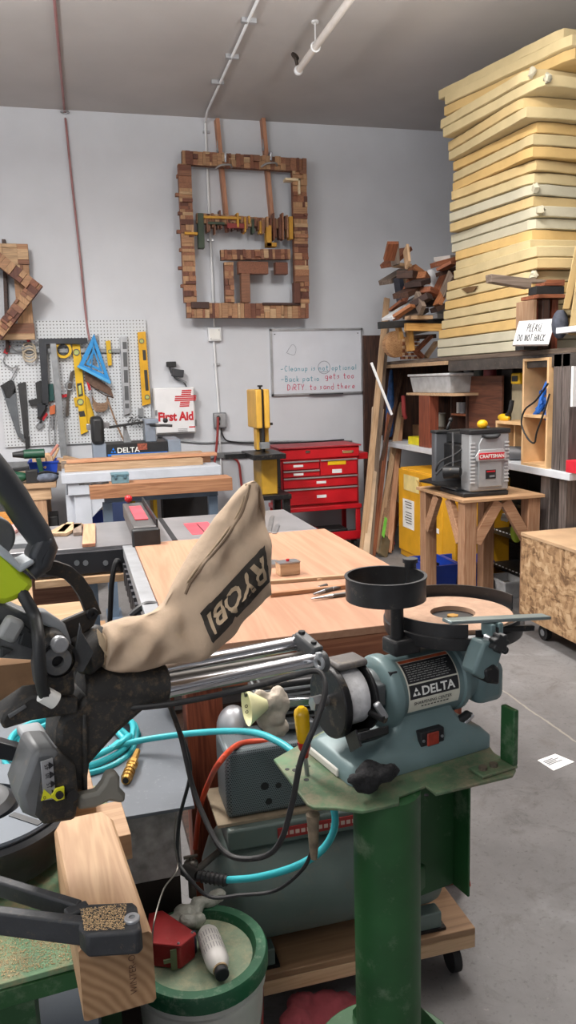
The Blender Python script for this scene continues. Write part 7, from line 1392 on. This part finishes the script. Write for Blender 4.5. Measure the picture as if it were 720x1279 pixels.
w_ = at(165, 1146, z=h_+.003); MB().lathe([(.004, 0), (.0095, 0), (.0095, .003), (.0085, .004), (.004, .004)], V(w_.x, w_.y, h_), (0, 0, 1), 24, True).build('washer', alu, t); MB().cyl(V(w_.x, w_.y, h_-.001), V(w_.x, w_.y, h_+.0025), .004, n=6).build('bolt_socket', galv, t)
def grains(name, label, n, quad, z, s, m_, seed, parent=None):
    r = random.Random(seed); mb = MB()
    for k in range(n):
        u, v = r.random(), r.random(); p = quad[0].lerp(quad[1], u).lerp(quad[3].lerp(quad[2], u), v); a = r.uniform(0, 6.28); l = s*r.uniform(.5, 1.4); d1 = V(math.cos(a), math.sin(a), r.uniform(-.2, .3))*l; d2 = V(-math.sin(a), math.cos(a), 0)*l*.4
        p = V(p.x, p.y, z+r.uniform(0, s*.5)); mb.add([p-d1-d2, p+d1-d2, p+d1+d2, p-d1+d2, p+V(0, 0, s*.5)], [(0, 1, 2, 3), (0, 1, 4), (1, 2, 4), (2, 3, 4), (3, 0, 4)])
    o = mb.build(name, m_, parent); o['kind'] = 'stuff'
    if parent is None: o['label'] = label; o['category'] = 'sawdust'
    return o
sd1 = plain('sawdust', (196, 168, 128), .9, 0, .1, 60)
grains('sawdust', 'sawdust heaped on the pad of the black clamp', 1500, [top_(106, 1163, h_), top_(100, 1136, h_), top_(158, 1129, h_), top_(156, 1161, h_)], h_+.0006, .0008, sd1, 5)
grains('sawdust', 'sawdust strewn over the green bench plate at the lower left', 2600, [V(-.22, e0.y-.0, 0), V(-.045, e1.y+.01, 0), V(-.05, 1.12, 0), V(-.25, 1.12, 0)], BZ+.0006, .0010, sd1, 6)

# ================= MITER SAW =================
so = PD(300, 830, 1.25); SO = V(so.x, so.y, 0); SF = Fr(SO, 16)
t = thing('miter_saw', 'sliding miter saw with lime green guard and canvas dust bag, seen from its side', 'saw', V(SO.x, SO.y, BZ), SF.rz); OFF[t.name] = V(0, 0, BZ)
def SL(name, pts, y, th, m_, bevel=.003, parent=None): return MB().prism([SF(px, py, y=y) for px, py in pts], (0, th, 0)).build(name, m_, parent or t, bevel=bevel)
dsaw = plain('saw black dusty', (44, 43, 42), .6, .05, .2, 24, .15, dust=.36, dustcol=(128, 106, 78), ds=90)
lgrey = plain('saw light grey', (150, 154, 158), .4, .1, .08, 10, dust=.08)
gcast = plain('saw grey casting', (104, 106, 108), .5, .2, .15, 14, .1, dust=.1)
# rails
for (a_, b_), yy_, r_ in ((((190, 839), (372, 803)), .055, .0125), (((190, 866), (394, 824)), .0, .0125)):
    MB().cyl(SF(*a_, y=yy_), SF(*b_, y=yy_), r_).build('slide_rail', chrome, t, label='polished steel slide rail')
MB().cyl(SF(190, 852, y=.03), SF(384, 818, y=.03), .008).build('guide_tube', plain('dull tube', (96, 92, 88), .5, .5), t)
c1, c2 = SF(371, 805, y=.055), SF(396, 827, y=.0)
MB().prism([SF(364, 792, y=.07), SF(372, 790, y=.07), SF(380, 795, y=.07), SF(384, 806, y=.07), SF(372, 815, y=.07), SF(365, 808, y=.07)], (0, -.02, 0)).build('end_cap', plain('cap grey black', (72, 74, 76), .5, 0, .1, 20, dust=.2), t, bevel=.003)
MB().bar(c1+V(.003, 0, .012), c2+V(.003, 0, .012), .022, .028).build('end_bridge', MC['cap grey black'], t, bevel=.004); MB().cyl(c2+V(-.006, 0, -.001), c2+V(.016, 0, -.001), .019).build('end_cap', MC['cap grey black'], t, bevel=.003)
MB().cyl(c1.lerp(c2, .2)+V(.003, 0, .03), c1.lerp(c2, .2)+V(.003, 0, .024), .006).build('cap_screw', black, t); MB().cyl(c1.lerp(c2, .8)+V(.003, 0, .03), c1.lerp(c2, .8)+V(.003, 0, .024), .005).build('cap_screw', black, t)
k_ = SF(399, 828, y=-.03); MB().torus(k_, .009, .0035, (1, .2, 0), 16, 8).build('cord_clip', lgrey, t); MB().box(k_+V(0, 0, .012), (.01, .01, .012)).build('cord_clip_tab', lgrey, t, bevel=.002)
# rail bearing housing
a_, b_ = SF(100, 862, y=.012), SF(204, 855, y=.012); MB().cyl(a_, b_, .033, n=36).build('bearing_housing', dsaw, t, bevel=.004); MB().bar(a_+V(0, .05, .006), b_+V(0, .05, .006), .06, .05).build('bearing_housing_rear', dsaw, t, bevel=.01)
for px, py in ((119, 842), (178, 833)): c = SF(px, py, y=.012); MB().cyl(c+V(0, 0, -.01), c+V(0, 0, .010), .0065).build('lock_screw', black, t, bevel=.001)
# column arm down to the base
SL('support_arm', [(72, 912), (70, 962), (74, 988), (108, 994), (114, 955), (150, 915), (204, 868), (196, 862), (110, 866), (92, 890), (78, 897)], -.02, .07, dsaw, .008)
SL('arm_rib', [(104, 893), (109, 893), (110, 990), (104, 990)], -.026, .006, dsaw, .002)
SL('base_hub', [(52, 962), (76, 942), (96, 958), (100, 998), (96, 1026), (56, 1032), (44, 1020)], -.05, .09, dsaw, .008)
SL('hub_side', [(24, 995), (44, 938), (74, 936), (76, 952), (60, 965), (53, 1028), (30, 1018)], -.045, .08, gcast, .008)
SL('scale_plate', [(51, 952), (66, 947), (70, 998), (55, 1000)], -.0535, .003, alu, .0005)
mb = MB()
for k, s in enumerate(('45', '30', '15', '0')):
    c = SF(55.5+1.4*k, 959+11.5*k, y=-.0540); text_mb(s, .0085, lambda u, v, h, c=c: c+V(-v+.006, -.0004, u-.004), mb, cuts=0)
mb.build('scale_numbers', ink, t)
mb = MB()
for k in range(4):
    c = SF(61+1.3*k, 957+11.5*k, y=-.0540); mb.prism([c+V(0, 0, .006), c+V(.007, 0, 0), c+V(0, 0, -.004)], (0, -.0008, 0))
mb.build('scale_marks', ink, t)
c = SF(56.5, 994, y=-.055); MB().prism([c+V(-.006, 0, -.005), c+V(.010, 0, -.005), c+V(-.001, 0, .010)], (0, -.001, 0)).build('zero_flag', plain('lime yellow', (216, 216, 40), .45), t); text_mb('0', .007, lambda u, v, h: c+V(u-.003, -.0015, v-.004)).build('zero_number', ink, t)
c = SF(72, 991, y=-.052); mb = MB(); mb.prism([c+V(-.011, 0, 0), c+V(-.003, 0, -.009), c+V(.008, 0, -.009), c+V(.009, 0, .009), c+V(-.003, 0, .009)], (0, -.004, 0)); mb.build('pointer', MC['lime yellow'], t, bevel=.001); MB().cyl(c+V(.001, -.004, 0), c+V(.001, -.008, 0), .0052, n=14).build('pointer_screw', ink, t)
c = SF(88, 990, y=-.045); MB().cyl(c+V(0, .0, 0), c+V(0, -.012, 0), .008).build('hub_bolt', black, t)
SL('lock_lever', [(97, 996), (122, 990), (130, 980), (135, 968), (146, 964), (151, 972), (151, 986), (158, 993), (157, 1003), (150, 1004), (137, 1002), (120, 1010), (98, 1013)], -.045, .02, plain('lever grey', (122, 120, 112), .6, 0, .08), .005)
# round table
tc_ = SF.loc(at(-26, 985, z=.9)); tcx, tcy = tc_.x, tc_.y; 
rimm = plain('table rim black', (36, 38, 42), .4, .1, .1, 12, .1)
MB().lathe([(.001, .0), (.125, 0), (.142, .012), (.146, .03), (.146, .045), (.150, .05), (.150, .074), (.143, .08), (.001, .08)], (tcx, tcy, BZ+.012), (0, 0, 1), 72).build('base_drum', rimm, t)
zt_ = BZ+.0925; MB().lathe([(.068, 0), (.139, 0), (.141, .004), (.139, .008), (.068, .008)], (tcx, tcy, zt_), (0, 0, 1), 72, True).build('turntable', plain('table silver', (92, 99, 108), .5, .2, .06, 8), t)
MB().lathe([(.001, .012), (.03, .02), (.055, .02), (.066, .010), (.066, -.004)], (tcx-.01, tcy, zt_), (0, 0, 1), 56).build('center_hub', plain('hub black', (34, 36, 40), .3), t)
for a in (25, 100, 200, 300): d = V(math.cos(rad(a)), math.sin(rad(a)), 0); MB().bar(V(tcx, tcy, zt_+.0085)+d*.072, V(tcx, tcy, zt_+.0085)+d*.136, .012, .0015).build('table_slot', rimm, t)
for k in range(3):
    a = rad(90+120*k); MB().cyl((tcx+.1*math.cos(a), tcy+.1*math.sin(a), BZ+.0005), (tcx+.1*math.cos(a), tcy+.1*math.sin(a), BZ+.014), .02).build('foot', rubber, t)
SL('fence_bracket', [(-10, 925), (38, 938), (44, 945), (40, 956), (-10, 948)], .03, .03, rimm, .004)
SL('hub_shelf', [(40, 938), (70, 932), (75, 938), (75, 950), (42, 950)], -.02, .10, lgrey, .004)
# cradle bracket at the left under the pivot
SL('cradle', [(1, 902), (5, 893), (38, 870), (55, 868), (98, 872), (98, 893), (70, 896), (40, 901), (5, 912)], -.03, .05, dsaw, .004); SL('cradle_slot', [(10, 893), (32, 880), (34, 884), (12, 898)], -.032, .003, gcast, .001)
# pivot head and swing arm casting
SL('swing_arm', [(-60, 745), (4, 752), (32, 765), (70, 775), (92, 800), (95, 830), (50, 826), (-60, 820)], .02, .05, gcast, .006)
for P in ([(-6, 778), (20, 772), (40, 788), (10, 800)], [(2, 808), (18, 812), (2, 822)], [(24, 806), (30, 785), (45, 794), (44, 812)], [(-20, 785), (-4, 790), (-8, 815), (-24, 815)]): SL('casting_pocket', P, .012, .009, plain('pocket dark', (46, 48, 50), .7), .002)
SL('arm_top_plate', [(32, 762), (60, 765), (82, 780), (91, 805), (86, 808), (72, 788), (48, 778)], -.005, .03, lgrey, .004)
SL('pivot_head', [(55, 808), (60, 795), (72, 788), (84, 796), (92, 815), (96, 870), (54, 872), (50, 840)], -.035, .06, dsaw, .008)
c = SF(72.5, 803, y=-.036); MB().cyl(c, c+V(0, -.014, 0), .0115).build('pivot_bolt', alu, t, bevel=.003); c = SF(70, 824, y=-.036); MB().lathe([(.008, 0), (.019, 0), (.019, -.008), (.008, -.01)], c, (0, 1, 0), 28, True).build('pivot_ring', gcast, t); MB().cyl(c+V(0, -.001, 0), c+V(0, .004, 0), .009).build('pivot_hole', ink, t); c = SF(72, 825, y=-.034); MB().lathe([(.022, 0), (.027, 0), (.027, -.006), (.022, -.006)], c, (0, 1, 0), 28, True).build('pivot_collar', blackm, t)
c = SF(12, 781, y=-.0); MB().bar(c+V(-.012, -.02, -.012), c+V(.006, -.02, .014), .02, .026).build('release_knob', plain('knob pale grey', (156, 158, 158), .45), t, bevel=.006)
# linkage
link = plain('speckled link', (40, 36, 32), .6, .1, .1, 20, .1, dust=.3, dustcol=(112, 82, 52), ds=150)
mb = MB(); pr_ = [(58, 709), (72, 711), (86, 716), (98, 727), (108, 742), (114, 757), (119, 770)]; rs = []; W_ = 9
for i, (px, py) in enumerate(pr_):
    a = pr_[max(i-1, 0)]; b = pr_[min(i+1, len(pr_)-1)]; dx, dy = b[0]-a[0], b[1]-a[1]; l = math.hypot(dx, dy); nx, ny = -dy/l*W_, dx/l*W_
    p, q = SF(px+nx, py+ny, y=.01), SF(px-nx, py-ny, y=.01); rs.append([p, q, q+V(0, .014, 0), p+V(0, .014, 0)])
mb.loft(rs).build('guard_link', link, t, bevel=.001, sharp=30)
SL('guard_link', [(120, 758), (123, 770), (118, 782), (84, 810), (72, 797), (76, 777), (112, 762)], .005, .012, link, .003)
c = SF(115.5, 767, y=.003); MB().lathe([(.003, -.002), (.008, -.002), (.009, .002), (.003, .002)], c, (0, 1, 0), 20, True).build('link_bolt', blackm, t)
# lime guard and handle
lime = plain('lime green plastic', (190, 212, 34), .42, 0, .06, 6)
SL('blade_guard', [(-60, 655), (0, 682), (18, 700), (30, 716), (44, 726), (42, 734), (34, 744), (18, 752), (6, 756), (-60, 745)], -.02, .06, lime, .012)
SL('guard_lip', [(-5, 676), (12, 690), (26, 706), (41, 698), (45, 703), (26, 716), (10, 702), (-5, 690)], -.026, .05, plain('pale rim', (176, 184, 190), .4), .003)
hm = plain('handle dark grey', (46, 49, 54), .45, 0, .08, 20)
mb = MB(); hp = [(-22, 570, 20), (0, 598, 20), (18, 622, 19), (34, 648, 18), (48, 668, 17), (56, 684, 16), (50, 702, 15), (36, 714, 12)]; rs = []
for i, (px, py, w2) in enumerate(hp):
    a = hp[max(i-1, 0)]; b = hp[min(i+1, len(hp)-1)]; dx, dy = b[0]-a[0], b[1]-a[1]; l = math.hypot(dx, dy); nx, ny = -dy/l*w2, dx/l*w2; p, q = SF(px+nx, py+ny, y=-.0), SF(px-nx, py-ny, y=-.0); c = (p+q)/2; hd = (q-p)/2; rs.append([c+hd*math.cos(2*math.pi*k/16)+V(0, .022*math.sin(2*math.pi*k/16), 0) for k in range(16)])
mb.loft(rs).build('handle', hm, t, sharp=60)
SL('handle_knuckle', [(60, 700), (72, 680), (66, 672), (50, 668), (38, 694), (44, 724), (58, 714)], -.022, .044, hm, .008)
c = SF(-8, 672, y=.02); MB().cyl(c, c+V(0, .03, 0), .029, n=40).build('motor_disc', gcast, t, bevel=.004)
MB().tube([SF(24, 735, y=-.01), SF(34, 752, y=-.02), SF(44, 772, y=-.028), SF(48, 800, y=-.055), SF(50, 835, y=-.06), SF(54, 862, y=-.055), SF(62, 874, y=-.05)], .0085, 10).build('hose_sleeve', black, t); c = SF(61, 870, y=-.05); MB().cyl(c+V(-.008, 0, .006), c+V(.008, 0, -.008), .0115).build('white_tie', white, t)
# dust chute
MB().cyl(SF(98, 822, y=.0), SF(128, 800, y=.02), .030, .028, n=30).build('dust_chute', dsaw, t, bevel=.003)
SL('deflector_flap', [(92, 838), (94, 812), (100, 778), (103, 790), (112, 806), (118, 815), (104, 840)], -.035, .004, plain('smoky plastic', (70, 72, 74), .2, 0, .3, 20), .001)
# ---- dust bag: its own thing
st = [((125, 788), (128, 834), .030), ((135, 780), (138, 837), .034), ((158, 773), (160, 838), .036), ((185, 767), (190, 833), .036), ((204, 757), (222, 826), .040), ((217, 735), (255, 814), .043), ((233, 704), (288, 786), .044), ((251, 675), (316, 760), .040), ((268, 650), (338, 743), .034), ((274, 643), (339, 738), .033), ((290, 622), (336, 695), .027), ((305, 606), (331, 648), .018), ((314, 601), (326, 616), .011), ((318, 600.5), (323, 606), .006)]
bag = thing('dust_bag', 'beige canvas dust bag with dark upside down brand panel', 'dust bag', V(SO.x, SO.y, 1.1), SF.rz); OFF[bag.name] = V(0, 0, 1.1)
rs = []; nb = 28
for a_, b_, th in st:
    p, q = SF(*a_, y=.005), SF(*b_, y=.005); c = (p+q)/2; h = (q-p)/2; ring = []
    for k in range(nb):
        an = 2*math.pi*k/nb; cx, sx = math.cos(an), math.sin(an); e = lambda v, pw: math.copysign(abs(v)**pw, v)
        ring.append(c+h*e(cx, .9)+V(0, -th*e(sx, .8), 0))
    rs.append(ring)
# resample rings smoothly
res = []
for k in range(nb):
    res.append(spline([r_[k] for r_ in rs], k=4))
rs2 = [[res[k][j] for k in range(nb)] for j in range(len(res[0]))]
from mathutils import noise
mb = MB().loft(rs2)
def wr(p):
    u = p.x*9+p.z*6; w_ = p.x*.75+p.z*.66; q_ = -p.x*.66+p.z*.75; d = .009*noise.noise(Vector((w_*9, 3.1, q_*38)))+.006*noise.noise(Vector((w_*30, p.y*10, q_*22+5)))+.0025*noise.noise(Vector((p.x*70, p.y*20, p.z*70)))
    return V(0, -d*2.6 if p.y < 0 else d, 0)+V(.3, 0, .3)*d*.5
mb.v = [p+wr(p) for p in mb.v]
canvas = plain('canvas beige', (192, 168, 144), .9, 0, .12, 12, .5, dust=.2, dustcol=(214, 190, 150), ds=40)
bo = mb.build('bag_body', canvas, bag, sharp=180, sub=1)
bvh = BVHTree.FromPolygons([tuple(v) for v in mb.v], mb.f)
camL = SF.loc(CAM)
def onbag(px, py, off=.0012):
    d = (SF.loc(CAM+ray(px, py))-camL).normalized(); h, n, i, dd = bvh.ray_cast(camL, d)
    if h is None: return SF(px, py, y=-.02)
    n = n if n.dot(d) < 0 else -n; return h+n*off
QR0, QI0, QR1, QI1 = (330, 681), (250, 766), (335.5, 727), (265, 803)
def pmap(u, v, off):
    x = (QR0[0]*(1-u)+QI0[0]*u)*(1-v)+(QR1[0]*(1-u)+QI1[0]*u)*v; y = (QR0[1]*(1-u)+QI0[1]*u)*(1-v)+(QR1[1]*(1-u)+QI1[1]*u)*v; return onbag(x, y, off)
mb = MB(); nu, nv = 30, 14; mb.add([pmap(i/nu, j/nv, .0026) for i in range(nu+1) for j in range(nv+1)], [(i*(nv+1)+j, (i+1)*(nv+1)+j, (i+1)*(nv+1)+j+1, i*(nv+1)+j+1) for i in range(nu) for j in range(nv)])
pn = mb.build('brand_panel', plain('panel charcoal', (58, 52, 46), .85, 0, .15, 40, .2), bag, sharp=180)
tm = MB(); raw = []
text_mb('RYOBI', 1, lambda u, v, h: V(u, v, 0), tm, weight=.022, cuts=2); xs = [p.x for p in tm.v]; yz = [p.y for p in tm.v]; x0, x1, y0, y1 = min(xs), max(xs), min(yz), max(yz)
tm.v = [pmap(.05+.88*(p.x-x0)/(x1-x0), .17+.66*(p.y-y0)/(y1-y0), .0042) for p in tm.v]
tm.build('brand_lettering', plain('letter tan', (196, 172, 142), .85, 0, .06), bag, sharp=180)
zp = [(312, 606), (308, 625), (300, 645), (285, 668), (268, 690), (250, 712), (238, 728), (232, 742)]
mb = MB().tube([onbag(*q, off=.0005) for q in zp], .0022, 6); mb.build('zipper', plain('zip brown', (120, 100, 80), .7), bag)
mb = MB().tube([onbag(q[0]-4, q[1]-1, off=.0005) for q in zp[:-1]], .0016, 6); mb.build('zipper_seam', plain('seam tan', (168, 146, 120), .85), bag)
MB().tube([onbag(129, 792), onbag(133, 800), onbag(133, 815), onbag(131, 830)], .002, 6).build('collar_seam', MC['seam tan'], bag)
MB().lathe([(.024, 0), (.031, 0), (.031, .012), (.024, .012)], SF(124, 811, y=.01), SF(140, 800, y=.01)-SF(124, 811, y=.01), 28, True).build('collar', plain('collar beige', (176, 156, 130), .9), bag)
